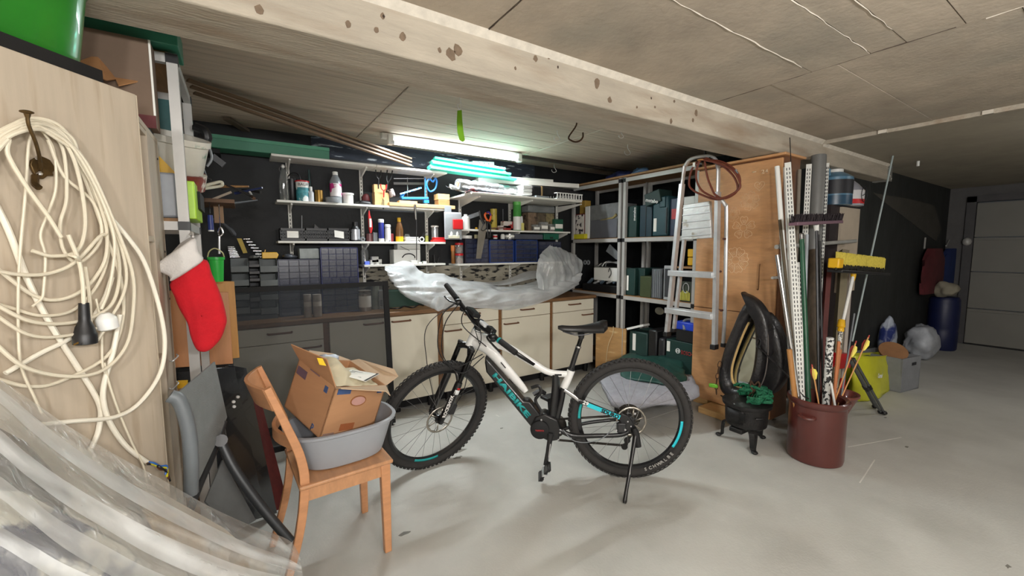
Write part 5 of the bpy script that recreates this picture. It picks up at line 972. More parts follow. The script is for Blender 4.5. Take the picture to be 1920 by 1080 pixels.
for pts, r, o_ in (([(195, 395), (235, 440), (270, 490), (297, 570), (309, 640), (300, 700), (262, 755), (215, 782), (135, 790), (40, 800)], .0058, .03), ([(-20, 360), (15, 430), (50, 520), (90, 600), (140, 680), (172, 730), (188, 765), (186, 800), (178, 825), (160, 860)], .0062, .010), ([(225, 590), (212, 660), (195, 720), (195, 760), (210, 800), (240, 840), (275, 866)], .0062, .022), ([(10, 700), (45, 680), (80, 660), (130, 635), (170, 600), (196, 560), (210, 520)], .0056, .012)):
    put('cable_run', MB().tube(smooth_path([PL(px, py, o_) for px, py in pts], 6), r, 9), mCBW, wc)
for k, c_ in enumerate(((54, 110, 190), (206, 196, 40), (90, 56, 36), (24, 24, 26))):
    put('bare_wire', MB().tube(smooth_path([PL(274 + k, 866 + 1.5 * k, .022 + .004 * k), PL(288, 868 + 3 * (k % 2), .032 - .004 * k), PL(300, 874 + 3 * k % 7, .026 + .004 * k), PL(313, 874 + 4 * k, .03), PL(310 + 3 * k, 890 + 4 * k, .03)], 5), .0028, 6), M('wire_%d' % k, c_, .45), wc)
tc_ = thing('thin_cable', 'thin cream cables hanging loose among the coils', 'cable', PL(272, 905, .03))
for pts in ([(196, 680), (205, 720), (222, 770), (245, 825), (268, 872), (275, 906)], [(66, 240), (54, 270), (48, 360), (38, 470), (34, 560), (36, 660), (44, 700), (62, 740), (78, 775)], [(75, 240), (100, 280), (105, 350), (90, 400), (76, 440), (85, 480), (82, 540), (78, 560), (60, 575)], [(180, 560), (190, 610), (192, 680), (197, 700)]):
    put('cable_run', MB().tube(smooth_path([PL(px, py, .026) for px, py in pts], 6), .0027, 7), mCBL, tc_)

# ================================================================ on top of the bookcase
mGT = M('green_tub', (40, 122, 34), .3, var=.08, coat=.4)
gt = thing('green_tub', 'glossy green plastic tub on top of the bookcase in the upper left corner', 'tub', PL(60, 100, -.2))
c = PL(78, 60, -.22); c.z = 1.895
tub_rows = []
for h, s in ((0, .90), (.008, .96), (.03, 1.0), (.20, 1.10), (.215, 1.14), (.225, 1.14)):
    ring = []
    for i in range(32):
        t = 2 * pi * i / 32; ex = .5; cx_ = math.copysign(abs(cos(t)) ** ex, cos(t)); sy_ = math.copysign(abs(sin(t)) ** ex, sin(t))
        ring.append(c + AL * (-cx_ * .22 * s + .20) - NP * (sy_ * .15 * s) + Z3 * h)
    tub_rows.append(ring)
mb = MB().grid(tub_rows, closed=True); mb.f.append(tuple(range(31, -1, -1))); put('basin', mb, mGT, gt, thick=.004)
solo('dark_crate', MB().fr(E0, AL, -NP, Z3, .06, .6, .03, .32, 1.852, 1.893), mBLACK, 'flat dark box under the green tub on the bookcase', 'box')
red = solo('red_box', MB().fr(E0, AL, -NP, Z3, -.0, .05, .10, .30, 1.852, 1.875), mRED, 'red packet on top of the bookcase beside the paper bag', 'packet')
pb = thing('paper_flaps', 'brown cardboard box with open flaps on the rack behind the bookcase', 'box', at(210, 150, Y=2.15))
def poly(name, pts, mat, par, th=.004): # a bent sheet given by real points
    p = [V(q) for q in pts]; n = (p[1] - p[0]).cross(p[2] - p[0]).normalized(); return put(name, MB().prism(p, n * th), mat, par)
poly('flap', [at(127, 122, Y=1.95), at(182, 102, Y=2.0), at(218, 148, Y=1.98), at(200, 150, Y=1.9)], mCARD, pb); poly('flap', [at(200, 113, Y=2.08), at(252, 115, Y=2.1), at(268, 150, Y=2.0), at(222, 160, Y=1.95)], mCARD, pb)
poly('flap', [at(90, 118, Y=1.9), at(150, 112, Y=2.0), at(140, 140, Y=1.9), at(110, 135, Y=1.86)], M('cardboard_dark', (130, 92, 60), .8), pb)

# ================================================================ left steel rack with its load
RX, RY0, RY1 = -.166, 2.10, 2.62
lr = thing('left_rack', 'grey steel rack behind the bookcase at the left', 'rack', (-.55, 2.36, 0))
me = mesh_of('post', MB().bx(-.034, 0, 0, .034, 0, 2.15), mSTEEL, V((0, 0, 0)))
for x, y in ((RX, RY0), (RX, RY1), (-1.05, RY0), (-1.05, RY1)): piece('post', me, lr, V((x, y, 0)) - root_of(lr))
zsh = at(340, 420, Y=RY0).z
for z in (2.15, zsh + .012, .72, .12):
    for y in (RY0 + .004, RY1 + .004): put('shelf_beam', MB().bx(-1.05, RX - .034, y, y + .026, z - .036, z - .002), mSTEEL, lr)
    for x in (RX - .028, -1.078): put('shelf_beam', MB().bx(x, x + .026, RY0 + .034, RY1, z - .036, z - .002), mSTEEL, lr)
    for y in (RY0, RY1): put('corner_joint', MB().bx(RX - .036, RX + .002, y - .002, y + .036, z - .036, z - .002), mBLACK, lr)
    put('shelf_board', MB().bx(-1.05, RX - .03, RY0 + .03, RY1, z - .001, z + .012), mBOARD, lr)
mTEALB = M('teal_plank', (52, 126, 102), .5, var=.08)
p = at(330, 80, Y=2.06)
solo('teal_plank', MB().bx(-.95, p.x + .005, 2.06, 2.26, 2.165, 2.255), mTEALB, 'teal plank across the top of the left rack, under the beam', 'plank', bevel=.003)
for k in range(2): pass
# tall cardboard sheet box in front of the rack, with a pale torn edge
x1 = at(296, 200, Y=2.07).x
cb = thing('tall_carton', 'tall brown cardboard box with a pale edge between bookcase and rack', 'carton', (x1 - .2, 2.06, 1.86))
put('shell', MB().bx(x1 - .42, x1, 1.99, 2.085, at(297, 240, Y=1.99).z, 2.14), M('cardboard_grey', (116, 96, 80), .8, var=.08), cb)
put('pale_edge', MB().bx(x1 - .004, x1 + .002, 1.987, 1.991, at(297, 218, Y=1.99).z, 2.14), mPAPER, cb); put('red_foot', MB().bx(x1 - .42, x1 + .001, 1.986, 1.99, at(297, 242, Y=1.99).z, at(297, 219, Y=1.99).z), M('maroon_print', (92, 38, 40), .7), cb)
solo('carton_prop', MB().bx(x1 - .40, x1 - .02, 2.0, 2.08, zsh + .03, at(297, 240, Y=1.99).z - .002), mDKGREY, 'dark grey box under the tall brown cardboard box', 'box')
zt = zsh + .026
solo('teal_sheet', MB().bx(-.55, RX - .04, 2.56, 2.60, zt, 2.10), M('blue_green_tarp', (46, 92, 92), .5, var=.3, scale=4), 'blue green plastic sheet hanging inside the left rack', 'sheet')
# white bucket with paint
bkx = at(316, 260, Y=2.36); b = thing('paint_bucket', 'white paint bucket with green and red smears on the left rack', 'bucket', (bkx.x, 2.36, zt + .25))
put('pail', MB().lathe([(.105, 0), (.11, .005), (.13, .22), (.138, .225), (.138, .25), (.128, .25), (.124, .21), (.10, .01)], (bkx.x - .02, 2.40, 1.66), (.15, -.3, 1), 24), M('bucket_white', (206, 202, 190), .45, var=.08, c2=(44, 120, 90), thr=.62, sharp=.06, s2=9), b)
put('paint_smear', MB().lathe([(.1305, .03), (.1335, .10)], (bkx.x - .02, 2.40, 1.66), (.15, -.3, 1), 24), M('paint_red', (136, 58, 44), .5, var=.4, scale=10, c2=(206, 202, 190), thr=.5, sharp=.05, s2=9), b)
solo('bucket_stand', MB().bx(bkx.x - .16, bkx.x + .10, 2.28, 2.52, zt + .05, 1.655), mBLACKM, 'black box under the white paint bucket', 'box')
solo('yellow_triangle', MB().prism([at(298, 292, Y=2.20), at(336, 331, Y=2.20), at(298, 331, Y=2.20)], (0, .02, 0)), mYEL, 'yellow wedge of plastic behind the grey rack box', 'wedge')
p0, p1 = at(300, 398, Y=2.16), at(349, 327, Y=2.16)
solo('grey_bin', MB().bx(p0.x - .12, p1.x - .03, 2.14, 2.50, zt, p1.z), M('bin_silver', (150, 154, 160), .3, var=.08), 'shiny grey box on the left rack shelf', 'box', bevel=.01)
p0, p1 = at(361, 396, Y=2.22), at(381, 347, Y=2.50)
solo('lime_box', MB().bx(RX - .03, RX + .02, 2.18, 2.50, zt, at(370, 347, Y=2.30).z), M('lime_plastic', (170, 214, 56), .4), 'lime green box at the end of the left rack shelf', 'box', bevel=.004)
# clutter past the second post
solo('cream_tool', MB().tube(smooth_path([at(376, 350, Y=2.62), at(395, 345, Y=2.66), at(413, 341, Y=2.7), at(417, 345, Y=2.7), at(412, 349, Y=2.7), at(380, 354, Y=2.63)], 4), .008, 8), M('cream_plastic', (200, 196, 176), .5), 'cream plastic tool handle sticking out past the rack post', 'handle tool')
rkk = random.Random(5)
sh = thing('wall_tool_shelf', 'narrow dark wooden shelf heaped with loose tools beyond the left rack', 'shelf', at(415, 400, Y=3.0))
p0 = at(386, 378, Y=2.95); p1 = at(440, 378, Y=2.95); zq = p0.z
put('board', MB().bx(-.30, p1.x, 2.75, 3.10, zq - .02, zq), M('dark_board', (96, 70, 50), .7, var=.2), sh); put('upright', MB().bx(at(401, 400, Y=2.95).x, at(419, 400, Y=2.95).x, 2.95, 2.97, at(410, 418, Y=2.95).z, zq - .02), M('hang_board', (140, 110, 80), .6), sh)
for k in range(7):
    a = V((rkk.uniform(-.05, .08), rkk.uniform(2.78, 3.05), zq + .012 + .012 * k)); d = V((rkk.uniform(-.2, .2), rkk.uniform(-.12, .12), rkk.uniform(-.01, .05)))
    solo('loose_tool', MB().tube([a - d * .5, a, a + d * .6], [.009, .007, .005], 7), [mDKGREY, mRUST, mSTEEL, mBLACK, mNAVY, mBOARD, mDARKSTEEL][k], ['lowest dark', 'rusty', 'pale steel', 'black', 'navy', 'wooden', 'topmost steel'][k] + ' tool in the heap beyond the left rack', 'tool', 'loose tools')
solo('long_stick', MB().bar(at(386, 379, Y=2.9), at(434, 360, Y=2.9), .010, .012), M('stick_wood', (176, 160, 140), .6), 'pale wooden stick slanting over the heap of loose tools', 'stick')
t, c, r, h = bottle('blue_can', 'blue aerosol can with white foot hanging behind the rack post', 'can', 388, 399, 400, 2.75, at(394, 434, Y=2.75).z, M('can_blue', (48, 62, 130), .4), neck=.9, labelmat=mWHITEP, lab=(0, .08)); put('hanging_wire', MB().tube([c + Z3 * h, V((c.x, 2.76, zq - .018))], .002, 5), mBLACK, t)
solo('shackle', MB().tube(smooth_path([at(413, 426, Y=2.8), at(409, 436, Y=2.8), at(413, 442, Y=2.8), at(418, 436, Y=2.8)], 4, True), .005, 7, closed=True).tube([at(411, 443, Y=2.8), at(411, 476, Y=2.8)], .006, 7).tube([at(413, 426, Y=2.8), V((at(413, 426, Y=2.8).x, 2.8, zq - .018))], .002, 5), mCHROME, 'chrome shackle hanging over the small green bucket', 'shackle')
# black bag and cables on the second post
solo('post_bag', MB().tube(smooth_path([at(366, 238, Y=2.58), at(384, 246, Y=2.56), at(388, 262, Y=2.56), at(372, 258, Y=2.57)], 4), .022, 8), mBLACK, 'black cloth tied round the second post of the left rack', 'cloth')
for k, pts in enumerate(([(386, 262), (395, 285), (396, 300), (388, 312)], [(384, 258), (378, 300), (386, 330), (396, 338)])): solo('looped_cord', MB().tube(smooth_path([at(px, py, Y=2.60) for px, py in pts], 5), .006, 7), [mGREY, mBLACK][k], ['grey cord looping from the black cloth', 'black cord hanging from the black cloth'][k], 'cord')
solo('grey_bracket', MB().bar(at(398, 293, Y=2.66), at(420, 310, Y=2.66), .03, .03), mDKGREY, 'grey metal bracket hanging in the dark beside the second rack post', 'bracket')
# small green bucket
c = at(408, 528, Y=2.66); zt_ = at(408, 482, Y=2.66).z; h = zt_ - c.z
gb = thing('green_bucket', 'small bright green bucket hanging behind the stocking', 'bucket', c); r = (at(424, 486, Y=2.66).x - at(393, 486, Y=2.66).x) / 2
put('pail', MB().lathe([(r * .72, 0), (r * .76, .004), (r * .95, h * .88), (r * 1.08, h * .9), (r * 1.08, h), (r * .98, h), (r * .9, h * .85), (r * .7, .01)], c, Z3, 22), M('bucket_green', (46, 176, 66), .35), gb)
put('wire_bail', MB().tube(smooth_path([c + V((-r, 0, h)), c + V((-r * .7, -.02, h + .03)), c + V((0, -.03, h + .045)), c + V((r * .8, -.02, h + .025)), c + V((r, 0, h))], 5), .003, 6), M('bail_cream', (196, 190, 140), .4), gb)
# stocking hanging on the rack corner
SY = 1.98
stk = [(372, 478, 57), (366, 500, 50), (378, 530, 49), (378, 560, 51), (386, 590, 46), (392, 615, 38), (386, 640, 26), (378, 655, 12)]
cs = thing('christmas_stocking', 'red felt Christmas stocking with white cuff hanging on the left rack', 'stocking', at(380, 657, Y=SY))
outl = [(322, 524), (382, 486), (398, 515), (415, 555), (425, 595), (423, 612), (414, 635), (396, 654), (382, 659), (369, 654), (358, 630), (352, 605), (338, 580), (328, 556)]
def puffy(name, pts, mat, par, y, th, X=None):
    P_ = smooth_path([at(px, py, Y=y) if X is None else at(px, py, X=X) for px, py in pts], 4, True); c = sum(P_, V()) / len(P_); rows = []; D_ = -Y3 if X is None else -X3
    for s, d in ((1.0, 0), (.985, .55), (.93, .82), (.8, .96), (.5, 1.0), (.02, 1.0)): rows.append([c + (q - c) * s + D_ * (th * d) for q in P_])
    back = [[c + (q - c) * s - D_ * (th * d) for q in P_] for s, d in ((.02, 1.0), (.5, 1.0), (.8, .96), (.93, .82), (.985, .55), (1.0, 0))]
    return put(name, MB().grid(back[:-1] + rows[:1] + rows[1:], closed=True), mat, par)
mFELT = M('red_felt', (196, 20, 34), .95, var=.10, scale=9, bump=.3, bscale=160); mCUFF = M('white_felt', (214, 210, 206), .95, var=.05, scale=9, bump=.3, bscale=160)
puffy('sock', outl, mFELT, cs, SY, .035)
puffy('cuff', [(292, 499), (340, 462), (366, 447), (372, 470), (381, 488), (355, 508), (322, 527), (318, 518)], mCUFF, cs, SY - .012, .038)
poly('lining', [at(312, 484, Y=SY + .02), at(338, 456, Y=SY + .03), at(362, 441, Y=SY + .03), at(366, 450, Y=SY), at(340, 466, Y=SY)], M('lining_grey', (176, 172, 168), .95), cs, .004)
put('loop', MB().tube(smooth_path([at(362, 444, Y=SY), at(360, 436, Y=2.06), at(356, 440, Y=2.08)], 4), .004, 6), mCUFF, cs)
# wooden boards behind the stocking
mORB = M('orange_board', (186, 128, 82), .5, var=.1, scale=3, stretch=(9, 9, 1)); 
ob1 = [at(318, 545, Y=2.68), at(428, 548, Y=2.68), at(437, 682, Y=2.66), at(322, 690, Y=2.66)]
solo('wooden_board', MB().prism(ob1, (0, .018, 0)), mORB, 'front orange wooden board behind the red stocking', 'board', 'orange boards', bevel=.002)
ob2 = [at(360, 526, Y=2.80), at(439, 528, Y=2.80), at(446, 622, Y=2.79), at(360, 625, Y=2.79)]
for q in ob2[2:]: q.z = min(p.z for p in ob1)
solo('wooden_board', MB().prism(ob2, (0, .02, 0)), M('yellow_board', (196, 142, 72), .5, var=.1, scale=3, stretch=(9, 9, 1)), 'rear yellowish wooden board leaning below the green bucket', 'board', 'orange boards', bevel=.002)
zb_ = min(p.z for p in ob1)
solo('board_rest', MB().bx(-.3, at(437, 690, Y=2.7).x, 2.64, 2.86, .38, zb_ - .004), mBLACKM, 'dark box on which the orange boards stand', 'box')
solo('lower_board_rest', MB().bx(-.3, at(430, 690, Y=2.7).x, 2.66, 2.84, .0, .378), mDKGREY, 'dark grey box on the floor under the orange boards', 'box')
solo('yellow_strip', MB().prism([at(331, 719, Y=2.3), at(350, 718, Y=2.3), at(350, 726, Y=2.3), at(333, 729, Y=2.3)], (0, .05, 0)), mYEL, 'bit of bright yellow plastic behind the grey folding chair', 'strip')

# ================================================================ folding chair, dark panels
fc = thing('folding_chair', 'folded grey fabric camping chair leaning between bookcase and wooden chair', 'folding chair', at(430, 960, Y=1.7))
mFAB = M('grey_mesh_fabric', (122, 126, 126), .9, var=.06, scale=14, bump=.3, bscale=220); mTUBE = M('dark_tube', (50, 52, 54), .4, metal=.3); mFABD = M('grey_fabric_dark', (92, 94, 94), .9, var=.08, scale=14)
poly('back_fabric', [at(333, 738, Y=1.60), at(403, 678, Y=1.95), at(426, 782, Y=1.95), at(405, 832, Y=1.85), at(371, 905, Y=1.64), at(358, 850, Y=1.60)], mFAB, fc, .006)
put('padded_rail', MB().tube(smooth_path([at(318, 742, Y=1.585), at(336, 752, Y=1.585), at(352, 800, Y=1.58), at(358, 860, Y=1.58), at(358, 925, Y=1.6)], 6), .020, 10), M('rail_grey', (104, 110, 114), .45), fc)
put('frame_tube', MB().tube(smooth_path([at(411, 820, Y=1.84), at(440, 880, Y=1.80), at(490, 950, Y=1.76), at(545, 1015, Y=1.72)], 5), .017, 10), mTUBE, fc)
put('frame_tube', MB().tube(smooth_path([at(420, 790, Y=1.93), at(400, 850, Y=1.86), at(372, 915, Y=1.75), at(345, 990, Y=1.66)], 5), .012, 10), mTUBE, fc)
poly('seat_fabric', [at(418, 862, Y=1.86), at(480, 975, Y=1.82), at(440, 1000, Y=1.74), at(385, 940, Y=1.72)], mFABD, fc, .006)
put('joint', MB().cyl(at(414, 826, Y=1.82), at(414, 826, Y=1.88), .022, 12), mBLACK, fc)
mGLB = M('gloss_black', (18, 18, 22), .18, var=.2, coat=.5); mRDB = M('red_brown_lacquer', (84, 30, 28), .35, var=.2, scale=4, stretch=(12, 12, 1))
def lean(name, quad, mat, label, cat, th=.016, grp=None):
    p = [V(q) for q in quad]; n = (p[1] - p[0]).cross(p[3] - p[0]).normalized(); return solo(name, MB().prism(p, n * th), mat, label, cat, grp, bevel=.002)
lean('gloss_board', [at(405, 690, Y=2.45), at(440, 688, Y=2.55), at(498, 965, Y=2.30), at(450, 985, Y=2.18)], mGLB, 'glossy black panel leaning behind the folding chair, nearest to it', 'panel board', .02, 'leaning dark panels')
lean('gloss_board', [at(428, 684, Y=2.62), at(462, 690, Y=2.72), at(520, 962, Y=2.42), at(486, 972, Y=2.34)], mGLB, 'glossy black panel leaning in the middle of the dark panels', 'panel board', .02, 'leaning dark panels')
lean('red_brown_board', [at(456, 690, Y=2.76), at(484, 730, Y=2.80), at(538, 935, Y=2.50), at(518, 965, Y=2.46)], mRDB, 'dark red brown board leaning behind the wooden chair back', 'panel board', .02, 'leaning dark panels')
for k, (px, py) in enumerate(((437, 753), (438, 762), (445, 744))): c = at(px, py, Y=2.40); solo('white_dowel', MB().cyl(c, c + V((.004, -.02, .004)), .007, 8), mWHITEP, ['left upper', 'left lower', 'right'][k] + ' pale dowel stub on the glossy black panel', 'dowel')

# ================================================================ wooden chair, grey tub, carton
mCHR = M('beech_orange', (194, 138, 96), .42, var=.1, scale=4, stretch=(3, 3, 10), coat=.15); mCHRX = M('beech_orange_seat', (186, 136, 96), .42, var=.12, scale=4, stretch=(12, 2, 4), coat=.15)
ch = thing('wooden_chair', 'orange beech chair carrying the grey tub and the open carton', 'chair', (.33, 2.0, 0))
sf = V((.998, .06, 0)); ss = V((-.05, .998, 0)); NB = V((.155, 1.80, 0)); SL, SW, SH = .365, .395, .45
S_ = lambda a, b, z: NB + sf * a + ss * b + Z3 * z
put('seat', MB().hexa([S_(-.01, -.01, SH - .018), S_(SL + .012, -.012, SH - .018), S_(SL + .012, SW + .012, SH - .018), S_(-.01, SW + .01, SH - .018)], [S_(-.01, -.01, SH), S_(SL + .012, -.012, SH), S_(SL + .012, SW + .012, SH), S_(-.01, SW + .01, SH)]), mCHRX, ch, bevel=.006)
for b in (.006, SW - .024): put('apron', MB().hexa([S_(.02, b, SH - .075), S_(SL - .02, b, SH - .075), S_(SL - .02, b + .018, SH - .075), S_(.02, b + .018, SH - .075)], [S_(.02, b, SH - .019), S_(SL - .02, b, SH - .019), S_(SL - .02, b + .018, SH - .019), S_(.02, b + .018, SH - .019)]), mCHRX, ch)
put('apron', MB().hexa([S_(SL - .03, .03, SH - .075), S_(SL - .012, .03, SH - .075), S_(SL - .012, SW - .03, SH - .075), S_(SL - .03, SW - .03, SH - .075)], [S_(SL - .03, .03, SH - .019), S_(SL - .012, .03, SH - .019), S_(SL - .012, SW - .03, SH - .019), S_(SL - .03, SW - .03, SH - .019)]), mCHR, ch)
for b in (.0, SW - .036):
    put('leg', MB().hexa([S_(SL - .034, b + .004, 0), S_(SL - .002, b + .004, 0), S_(SL - .002, b + .034, 0), S_(SL - .034, b + .034, 0)], [S_(SL - .042, b, SH - .02), S_(SL + .002, b, SH - .02), S_(SL + .002, b + .036, SH - .02), S_(SL - .042, b + .036, SH - .02)]), mCHR, ch, bevel=.004)
    pts = smooth_path([S_(-.085, b + .018, 0), S_(-.02, b + .018, .22), S_(.012, b + .018, .42), S_(.004, b + .018, .56), S_(-.045, b + .018, .72), S_(-.098, b + .018, .872)], 5)
    mb = MB(); rows = []
    for i, p in enumerate(pts):
        d = (pts[min(i + 1, len(pts) - 1)] - pts[max(i - 1, 0)]).normalized(); nn = d.cross(ss).normalized(); w = .0185 - .005 * abs(i / len(pts) - .45) * 2
        rows.append([p - nn * w - ss * .013, p + nn * w - ss * .013, p + nn * w + ss * .013, p - nn * w + ss * .013])
    mb.grid(rows, closed=True); k = len(rows); mb.f += [(3, 2, 1, 0), tuple((k - 1) * 4 + j for j in range(4))]
    put('back_post', mb, mCHR, ch, bevel=.003)
for z0, z1, a0 in ((.775, .868, -.080), (.60, .65, -.02)):
    rows = []
    for i in range(9):
        b = .02 + (SW - .04) * i / 8; cv = -.05 * sin(pi * i / 8)
        rows.append([S_(a0 + cv - .004 - (z0 > .7) * 0, b, z0), S_(a0 + cv + .012, b, z0), S_(a0 + cv + .012 - .03 * (z0 > .7), b, z1), S_(a0 + cv - .004 - .03 * (z0 > .7), b, z1)])
    mb = MB().grid(rows, closed=True); mb.f += [(3, 2, 1, 0), tuple(32 + j for j in range(4))]; put('back_rail', mb, mCHR, ch, bevel=.002)
# tub
tb = thing('grey_tub', 'grey oval plastic tub on the wooden chair seat', 'tub', (.345, 2.0, SH))
TC = S_(SL * .56, SW * .47, SH + .001); mTUB = M('tub_grey', (150, 154, 160), .4, var=.05, scale=5); rows = []
for h, s in ((.0, .70), (.006, .76), (.03, .80), (.15, .97), (.158, 1.05), (.170, 1.06), (.172, .99), (.15, .94), (.03, .77), (.008, .70)):
    ring = []
    for i in range(40):
        t = 2 * pi * i / 40; ex = .72; ring.append(TC + sf * math.copysign(abs(cos(t)) ** ex, cos(t)) * .228 * s + ss * math.copysign(abs(sin(t)) ** ex, sin(t)) * .17 * s + Z3 * h)
    rows.append(ring)
mb = MB().grid(rows, closed=True); mb.f += [tuple(range(39, -1, -1)), tuple(360 + j for j in range(40))]; put('basin', mb, mTUB, tb)
# carton in the tub
bxr = thing('open_carton', 'brown cardboard box with open flaps and cloth inside, tilted in the grey tub', 'carton', S_(.2, .2, SH + .02))
B_ = at(599, 823, Y=1.86); T_ = at(629, 727, Y=1.845); R_ = at(698, 806, Y=2.0); L_ = at(533, 762, Y=2.13)
ez = T_ - B_; ex_ = R_ - B_; ey_ = L_ - B_
C_ = lambda a, b, c: B_ + ex_ * a + ey_ * b + ez * c
mCAR = M('carton_orange', (180, 134, 96), .8, var=.06, scale=3, stretch=(1, 1, 8)); mCARI = M('carton_inside', (196, 168, 138), .8, var=.05)
w = .02
walls = MB().hexa([C_(0, 0, 0), C_(1, 0, 0), C_(1, w, 0), C_(0, w, 0)], [C_(0, 0, 1), C_(1, 0, 1), C_(1, w, 1), C_(0, w, 1)]); 
put('front_wall', walls, mCAR, bxr)
put('side_wall', MB().hexa([C_(0, 0, 0), C_(w, 0, 0), C_(w, 1, 0), C_(0, 1, 0)], [C_(0, 0, 1), C_(w, 0, 1), C_(w, 1, 1), C_(0, 1, 1)]), mCAR, bxr)
put('side_wall', MB().hexa([C_(1 - w, 0, 0), C_(1, 0, 0), C_(1, 1, 0), C_(1 - w, 1, 0)], [C_(1 - w, 0, 1), C_(1, 0, 1), C_(1, 1, 1), C_(1 - w, 1, 1)]), mCAR, bxr)
put('rear_wall', MB().hexa([C_(0, 1 - w, 0), C_(1, 1 - w, 0), C_(1, 1, 0), C_(0, 1, 0)], [C_(0, 1 - w, 1), C_(1, 1 - w, 1), C_(1, 1, 1), C_(0, 1, 1)]), mCAR, bxr)
put('bottom', MB().hexa([C_(0, 0, 0), C_(1, 0, 0), C_(1, 1, 0), C_(0, 1, 0)], [C_(0, 0, .02), C_(1, 0, .02), C_(1, 1, .02), C_(0, 1, .02)]), mCAR, bxr)
poly('flap', [C_(0, 0, 1), C_(0, 1, 1), at(545, 646, Y=2.06), at(612, 674, Y=1.90)], mCAR, bxr)
poly('flap', [C_(0, 0, 1), C_(1, 0, 1), at(732, 741, Y=1.86), at(724, 733, Y=1.84), at(640, 728, Y=1.80)], mCARI, bxr)
poly('flap', [C_(1, 0, 1), C_(1, 1, 1), at(672, 673, Y=2.2), at(738, 692, Y=2.12), at(746, 706, Y=2.02)], mCARI, bxr)
poly('flap', [C_(0, 1, 1), C_(1, 1, 1), at(624, 664, Y=2.28), at(580, 658, Y=2.28)], mCARI, bxr)
FN = (ex_.cross(ez)).normalized(); FN = FN if FN.dot(CAMP - B_) > 0 else -FN
LN = (ey_.cross(ez)).normalized(); LN = LN if LN.dot(CAMP - B_) > 0 else -LN
def decal(name, a0, a1, c0, c1, mat, front=True, th=.0012):
    Q_ = (lambda a, c: C_(a, 0, c) + FN * .001) if front else (lambda a, c: C_(0, a, c) + LN * .001)
    put(name, MB().prism([Q_(a0, c0), Q_(a1, c0), Q_(a1, c1), Q_(a0, c1)], (FN if front else LN) * th), mat, bxr)
ho = [C_(.36 + .28 * (cos(t) * .5 + .5), 0, .70 + .10 * sin(t)) + FN * .002 for t in [2 * pi * i / 20 for i in range(20)]]
put('hand_hole', MB().prism(ho, FN * .001), M('hole_pink', (196, 150, 140), .8), bxr)
put('hole_rim', MB().tube(ho, .003, 5, closed=True), M('carton_rim', (150, 96, 56), .8), bxr)
decal('printed_stamp', .06, .30, .86, .97, mBLUEINK); decal('printed_stamp', .84, .94, .84, .94, mBLUEINK); decal('printed_patch', .30, .56, .10, .24, M('carton_patch', (160, 92, 52), .8)); decal('printed_stamp', .03, .22, .03, .09, M('faint_print', (140, 112, 100), .8))
decal('printed_stamp', .14, .22, .80, .92, mBLUEINK, False); decal('tape_mark', .70, .96, .74, .90, M('tape_purple', (104, 82, 96), .7), False); decal('tape_mark', .40, .66, .98, 1.0, M('tape_purple2', (124, 98, 104), .7), False)
text('p', C_(0, .26, .06) + LN * .001, -ey_, ez, .028, mBLUEINK, bxr, bold=.03)
put('yellow_sticker', MB().prism([at(594, 671, Y=1.905), at(604, 672, Y=1.895), at(611, 686, Y=1.885), at(599, 684, Y=1.895)], NP * .002), M('sticker_yellow', (244, 206, 40), .6), bxr)
from mathutils import noise
def cloth(name, rows, mat, par, amp, seed, ku=6, kv=5):
    mb = sheet_mesh(rows, ku, kv, amp, seed); return put(name, mb, mat, par, thick=.003, ang=180)
clo = thing('beige_cloth', 'crumpled beige cloth inside the open carton', 'cloth', C_(.4, .4, .7))
cloth('cloth', [[C_(.08, .10, .95), C_(.3, .08, .97), C_(.6, .06, .95), C_(.9, .10, .93)], [C_(.1, .4, 1.10), C_(.3, .4, 1.26), C_(.55, .35, 1.06), C_(.9, .4, .97)], [C_(.1, .7, 1.12), C_(.3, .7, 1.24), C_(.6, .7, 1.0), C_(.9, .75, .95)], [C_(.1, .92, .85), C_(.4, .92, .85), C_(.6, .92, .8), C_(.9, .92, .8)]], M('cloth_beige', (206, 196, 168), .9, var=.06), clo, .035, 6.0, 10, 10)
pg = thing('printed_sheet', 'white printed paper lying on the cloth in the carton', 'paper', C_(.7, .5, 1.0))
q4 = [at(640, 703, Y=1.97), at(686, 716, Y=1.95), at(711, 702, Y=2.05), at(658, 693, Y=2.10)]; poly('sheet', q4, mPAPER, pg, .002)
for k in range(4): a = q4[0].lerp(q4[3], .2 + .18 * k); b = q4[1].lerp(q4[2], .2 + .18 * k); put('print_line', MB().bar(a.lerp(b, .12) + Z3 * .004, a.lerp(b, .7) + Z3 * .004, .004, .001), mINK, pg)
put('print_block', MB().bar(q4[1].lerp(q4[0], .05) + Z3 * .004, q4[2].lerp(q4[3], .05) + Z3 * .004, .012, .001), mINK, pg)
lump('plastic_cup', 'pale bluish plastic bag behind the beige cloth in the carton', 'bag', 612, 676, 2.10, (.05, .03, .03), M('pale_blue_plastic', (196, 206, 222), .4), None, 41, .3)

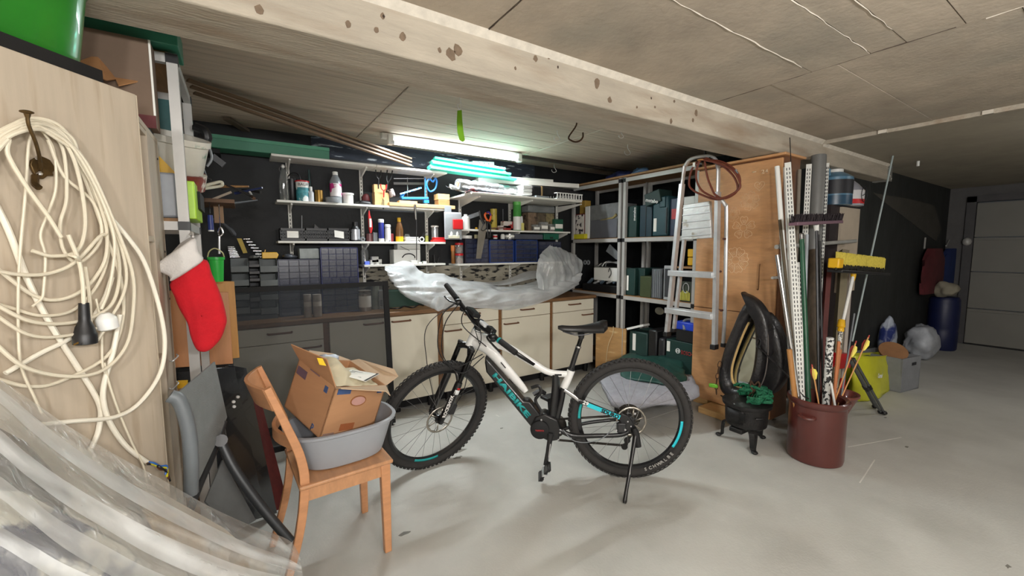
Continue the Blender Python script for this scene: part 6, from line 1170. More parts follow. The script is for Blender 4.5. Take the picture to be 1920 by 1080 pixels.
# ================================================================ clear plastic sheet over the pile in the lower left corner
def rg(px, py, r): return CAMP + ray(px, py).normalized() * r
mSHEET = film('clear_dust_sheet', (250, 250, 246), .32, rough=.12, bump=.55, bscale=20, gloss=.06, tl_=.2)
fs = thing('dust_sheet', 'clear plastic dust sheet draped over a pile in the lower left corner', 'plastic sheet', (-.1, .95, 0))
top = [rg(-120, 640, 1.30), rg(0, 712, 1.36), rg(60, 752, 1.40), rg(130, 800, 1.45), rg(215, 852, 1.52), rg(300, 897, 1.60), rg(390, 948, 1.72), rg(470, 985, 1.84), rg(540, 1012, 1.96), rg(562, 1040, 2.02)]
m1 = [rg(-160, 760, 1.10), rg(-20, 800, 1.18), rg(50, 845, 1.22), rg(120, 885, 1.28), rg(200, 925, 1.34), rg(290, 965, 1.42), rg(380, 1000, 1.55), rg(460, 1030, 1.70), rg(530, 1050, 1.86), rg(565, 1062, 1.98)]
m2 = [rg(-200, 900, .98), rg(-30, 920, 1.04), rg(50, 955, 1.08), rg(120, 990, 1.12), rg(200, 1020, 1.20), rg(280, 1050, 1.30), rg(370, 1075, 1.44), rg(450, 1090, 1.60), rg(520, 1095, 1.78), rg(568, 1090, 1.94)]
m3 = [rg(-200, 1100, .90), rg(-30, 1110, .94), rg(50, 1130, .98), rg(120, 1150, 1.04), rg(200, 1170, 1.12), rg(280, 1180, 1.22), rg(370, 1190, 1.36), rg(450, 1190, 1.52), rg(520, 1180, 1.72), rg(560, 1150, 1.90)]
R_rows = [smooth_path(r, 8) for r in (top, m1, m2, m3)]
nJ = len(R_rows[0]); cols = [smooth_path([R_rows[i][j] for i in range(4)], 14) for j in range(nJ)]; nI = len(cols[0]); out = []
for i in range(nI):
    row = []
    for j in range(nJ):
        p = cols[j][i]; v = i / (nI - 1); u = j / (nJ - 1)
        w = v - u * .12; f1 = max(0, 1 - abs(noise.noise(V((u * 1.1, w * 3.6, 3.1)))) * 3); f2 = max(0, 1 - abs(noise.noise(V((u * 2.6, w * 8, 9.7)))) * 3.2); f3 = noise.noise(V((u * 12, v * 14, 1.7))); e = min(1, v * 8)
        row.append(p + (CAMP - p).normalized() * (f1 ** 2 * .05 + f2 ** 2 * .016 + f3 * .004) * e)
    out.append(row)
put('film', MB().grid(out), mSHEET, fs, ang=180)
mFOLD = film('folded_film', (250, 252, 252), .50, rough=.2, bump=.25, bscale=9, gloss=.05, tl_=.15)
for i0, i1, wd_ in ((3, 17, 3), (14, 30, 4), (24, 40, 3), (33, 42, 2)): # doubled folds running down the drape
    rows = []
    for j in range(0, nJ):
        c_ = i0 + (i1 - i0) * j / (nJ - 1); rows.append([])
        for k in range(5):
            t = min(nI - 1.001, max(0, c_ + (k - 2) * wd_ / 2 * (.6 + .6 * j / nJ))); a_ = int(t); q = out[a_][j].lerp(out[a_ + 1][j], t - a_); rows[-1].append(q + (CAMP - q).normalized() * (.005 + .006 * (1 - abs(k - 2) / 2)))
    put('film_fold', MB().grid(rows), mFOLD, fs, ang=180)
# what lies under it
def under(px, py, r, d=.075): return rg(px, py, r + d)
mPATT = M('navy_patterned_cover', (196, 192, 178), .85, var=.06, c2=(44, 50, 82), thr=.50, sharp=.04, s2=8)
pt = solo('patterned_cushion', MB().prism([under(-180, 880, 1.02), under(20, 930, 1.06), under(240, 1010, 1.20), under(330, 1100, 1.26), under(300, 1230, 1.22), under(-180, 1200, .95)], V((-.02, .06, -.14))), mPATT, 'pale cushion with navy pattern lying under the clear dust sheet', 'cushion', bevel=.02)
solo('straw_bundle', MB().prism([under(215, 868, 1.50), under(250, 905, 1.46), under(330, 960, 1.50), under(420, 1010, 1.62), under(470, 1060, 1.68), under(390, 1080, 1.46), under(290, 1000, 1.40)], V((0, .1, -.10))), M('straw_brown', (176, 138, 78), .9, var=.4, scale=18, c2=(72, 60, 44), thr=.55, sharp=.1, s2=10), 'brown straw-like bundle under the clear dust sheet', 'bundle', bevel=.01)
solo('black_foil_bag', MB().prism([under(-60, 770, 1.24), under(50, 830, 1.26), under(110, 900, 1.26), under(70, 950, 1.16), under(-60, 880, 1.10)], V((0, .08, -.08))), M('black_foil', (40, 40, 44), .15, var=.4, bump=1.0, bscale=14), 'shiny black bag under the clear dust sheet near the left edge', 'bag', bevel=.01)
zb2 = MB().prism([rg(-140, 690, 1.48), rg(60, 800, 1.54), rg(240, 900, 1.64), rg(420, 990, 1.86), rg(500, 1060, 1.92), rg(420, 1200, 1.60), rg(100, 1230, 1.28), rg(-180, 1150, 1.14)], V((0, 0, -.001)))
pile = [p.copy() for p in zb2.v[:8]]
for p in pile: p += NP * max(0, .03 - (p - E0).dot(NP)) if p.x < .1 else V()
solo('covered_pile', MB().add([p for p in pile] + [V((p.x, p.y, 0.001)) for p in pile], [tuple(range(8)), tuple(range(15, 7, -1))] + [(i, (i + 1) % 8, 8 + (i + 1) % 8, 8 + i) for i in range(8)]), M('pile_beige', (222, 214, 198), .9, var=.2, scale=3, c2=(196, 184, 162), thr=.56, sharp=.2, s2=4), 'beige padded pile on the floor under the clear dust sheet', 'pile')

# ================================================================ long things under the bay ceiling
gbx = thing('long_green_box', 'long dark green box lying on the left end of the topmost wall shelf', 'box', (.1, 3.8, 2.134))
gx0, gx1 = at(378, 258, Y=3.72).x, at(617, 275, Y=3.72).x
put('box', MB().bx(gx0, gx1, 3.72, 3.90, 2.134, 2.222), M('green_long', (54, 118, 92), .5, var=.06), gbx, bevel=.004)
put('lid_edge', MB().bx(gx0, gx1, 3.712, 3.908, 2.20, 2.226), M('green_long2', (62, 132, 102), .5), gbx)
solo('box_bracket', MB().bx(-.40, gx0 + .1, 3.74, 3.96, 2.10, 2.130), mBLACKM, 'black bracket board on the wall under the left end of the long green box', 'bracket')
for k in range(3):
    a = at(352 + 6 * k, 150 + 12 * k, Z=2.335 - .02 * k); bq = at(770, 304 + 5 * k, Y=3.70); bq.z = 2.215 - .03 * k
    solo('ceiling_slat', MB().bar(a, bq, .035, .012), M('slat_brown', (120, 98, 76), .7, var=.15, scale=4), ['highest', 'middle', 'lowest'][k] + ' long brown slat slanting under the bay ceiling to the turquoise planks', 'slat', 'long slats')
solo('ceiling_offcut', MB().bar(at(425, 222, Z=2.35), at(462, 245, Z=2.34), .05, .02), M('offcut', (110, 98, 84), .8), 'short board stuck under the ceiling above the long green box', 'board')
# lime strip hanging on a hook from the ceiling
p = at(862, 178, Z=ZR); gs = thing('hanging_lime_blade', 'lime green plastic blade hanging from a ceiling hook near the beam', 'blade', p)
YY = p.y
put('hook', MB().tube(smooth_path([p, at(863, 192, Y=YY), at(858, 197, Y=YY), at(862, 205, Y=YY), at(865, 197, Y=YY), at(863, 193, Y=YY)], 4), .003, 6), mWHITEP, gs)
bl_ = [(858, 207), (866, 206), (867, 225), (869, 245), (872, 263), (868, 266), (862, 262), (858, 248), (857, 228)]
put('blade', MB().prism([at(px, py, Y=YY) for px, py in bl_], (0, .006, 0)), M('lime_blade', (130, 190, 36), .4), gs, bevel=.002)
# ================================================================ electric mountain bike
HR = V((1.935, 1.66, .37)); FWD = V((-.8, .6, 0)); NB_ = V((.6, .8, 0))     # rear hub, riding direction, away from the camera
def BP(px, py, o=0.): return onpl(px, py, HR + NB_ * o, NB_)
mFRW = M('frame_white', (232, 232, 230), .25, var=.02, coat=.5); mFRK = M('frame_black', (22, 22, 24), .35, var=.08, coat=.2); mCYAN = M('cyan_decal', (40, 196, 212), .4, var=.02); mTEALD = M('teal_decal', (36, 160, 160), .4)
mSPOKE = M('spoke_steel', (150, 150, 150), .3, metal=.9); mTYRE = M('tyre_rubber', (46, 44, 43), .85, var=.14, scale=30); mCHAIN = M('chain_steel', (64, 60, 56), .4, metal=.8, var=.3, scale=90); mFORKS = M('fork_black', (20, 20, 21), .3, coat=.3)
bk = thing('mountain_bike', 'white and black electric mountain bike standing on its kickstand in the middle', 'bicycle', (HR.x, HR.y, 0))
RIMR, TYR = .305, .342
def wheel(C, u, ax, name, disc, nsp=28):
    """C hub, u horizontal direction in the wheel plane, ax axle direction (towards the camera)"""
    v = u.cross(ax).normalized(); v = v if v.z > 0 else -v; K = lambda t, r, o=0.: C + (u * cos(t) + v * sin(t)) * r + ax * o
    N = 72
    tyre = put(name, MB().tube([K(2 * pi * i / N, TYR) for i in range(N)], .0275, 14, closed=True, up=u), mTYRE, bk)
    kn = MB(); n = 76
    for i in range(n):
        for row, (o, da) in enumerate(((-.0215, 0), (-.008, .5), (.008, .5), (.0215, 0))):
            t = 2 * pi * (i + da) / n; rr_ = TYR + (.0268 if abs(o) < .01 else .0205); w = .0048 if abs(o) < .01 else .0056
            d = (u * cos(t) + v * sin(t)); tt = (-u * sin(t) + v * cos(t)); od = (d + ax * (o * 26)).normalized(); sd = od.cross(tt)
            c = C + d * rr_ + ax * o
            a_ = [c + tt * (x * .0078) + sd * (y * w) for x, y in ((-1, -1), (1, -1), (1, 1), (-1, 1))]
            kn.hexa(a_, [p + od * .0062 for p in a_])
    put('tread_blocks', kn, mTYRE, tyre, kind='stuff')
    rim = MB(); prof = [(RIMR - .012, 0), (RIMR - .004, .013), (RIMR + .012, .014), (RIMR + .012, -.014), (RIMR - .004, -.013)]
    rim.grid([[K(2 * pi * i / N, r, o) for r, o in prof] for i in range(N + 1)], closed=True); put('rim', rim, M('rim_black', (24, 24, 26), .3, coat=.2), tyre)
    for t0, t1, mt in ((-.58, -.02, mCYAN if name == 'rear_tyre' else mTEALD), (2.75, 3.15, mTEALD)) if name == 'rear_tyre' else ((-2.0, -1.45, mTEALD),):
        for s in (1,): put('rim_decal', MB().grid([[K(t0 + (t1 - t0) * i / 16, RIMR - .005, .0136), K(t0 + (t1 - t0) * i / 16, RIMR + .0105, .0146)] for i in range(17)]), mt, tyre, thick=.001)
    put('hub', MB().lathe([(.012, -.06), (.012, -.045), (.030, -.042), (.030, -.036), (.018, -.03), (.018, .03), (.029, .036), (.029, .042), (.012, .045), (.012, .06)], C, ax, 18), mFRK, tyre)
    for k in range(nsp):
        side = 1 if k % 2 else -1; t = 2 * pi * k / nsp; th = t + (.9 if (k // 2) % 2 else -.9)
        put('spoke', MB().tube([K(th, .027, side * .039), K(t, RIMR - .008, side * .004)], .0011, 4, caps=False), mSPOKE, tyre)
    # brake disc
    ro = .09 if disc == 'front' else .09; dm = MB(); dd = .047
    outer = [(K(2 * pi * i / 48, ro + .002 * (i % 2), dd), K(2 * pi * i / 48, ro - .014 + .003 * ((i // 2) % 2), dd)) for i in range(49)]
    dm.grid(outer)
    for i in range(6): t = 2 * pi * i / 6; dm.add([K(t, .018, dd), K(t + .18, .018, dd), K(t + .42, ro - .012, dd), K(t + .30, ro - .012, dd)], [(0, 1, 2, 3)])
    put('brake_disc', dm, M('disc_steel', (176, 170, 160), .3, metal=.9, var=.1), tyre, thick=.002)
    return tyre, K
AXR = -NB_
rt, KR = wheel(HR, FWD * -1, AXR, 'rear_tyre', 'rear')
for s, mt in (('SCHWALBE', M('tyre_print', (150, 148, 144), .7)),):
    # lettering set letter by letter round the tyre wall
    for i, chh in enumerate(s):
        t = -1.22 + .62 * i / (len(s) - 1) ; t = -1.25 + i * .082
        rad = (FWD * -cos(t) + Z3 * sin(t)); tang = (FWD * sin(t) + Z3 * cos(t))
        text(chh, HR + rad * .331 + AXR * .0287 - tang * .012, tang, -rad, .020, mt, rt, bold=.04)
# front wheel: steered to the rider's left
hF, lF = radians(5), radians(-14); CFR = V((.975, 2.375, .36))
uF = V((cos(hF), sin(hF), 0)); nF = V((-sin(hF), cos(hF), 0)); vF = Z3 * cos(lF) + nF * sin(lF); AXF = uF.cross(vF).normalized()
ft, KF = wheel(CFR, uF, AXF, 'front_tyre', 'front')
ST = V((.325, -.244, .914)); ST = (ST - AXF * ST.dot(AXF)).normalized(); FD = ST.cross(AXF); FD = FD if FD.x < 0 else -FD
A0 = CFR - FD * .044; AXP = lambda d, f=0., s=0.: A0 + ST * d + FD * f + AXF * s
fk = put('fork_crown', MB().tube(smooth_path([AXP(.455, .03, .068), AXP(.475, .02, .04), AXP(.485, .0, 0), AXP(.475, .02, -.04), AXP(.455, .03, -.068)], 4), [.021] * 8 + [.026] + [.021] * 8, 10), mFORKS, bk)
for s in (1, -1):
    put('stanchion', MB().cyl(AXP(.24, .03, s * .068), AXP(.475, .03, s * .068), .0165, 12), M('stanchion_black', (14, 14, 15), .15, metal=.3), fk)
    put('top_cap', MB().cyl(AXP(.475, .03, s * .068), AXP(.49, .03, s * .068), .019, 12), mBLACK, fk)
    lg = put('lower_leg', MB().tube([AXP(.27, .03, s * .068), AXP(.25, .03, s * .068), AXP(.12, .034, s * .068), CFR + AXF * (s * .064) + ST * .02, CFR + AXF * (s * .062) - ST * .016], [.021, .0235, .0225, .019, .015], 12), mFORKS, fk)
    put('axle_end', MB().cyl(CFR + AXF * s * .050, CFR + AXF * s * .078, .013, 12), mDARKSTEEL, fk)
    if s == 1:
        tx = AXF
        text('ROCKSHOX', AXP(.04, .046, .0912), ST, (AXF.cross(ST)), .024, M('fork_print', (226, 222, 218), .5), fk, width=.15, bold=.05)
        put('fork_sticker', MB().grid([[AXP(.195 + .03 * j, .03, .068) + (AXF * cos(a) + AXF.cross(ST) * sin(a)) * .0232 for a in [-.9 + 1.8 * i / 8 for i in range(9)]] for j in range(2)]), mWTXT, fk, thick=.001); put('fork_badge', MB().grid([[AXP(.228 + .012 * j, .03, .068) + (AXF * cos(a) + AXF.cross(ST) * sin(a)) * .0236 for a in [-.5 + 1.0 * i / 6 for i in range(7)]] for j in range(2)]), mRED, fk, thick=.001)
put('fork_arch', MB().tube(smooth_path([AXP(.262, .03, .068), AXP(.315, .055, .045), AXP(.325, .065, 0), AXP(.315, .055, -.045), AXP(.262, .03, -.068)], 5), .0125, 9), mFORKS, fk)
put('brake_caliper', MB().fr(CFR + AXF * .052 + ST * .06, -FD, ST, AXF, .03, .07, -.01, .06, -.012, .022), mDARKSTEEL, fk, bevel=.005)
put('brake_hose', MB().tube(smooth_path([CFR + AXF * .06 + ST * .1 - FD * .06, AXP(.22, -.02, .08), AXP(.40, .03, .10), AXP(.56, .02, .10), AXP(.66, .06, .06)], 6), .0028, 6), mBLACK, fk)
# head tube, stem, bar
S0, S1 = AXP(.488), AXP(.60)
def tubex(name, pts, rads, mat, par=bk, n=14, flat=1., up=None, k=5):
    P_ = smooth_path(pts, k); R_ = []; m_ = len(pts) - 1
    for i in range(len(P_)):
        t = i / (len(P_) - 1) * m_; a = min(int(t), m_ - 1); R_.append(rads[a] + (rads[a + 1] - rads[a]) * (t - a))
    return put(name, MB().tube(P_, R_, n, flat=flat, up=up), mat, par, ang=50)
fr_ = tubex('head_tube', [S0, AXP(.545), S1], [.034, .031, .030], mFRW)
put('headset', MB().cyl(AXP(.597), AXP(.625), .026, 16).cyl(AXP(.478), AXP(.49), .033, 16), mFRK, bk)
hd = AXP(.53); up_ = Z3
# main frame in the bike's plane (traced joints lie on that plane)
D1, D2 = BP(1008, 783), BP(1003, 772)
tubex('down_tube', [AXP(.51), BP(914, 654), BP(948, 690), BP(976, 722), BP(986, 734)], [.036, .039, .034, .027, .020], mFRW, flat=.72, up=(-.47, .35, .8))
dn = (BP(1004, 783) - BP(915, 672)).normalized(); du = NB_.cross(dn); du = du if du.z > 0 else -du
b0 = BP(908, 668); b1 = BP(1012, 795); bd = (b1 - b0).normalized(); bu = NB_.cross(bd); bu = bu if bu.z > 0 else -bu; bl = (b1 - b0).length
bt = put('battery', MB().prism([b0 + bu * .012, b0 - bu * .014 + bd * .03, b0 - bu * .044 + bd * .08, b0 - bu * .044 + bd * bl, b0 + bu * .050 + bd * bl, b0 + bu * .052 + bd * (bl * .70), b0 + bu * .024 + bd * (bl * .66), b0 + bu * .018 + bd * .06] , NB_ * .084), mFRK, bk, bevel=.010)
for p in (bt,): 
    for vtx in p.data.vertices: vtx.co -= NB_ * .042
q0 = BP(938, 690, -.043); q1 = BP(998, 763, -.043); text('HAIBIKE', b0 + bd * (bl * .21) - bu * .026 - NB_ * .0425, bd, bu, .030, mTEALD, bk, width=bl * .62, bold=.05, shear=.0)
put('charge_slot', MB().fr(BP(948, 690, -.038), bd, bu, -NB_, -.045, .0, -.003, .003, -.0, .003), mINK, bk)
tubex('top_tube', [AXP(.565), BP(925, 641), BP(960, 656), BP(1000, 681), BP(1030, 698), BP(1066, 702)], [.031, .030, .026, .022, .020, .020], mFRW, flat=.8)
put('top_tube_decal', MB().grid([[BP(952, 648, -.028), BP(952, 654, -.028)], [BP(975, 662, -.026), BP(973, 670, -.026)], [BP(1004, 682, -.022), BP(1000, 686, -.022)]]), mFRK, bk, thick=.004)
put('frame_slot', MB().fr(BP(1040, 703, -.019), (BP(1050, 703) - BP(1040, 703)).normalized(), Z3, -NB_, 0, .042, -.004, .005, 0, .003), mBLACKM, bk)
tubex('seat_tube', [BP(1071, 694), BP(1064, 712), BP(1057, 727)], [.024, .024, .023], mFRW)
tubex('seat_tube_lower', [BP(1042, 702), BP(1042, 730), BP(1038, 765), BP(1035, 800)], [.024, .028, .030, .034], mFRK, flat=.8)
tubex('rear_shock', [BP(1056, 728), BP(1052, 752), BP(1044, 782)], [.019, .019, .022], mFRK)
tubex('rocker_link', [BP(1058, 731, -.03), BP(1074, 742, -.035), BP(1086, 752, -.04)], [.012, .014, .010], mCHROME, flat=.6)
for o, nm in ((-.055, 'near'), (.055, 'far')):
    tubex('seat_stay', [BP(1086, 751, o), BP(1130, 769, o), BP(1168, 785, o), BP(1181, 797, o)], [.016, .0155, .015, .014], mFRK, flat=.7)
    tubex('chain_stay', [BP(1048, 806, o * .7), BP(1075, 817, o * .8), BP(1120, 817, o), BP(1166, 815, o), BP(1186, 803, o)], [.017, .015, .014, .013, .013], mFRK, flat=.8)
tubex('upper_chain_stay', [BP(1050, 806, .06), BP(1100, 793, .06), BP(1160, 786, .062)], [.011, .011, .010], mFRK)
put('dropout', MB().prism([BP(1166, 775, -.066), BP(1180, 782, -.066), BP(1196, 806, -.066), BP(1190, 814, -.066), BP(1176, 808, -.066), BP(1160, 786, -.066)], NB_ * .012), mFRK, bk, bevel=.003)
for px, py in ((1183, 799), (1189, 806), (1177, 790)): c = BP(px, py, -.068); put('bolt', MB().cyl(c, c - NB_ * .005, .005, 8), mCHROME, bk)
sd0, sd1 = BP(1096, 756.5, -.0735), BP(1168, 785, -.0735); sdir = (sd1 - sd0).normalized(); sup = NB_.cross(sdir); sup = sup if sup.z > 0 else -sup; sl = (sd1 - sd0).length
put('stay_decal', MB().fr(sd0, sdir, sup, -NB_, sl * .08, sl * .92, -.0125, .0125, 0, .002), mCYAN, bk)
text('SDURO', sd0 + sdir * (sl * .44) - sup * .012 - NB_ * .002, sdir, sup, .022, mFRK, bk, width=sl * .46, bold=.06); text('29', sd0 - sdir * .012 - sup * .006 - NB_ * .002, sdir, sup, .022, mWTXT, bk, width=.036, bold=.05)
put('rear_caliper', MB().fr(BP(1160, 800, -.06), FWD * -1, Z3, -NB_, -.012, .04, -.03, .03, -.02, .024), mDARKSTEEL, bk, bevel=.006)
for px, py in ((1155, 806), (1172, 805), (1190, 775)): c = BP(px, py, -.084); put('bolt', MB().cyl(c, c - NB_ * .008, .0065, 8), mCHROME, bk)
# motor and cranks
MC_ = BP(1022, 800); 
mo = put('motor', MB().prism([BP(1003, 782, -.05), BP(1022, 776, -.05), BP(1046, 788, -.05), BP(1052, 808, -.05), BP(1048, 826, -.05), BP(1030, 829, -.05), BP(1008, 818, -.05), BP(995, 800, -.05)], NB_ * .10), mFRK, bk, bevel=.010)
c = BP(1012, 805, -.05); put('motor_cover', MB().lathe([(.058, 0), (.056, .014), (.044, .020), (.0, .022)], c, -NB_, 26), mBLACKM, mo); put('cover_ring', MB().tube([c - NB_ * .015 + (FWD * cos(a) + Z3 * sin(a)) * .050 for a in [2 * pi * i / 26 for i in range(26)]], .002, 5, closed=True), mFRK, mo)
text('YAMAHA', c - NB_ * .0235 + FWD * .027 - Z3 * .003, -FWD, Z3, .010, M('red_motor_print', (180, 40, 44), .5), mo, width=.054, bold=.03)
for px, py in ((1015, 787), (1050, 811), (1047, 824), (1018, 800)): c2 = BP(px, py, -.054); put('bolt', MB().cyl(c2, c2 - NB_ * .004, .006, 8), mCHROME, mo)
CB = BP(1033, 814, -.07)
cr1 = BP(1023, 872, -.085)
cr = put('crank_arm', MB().tube([CB, CB.lerp(cr1, .15), CB.lerp(cr1, .6), cr1], [.019, .016, .013, .014], 10, flat=.55, up=NB_.cross(Z3)), mFRK, bk)
put('crank_groove', MB().bar(BP(1032, 832, -.095), BP(1028, 864, -.098), .006, .004, NB_), mCHROME, cr)
c3 = BP(1021, 884, -.13); pd = put('pedal', MB().fr(c3, (BP(1014, 890) - BP(1028, 872)).normalized(), NB_, Z3.cross(NB_), -.048, .048, -.045, .045, -.008, .008), M('pedal_frame', (30, 30, 32), .4), bk, bevel=.003)
for a in (-.036, 0, .036): put('pedal_rib', MB().fr(c3, (BP(1014, 890) - BP(1028, 872)).normalized(), NB_, Z3.cross(NB_), a - .007, a + .007, -.05, .05, -.012, .012), mALU if a == 0 else mFRK, pd)
cq = BP(1042, 750, .12); put('crank_arm', MB().tube([BP(1040, 806, .08), BP(1031, 768, .09), BP(1030, 752, .10)], [.016, .012, .012], 10), mFRK, bk)
put('pedal', MB().fr(BP(1030, 745, .14), X3, Y3, Z3, -.045, .045, -.04, .04, -.010, .010), MC['pedal_frame'], bk, bevel=.003); put('toe_pad', MB().tube(smooth_path([BP(1000, 740, .06), BP(1012, 733, .07), BP(1022, 738, .08)], 4), .014, 8), mBLACK, bk)
put('chainring', MB().lathe([(.075, .058), (.078, .060), (.078, .064), (.07, .066)], BP(1040, 806), NB_, 36), mCHAIN, bk)
for a, b in (((1046, 825), (1168, 835)), ((1046, 786), (1180, 778))): put('chain', MB().bar(BP(*a, .06), BP(*b, .06), .008, .012), mCHAIN, bk)
cs_ = MB(); 
for k, r in enumerate((.028, .034, .040, .047, .055, .065, .078)): cs_.lathe([(r, .058 - .0042 * k), (r, .060 - .0042 * k)], HR, NB_, 26)
put('cassette', cs_, mCHAIN, bk, kind='stuff')
put('derailleur', MB().tube(smooth_path([BP(1190, 806, .075), BP(1178, 822, .08), BP(1172, 838, .08)], 4), .012, 8), mFRK, bk)
for px, py in ((1176, 826), (1171, 838)): c = BP(px, py, .07); put('jockey_wheel', MB().cyl(c, c + NB_ * .008, .02, 14), mBLACK, bk)
# kickstand
kt = V((1.698, 1.478, .004)); kh = BP(1192, 812, -.085)
ks = put('kickstand', MB().tube([kh, kh.lerp(kt, .25), kh.lerp(kt, .6), kt + Z3 * .016], [.015, .012, .0105, .0105], 10), mFRK, bk)
put('stand_joint', MB().tube([BP(1189, 803, -.08), kh, BP(1197, 838, -.10)], [.014, .021, .018], 10), mBLACKM, ks); put('stand_foot', MB().tube([kh.lerp(kt, .84) , kh.lerp(kt, .97), kt], [.013, .017, .012], 10, flat=.7), mBLACK, ks)
put('stand_face', MB().bar(kh.lerp(kt, .34) - NB_ * .011, kh.lerp(kt, .86) - NB_ * .011, .004, .002, NB_), mSTEEL, ks)
# seat post and saddle
sp0, sp1 = BP(1069, 697), BP(1090, 632); tubex('seat_post', [sp0, sp0.lerp(sp1, .72)], [.0155, .0155], mFRK); put('post_inner', MB().cyl(sp0.lerp(sp1, .70), sp1, .0135, 12), M('post_inner_black', (16, 16, 17), .2, metal=.4), bk); put('post_ring', MB().cyl(sp0.lerp(sp1, .70), sp0.lerp(sp1, .745), .0175, 14), mCHROME, bk); put('seat_clamp', MB().cyl(sp0.lerp(sp1, .03), sp0.lerp(sp1, .11), .021, 14), mBLACK, bk)
rows = []; NS = 13; f0, f1 = BP(1046, 616), BP(1138, 607)
for i in range(NS):
    t = i / (NS - 1); c = f0.lerp(f1, t); c.z += .012 * (2 * t - 1) ** 2 - .010 * sin(pi * t); w = .019 + .052 * max(0, (t - .35) / .65) ** 1.5; th = .022 + .018 * t; drop = .075 * max(0, (t - .45)) ** 1.3
    sc_ = 1.0 if 0 < i < NS - 1 else .45
    rows.append([c + NB_ * (cos(a) * w * sc_) + Z3 * (sin(a) * (th * .55 if sin(a) > 0 else th * .9 + drop * abs(cos(a))) * sc_ - abs(cos(a)) ** 2 * (.012 + drop * .6)) for a in [2 * pi * j / 16 for j in range(16)]])
mb = MB().grid(rows, closed=True); mb.f += [tuple(range(15, -1, -1)), tuple((NS - 1) * 16 + j for j in range(16))]; sa = put('saddle', mb, M('saddle_black', (24, 23, 24), .38, var=.08, coat=.15), bk, ang=60)
for o in (-.022, .022): put('saddle_rail', MB().tube(smooth_path([f0.lerp(f1, .10) + NB_ * o * .3 - Z3 * .02, f0.lerp(f1, .35) + NB_ * o - Z3 * .045, f0.lerp(f1, .62) + NB_ * o - Z3 * .048, f0.lerp(f1, .85) + NB_ * o - Z3 * .03], 4), .0035, 7), mDARKSTEEL, sa)
put('saddle_clamp', MB().tube([sp1 - Z3 * .008, f0.lerp(f1, .48) - Z3 * .04], [.016, .022], 10), mBLACK, sa)
# handlebar
HC = AXP(.645, .042); EN = HC + V((.100, -.312, -.145)); EF = HC + V((-.058, .285, .212))
put('stem', MB().tube([AXP(.622), AXP(.648, .0), AXP(.648, .03), HC], [.024, .022, .019, .021], 12), mFRK, bk); put('stem_cap', MB().cyl(AXP(.640), AXP(.668), .022, 14), mFRK, bk)
hb = put('handlebar', MB().tube(smooth_path([EN, HC.lerp(EN, .62), HC.lerp(EN, .3) , HC, HC.lerp(EF, .3), HC.lerp(EF, .62), EF], 5), .0135, 10), mFRK, bk)
for e in (EN, EF):
    g0 = HC.lerp(e, .62); put('grip', MB().tube([g0, HC.lerp(e, .64), HC.lerp(e, .97), e], [.016, .0175, .0175, .016], 12), M('grip_rubber', (40, 40, 42), .8, bump=.5, bscale=300), hb); put('grip_clamp', MB().cyl(HC.lerp(e, .60), HC.lerp(e, .635), .0185, 12), mTEALD if e is EN else mBLACK, hb)
    put('brake_mount', MB().ball(HC.lerp(e, .50) + FD * .015, (.026, .026, .022), 10, 6), mFRK, hb)
    d = (e - HC).normalized(); put('brake_lever', MB().tube(smooth_path([HC.lerp(e, .47) + FD * .03, HC.lerp(e, .52) + FD * .065 - Z3 * .012, HC.lerp(e, .66) + FD * .062 - Z3 * .03, HC.lerp(e, .80) + FD * .055 - Z3 * .042], 5), .006, 7), mFRK, hb)
    put('shifter', MB().ball(HC.lerp(e, .44) - FD * .012 - Z3 * .022, (.024, .018, .02), 10, 6), mBLACK, hb)
dp = put('display_unit', MB().fr(HC.lerp(EF, .12) + ST * .03, (EF - EN).normalized(), FD, ST, -.045, .04, -.03, .03, -.012, .018), mBLACKM, hb, bevel=.008)
put('display_screen', MB().fr(HC.lerp(EF, .12) + ST * .03, (EF - EN).normalized(), FD, ST, -.03, .028, -.02, .022, .018, .020), M('lcd_dark', (36, 44, 46), .15), dp)
put('remote', MB().fr(HC.lerp(EN, .40) + ST * .015 , (EF - EN).normalized(), FD, ST, -.02, .03, -.022, .02, -.01, .022), mBLACK, hb, bevel=.006)
put('computer', MB().fr(HC.lerp(EN, .22) + ST * .024, (EF - EN).normalized(), FD, ST, -.028, .028, -.022, .022, -.008, .010), M('silver_plastic', (200, 202, 204), .3), hb, bevel=.006)
for k, pts in enumerate(([HC.lerp(EF, .48) + FD * .03, BPF := AXP(.60, .20, -.12), AXP(.42, .20, -.02), AXP(.36, .10, .06), BP(905, 664, -.04)], [HC.lerp(EF, .45) + FD * .02, AXP(.56, .17, -.10), AXP(.40, .17, 0), AXP(.34, .06, .09), BP(908, 668, -.045)], [HC.lerp(EN, .45) + FD * .03, AXP(.66, .13, .10), AXP(.70, .14, .0), AXP(.60, .10, -.02), BP(912, 650, -.036)], [HC.lerp(EN, .42) + FD * .02, AXP(.62, .10, .12), AXP(.62, .07, .06), BP(900, 648, -.036)], [HC.lerp(EF, .50) + FD * .03, AXP(.50, .22, -.20), AXP(.30, .16, -.16), AXP(.10, .06, -.10), CFR + AXF * -.07 + ST * .05])):
    put('control_cable', MB().tube(smooth_path(pts, 7), .0032 if k < 3 else .0026, 7), mBLACK, hb)
put('cable_run', MB().tube(smooth_path([BP(1056, 806, -.055), BP(1075, 826, -.07), BP(1105, 829, -.075), BP(1135, 818, -.08), BP(1152, 795, -.085), BP(1160, 790, -.08)], 6), .0026, 6), mGREY, bk)
put('bottle_cage', MB().tube(smooth_path([BP(996, 727, -.02), BP(1010, 724, -.03), BP(1014, 736, -.03), BP(1004, 750, -.02), BP(1014, 770, -.02)], 5), .010, 8, flat=.4), mBLACK, bk)
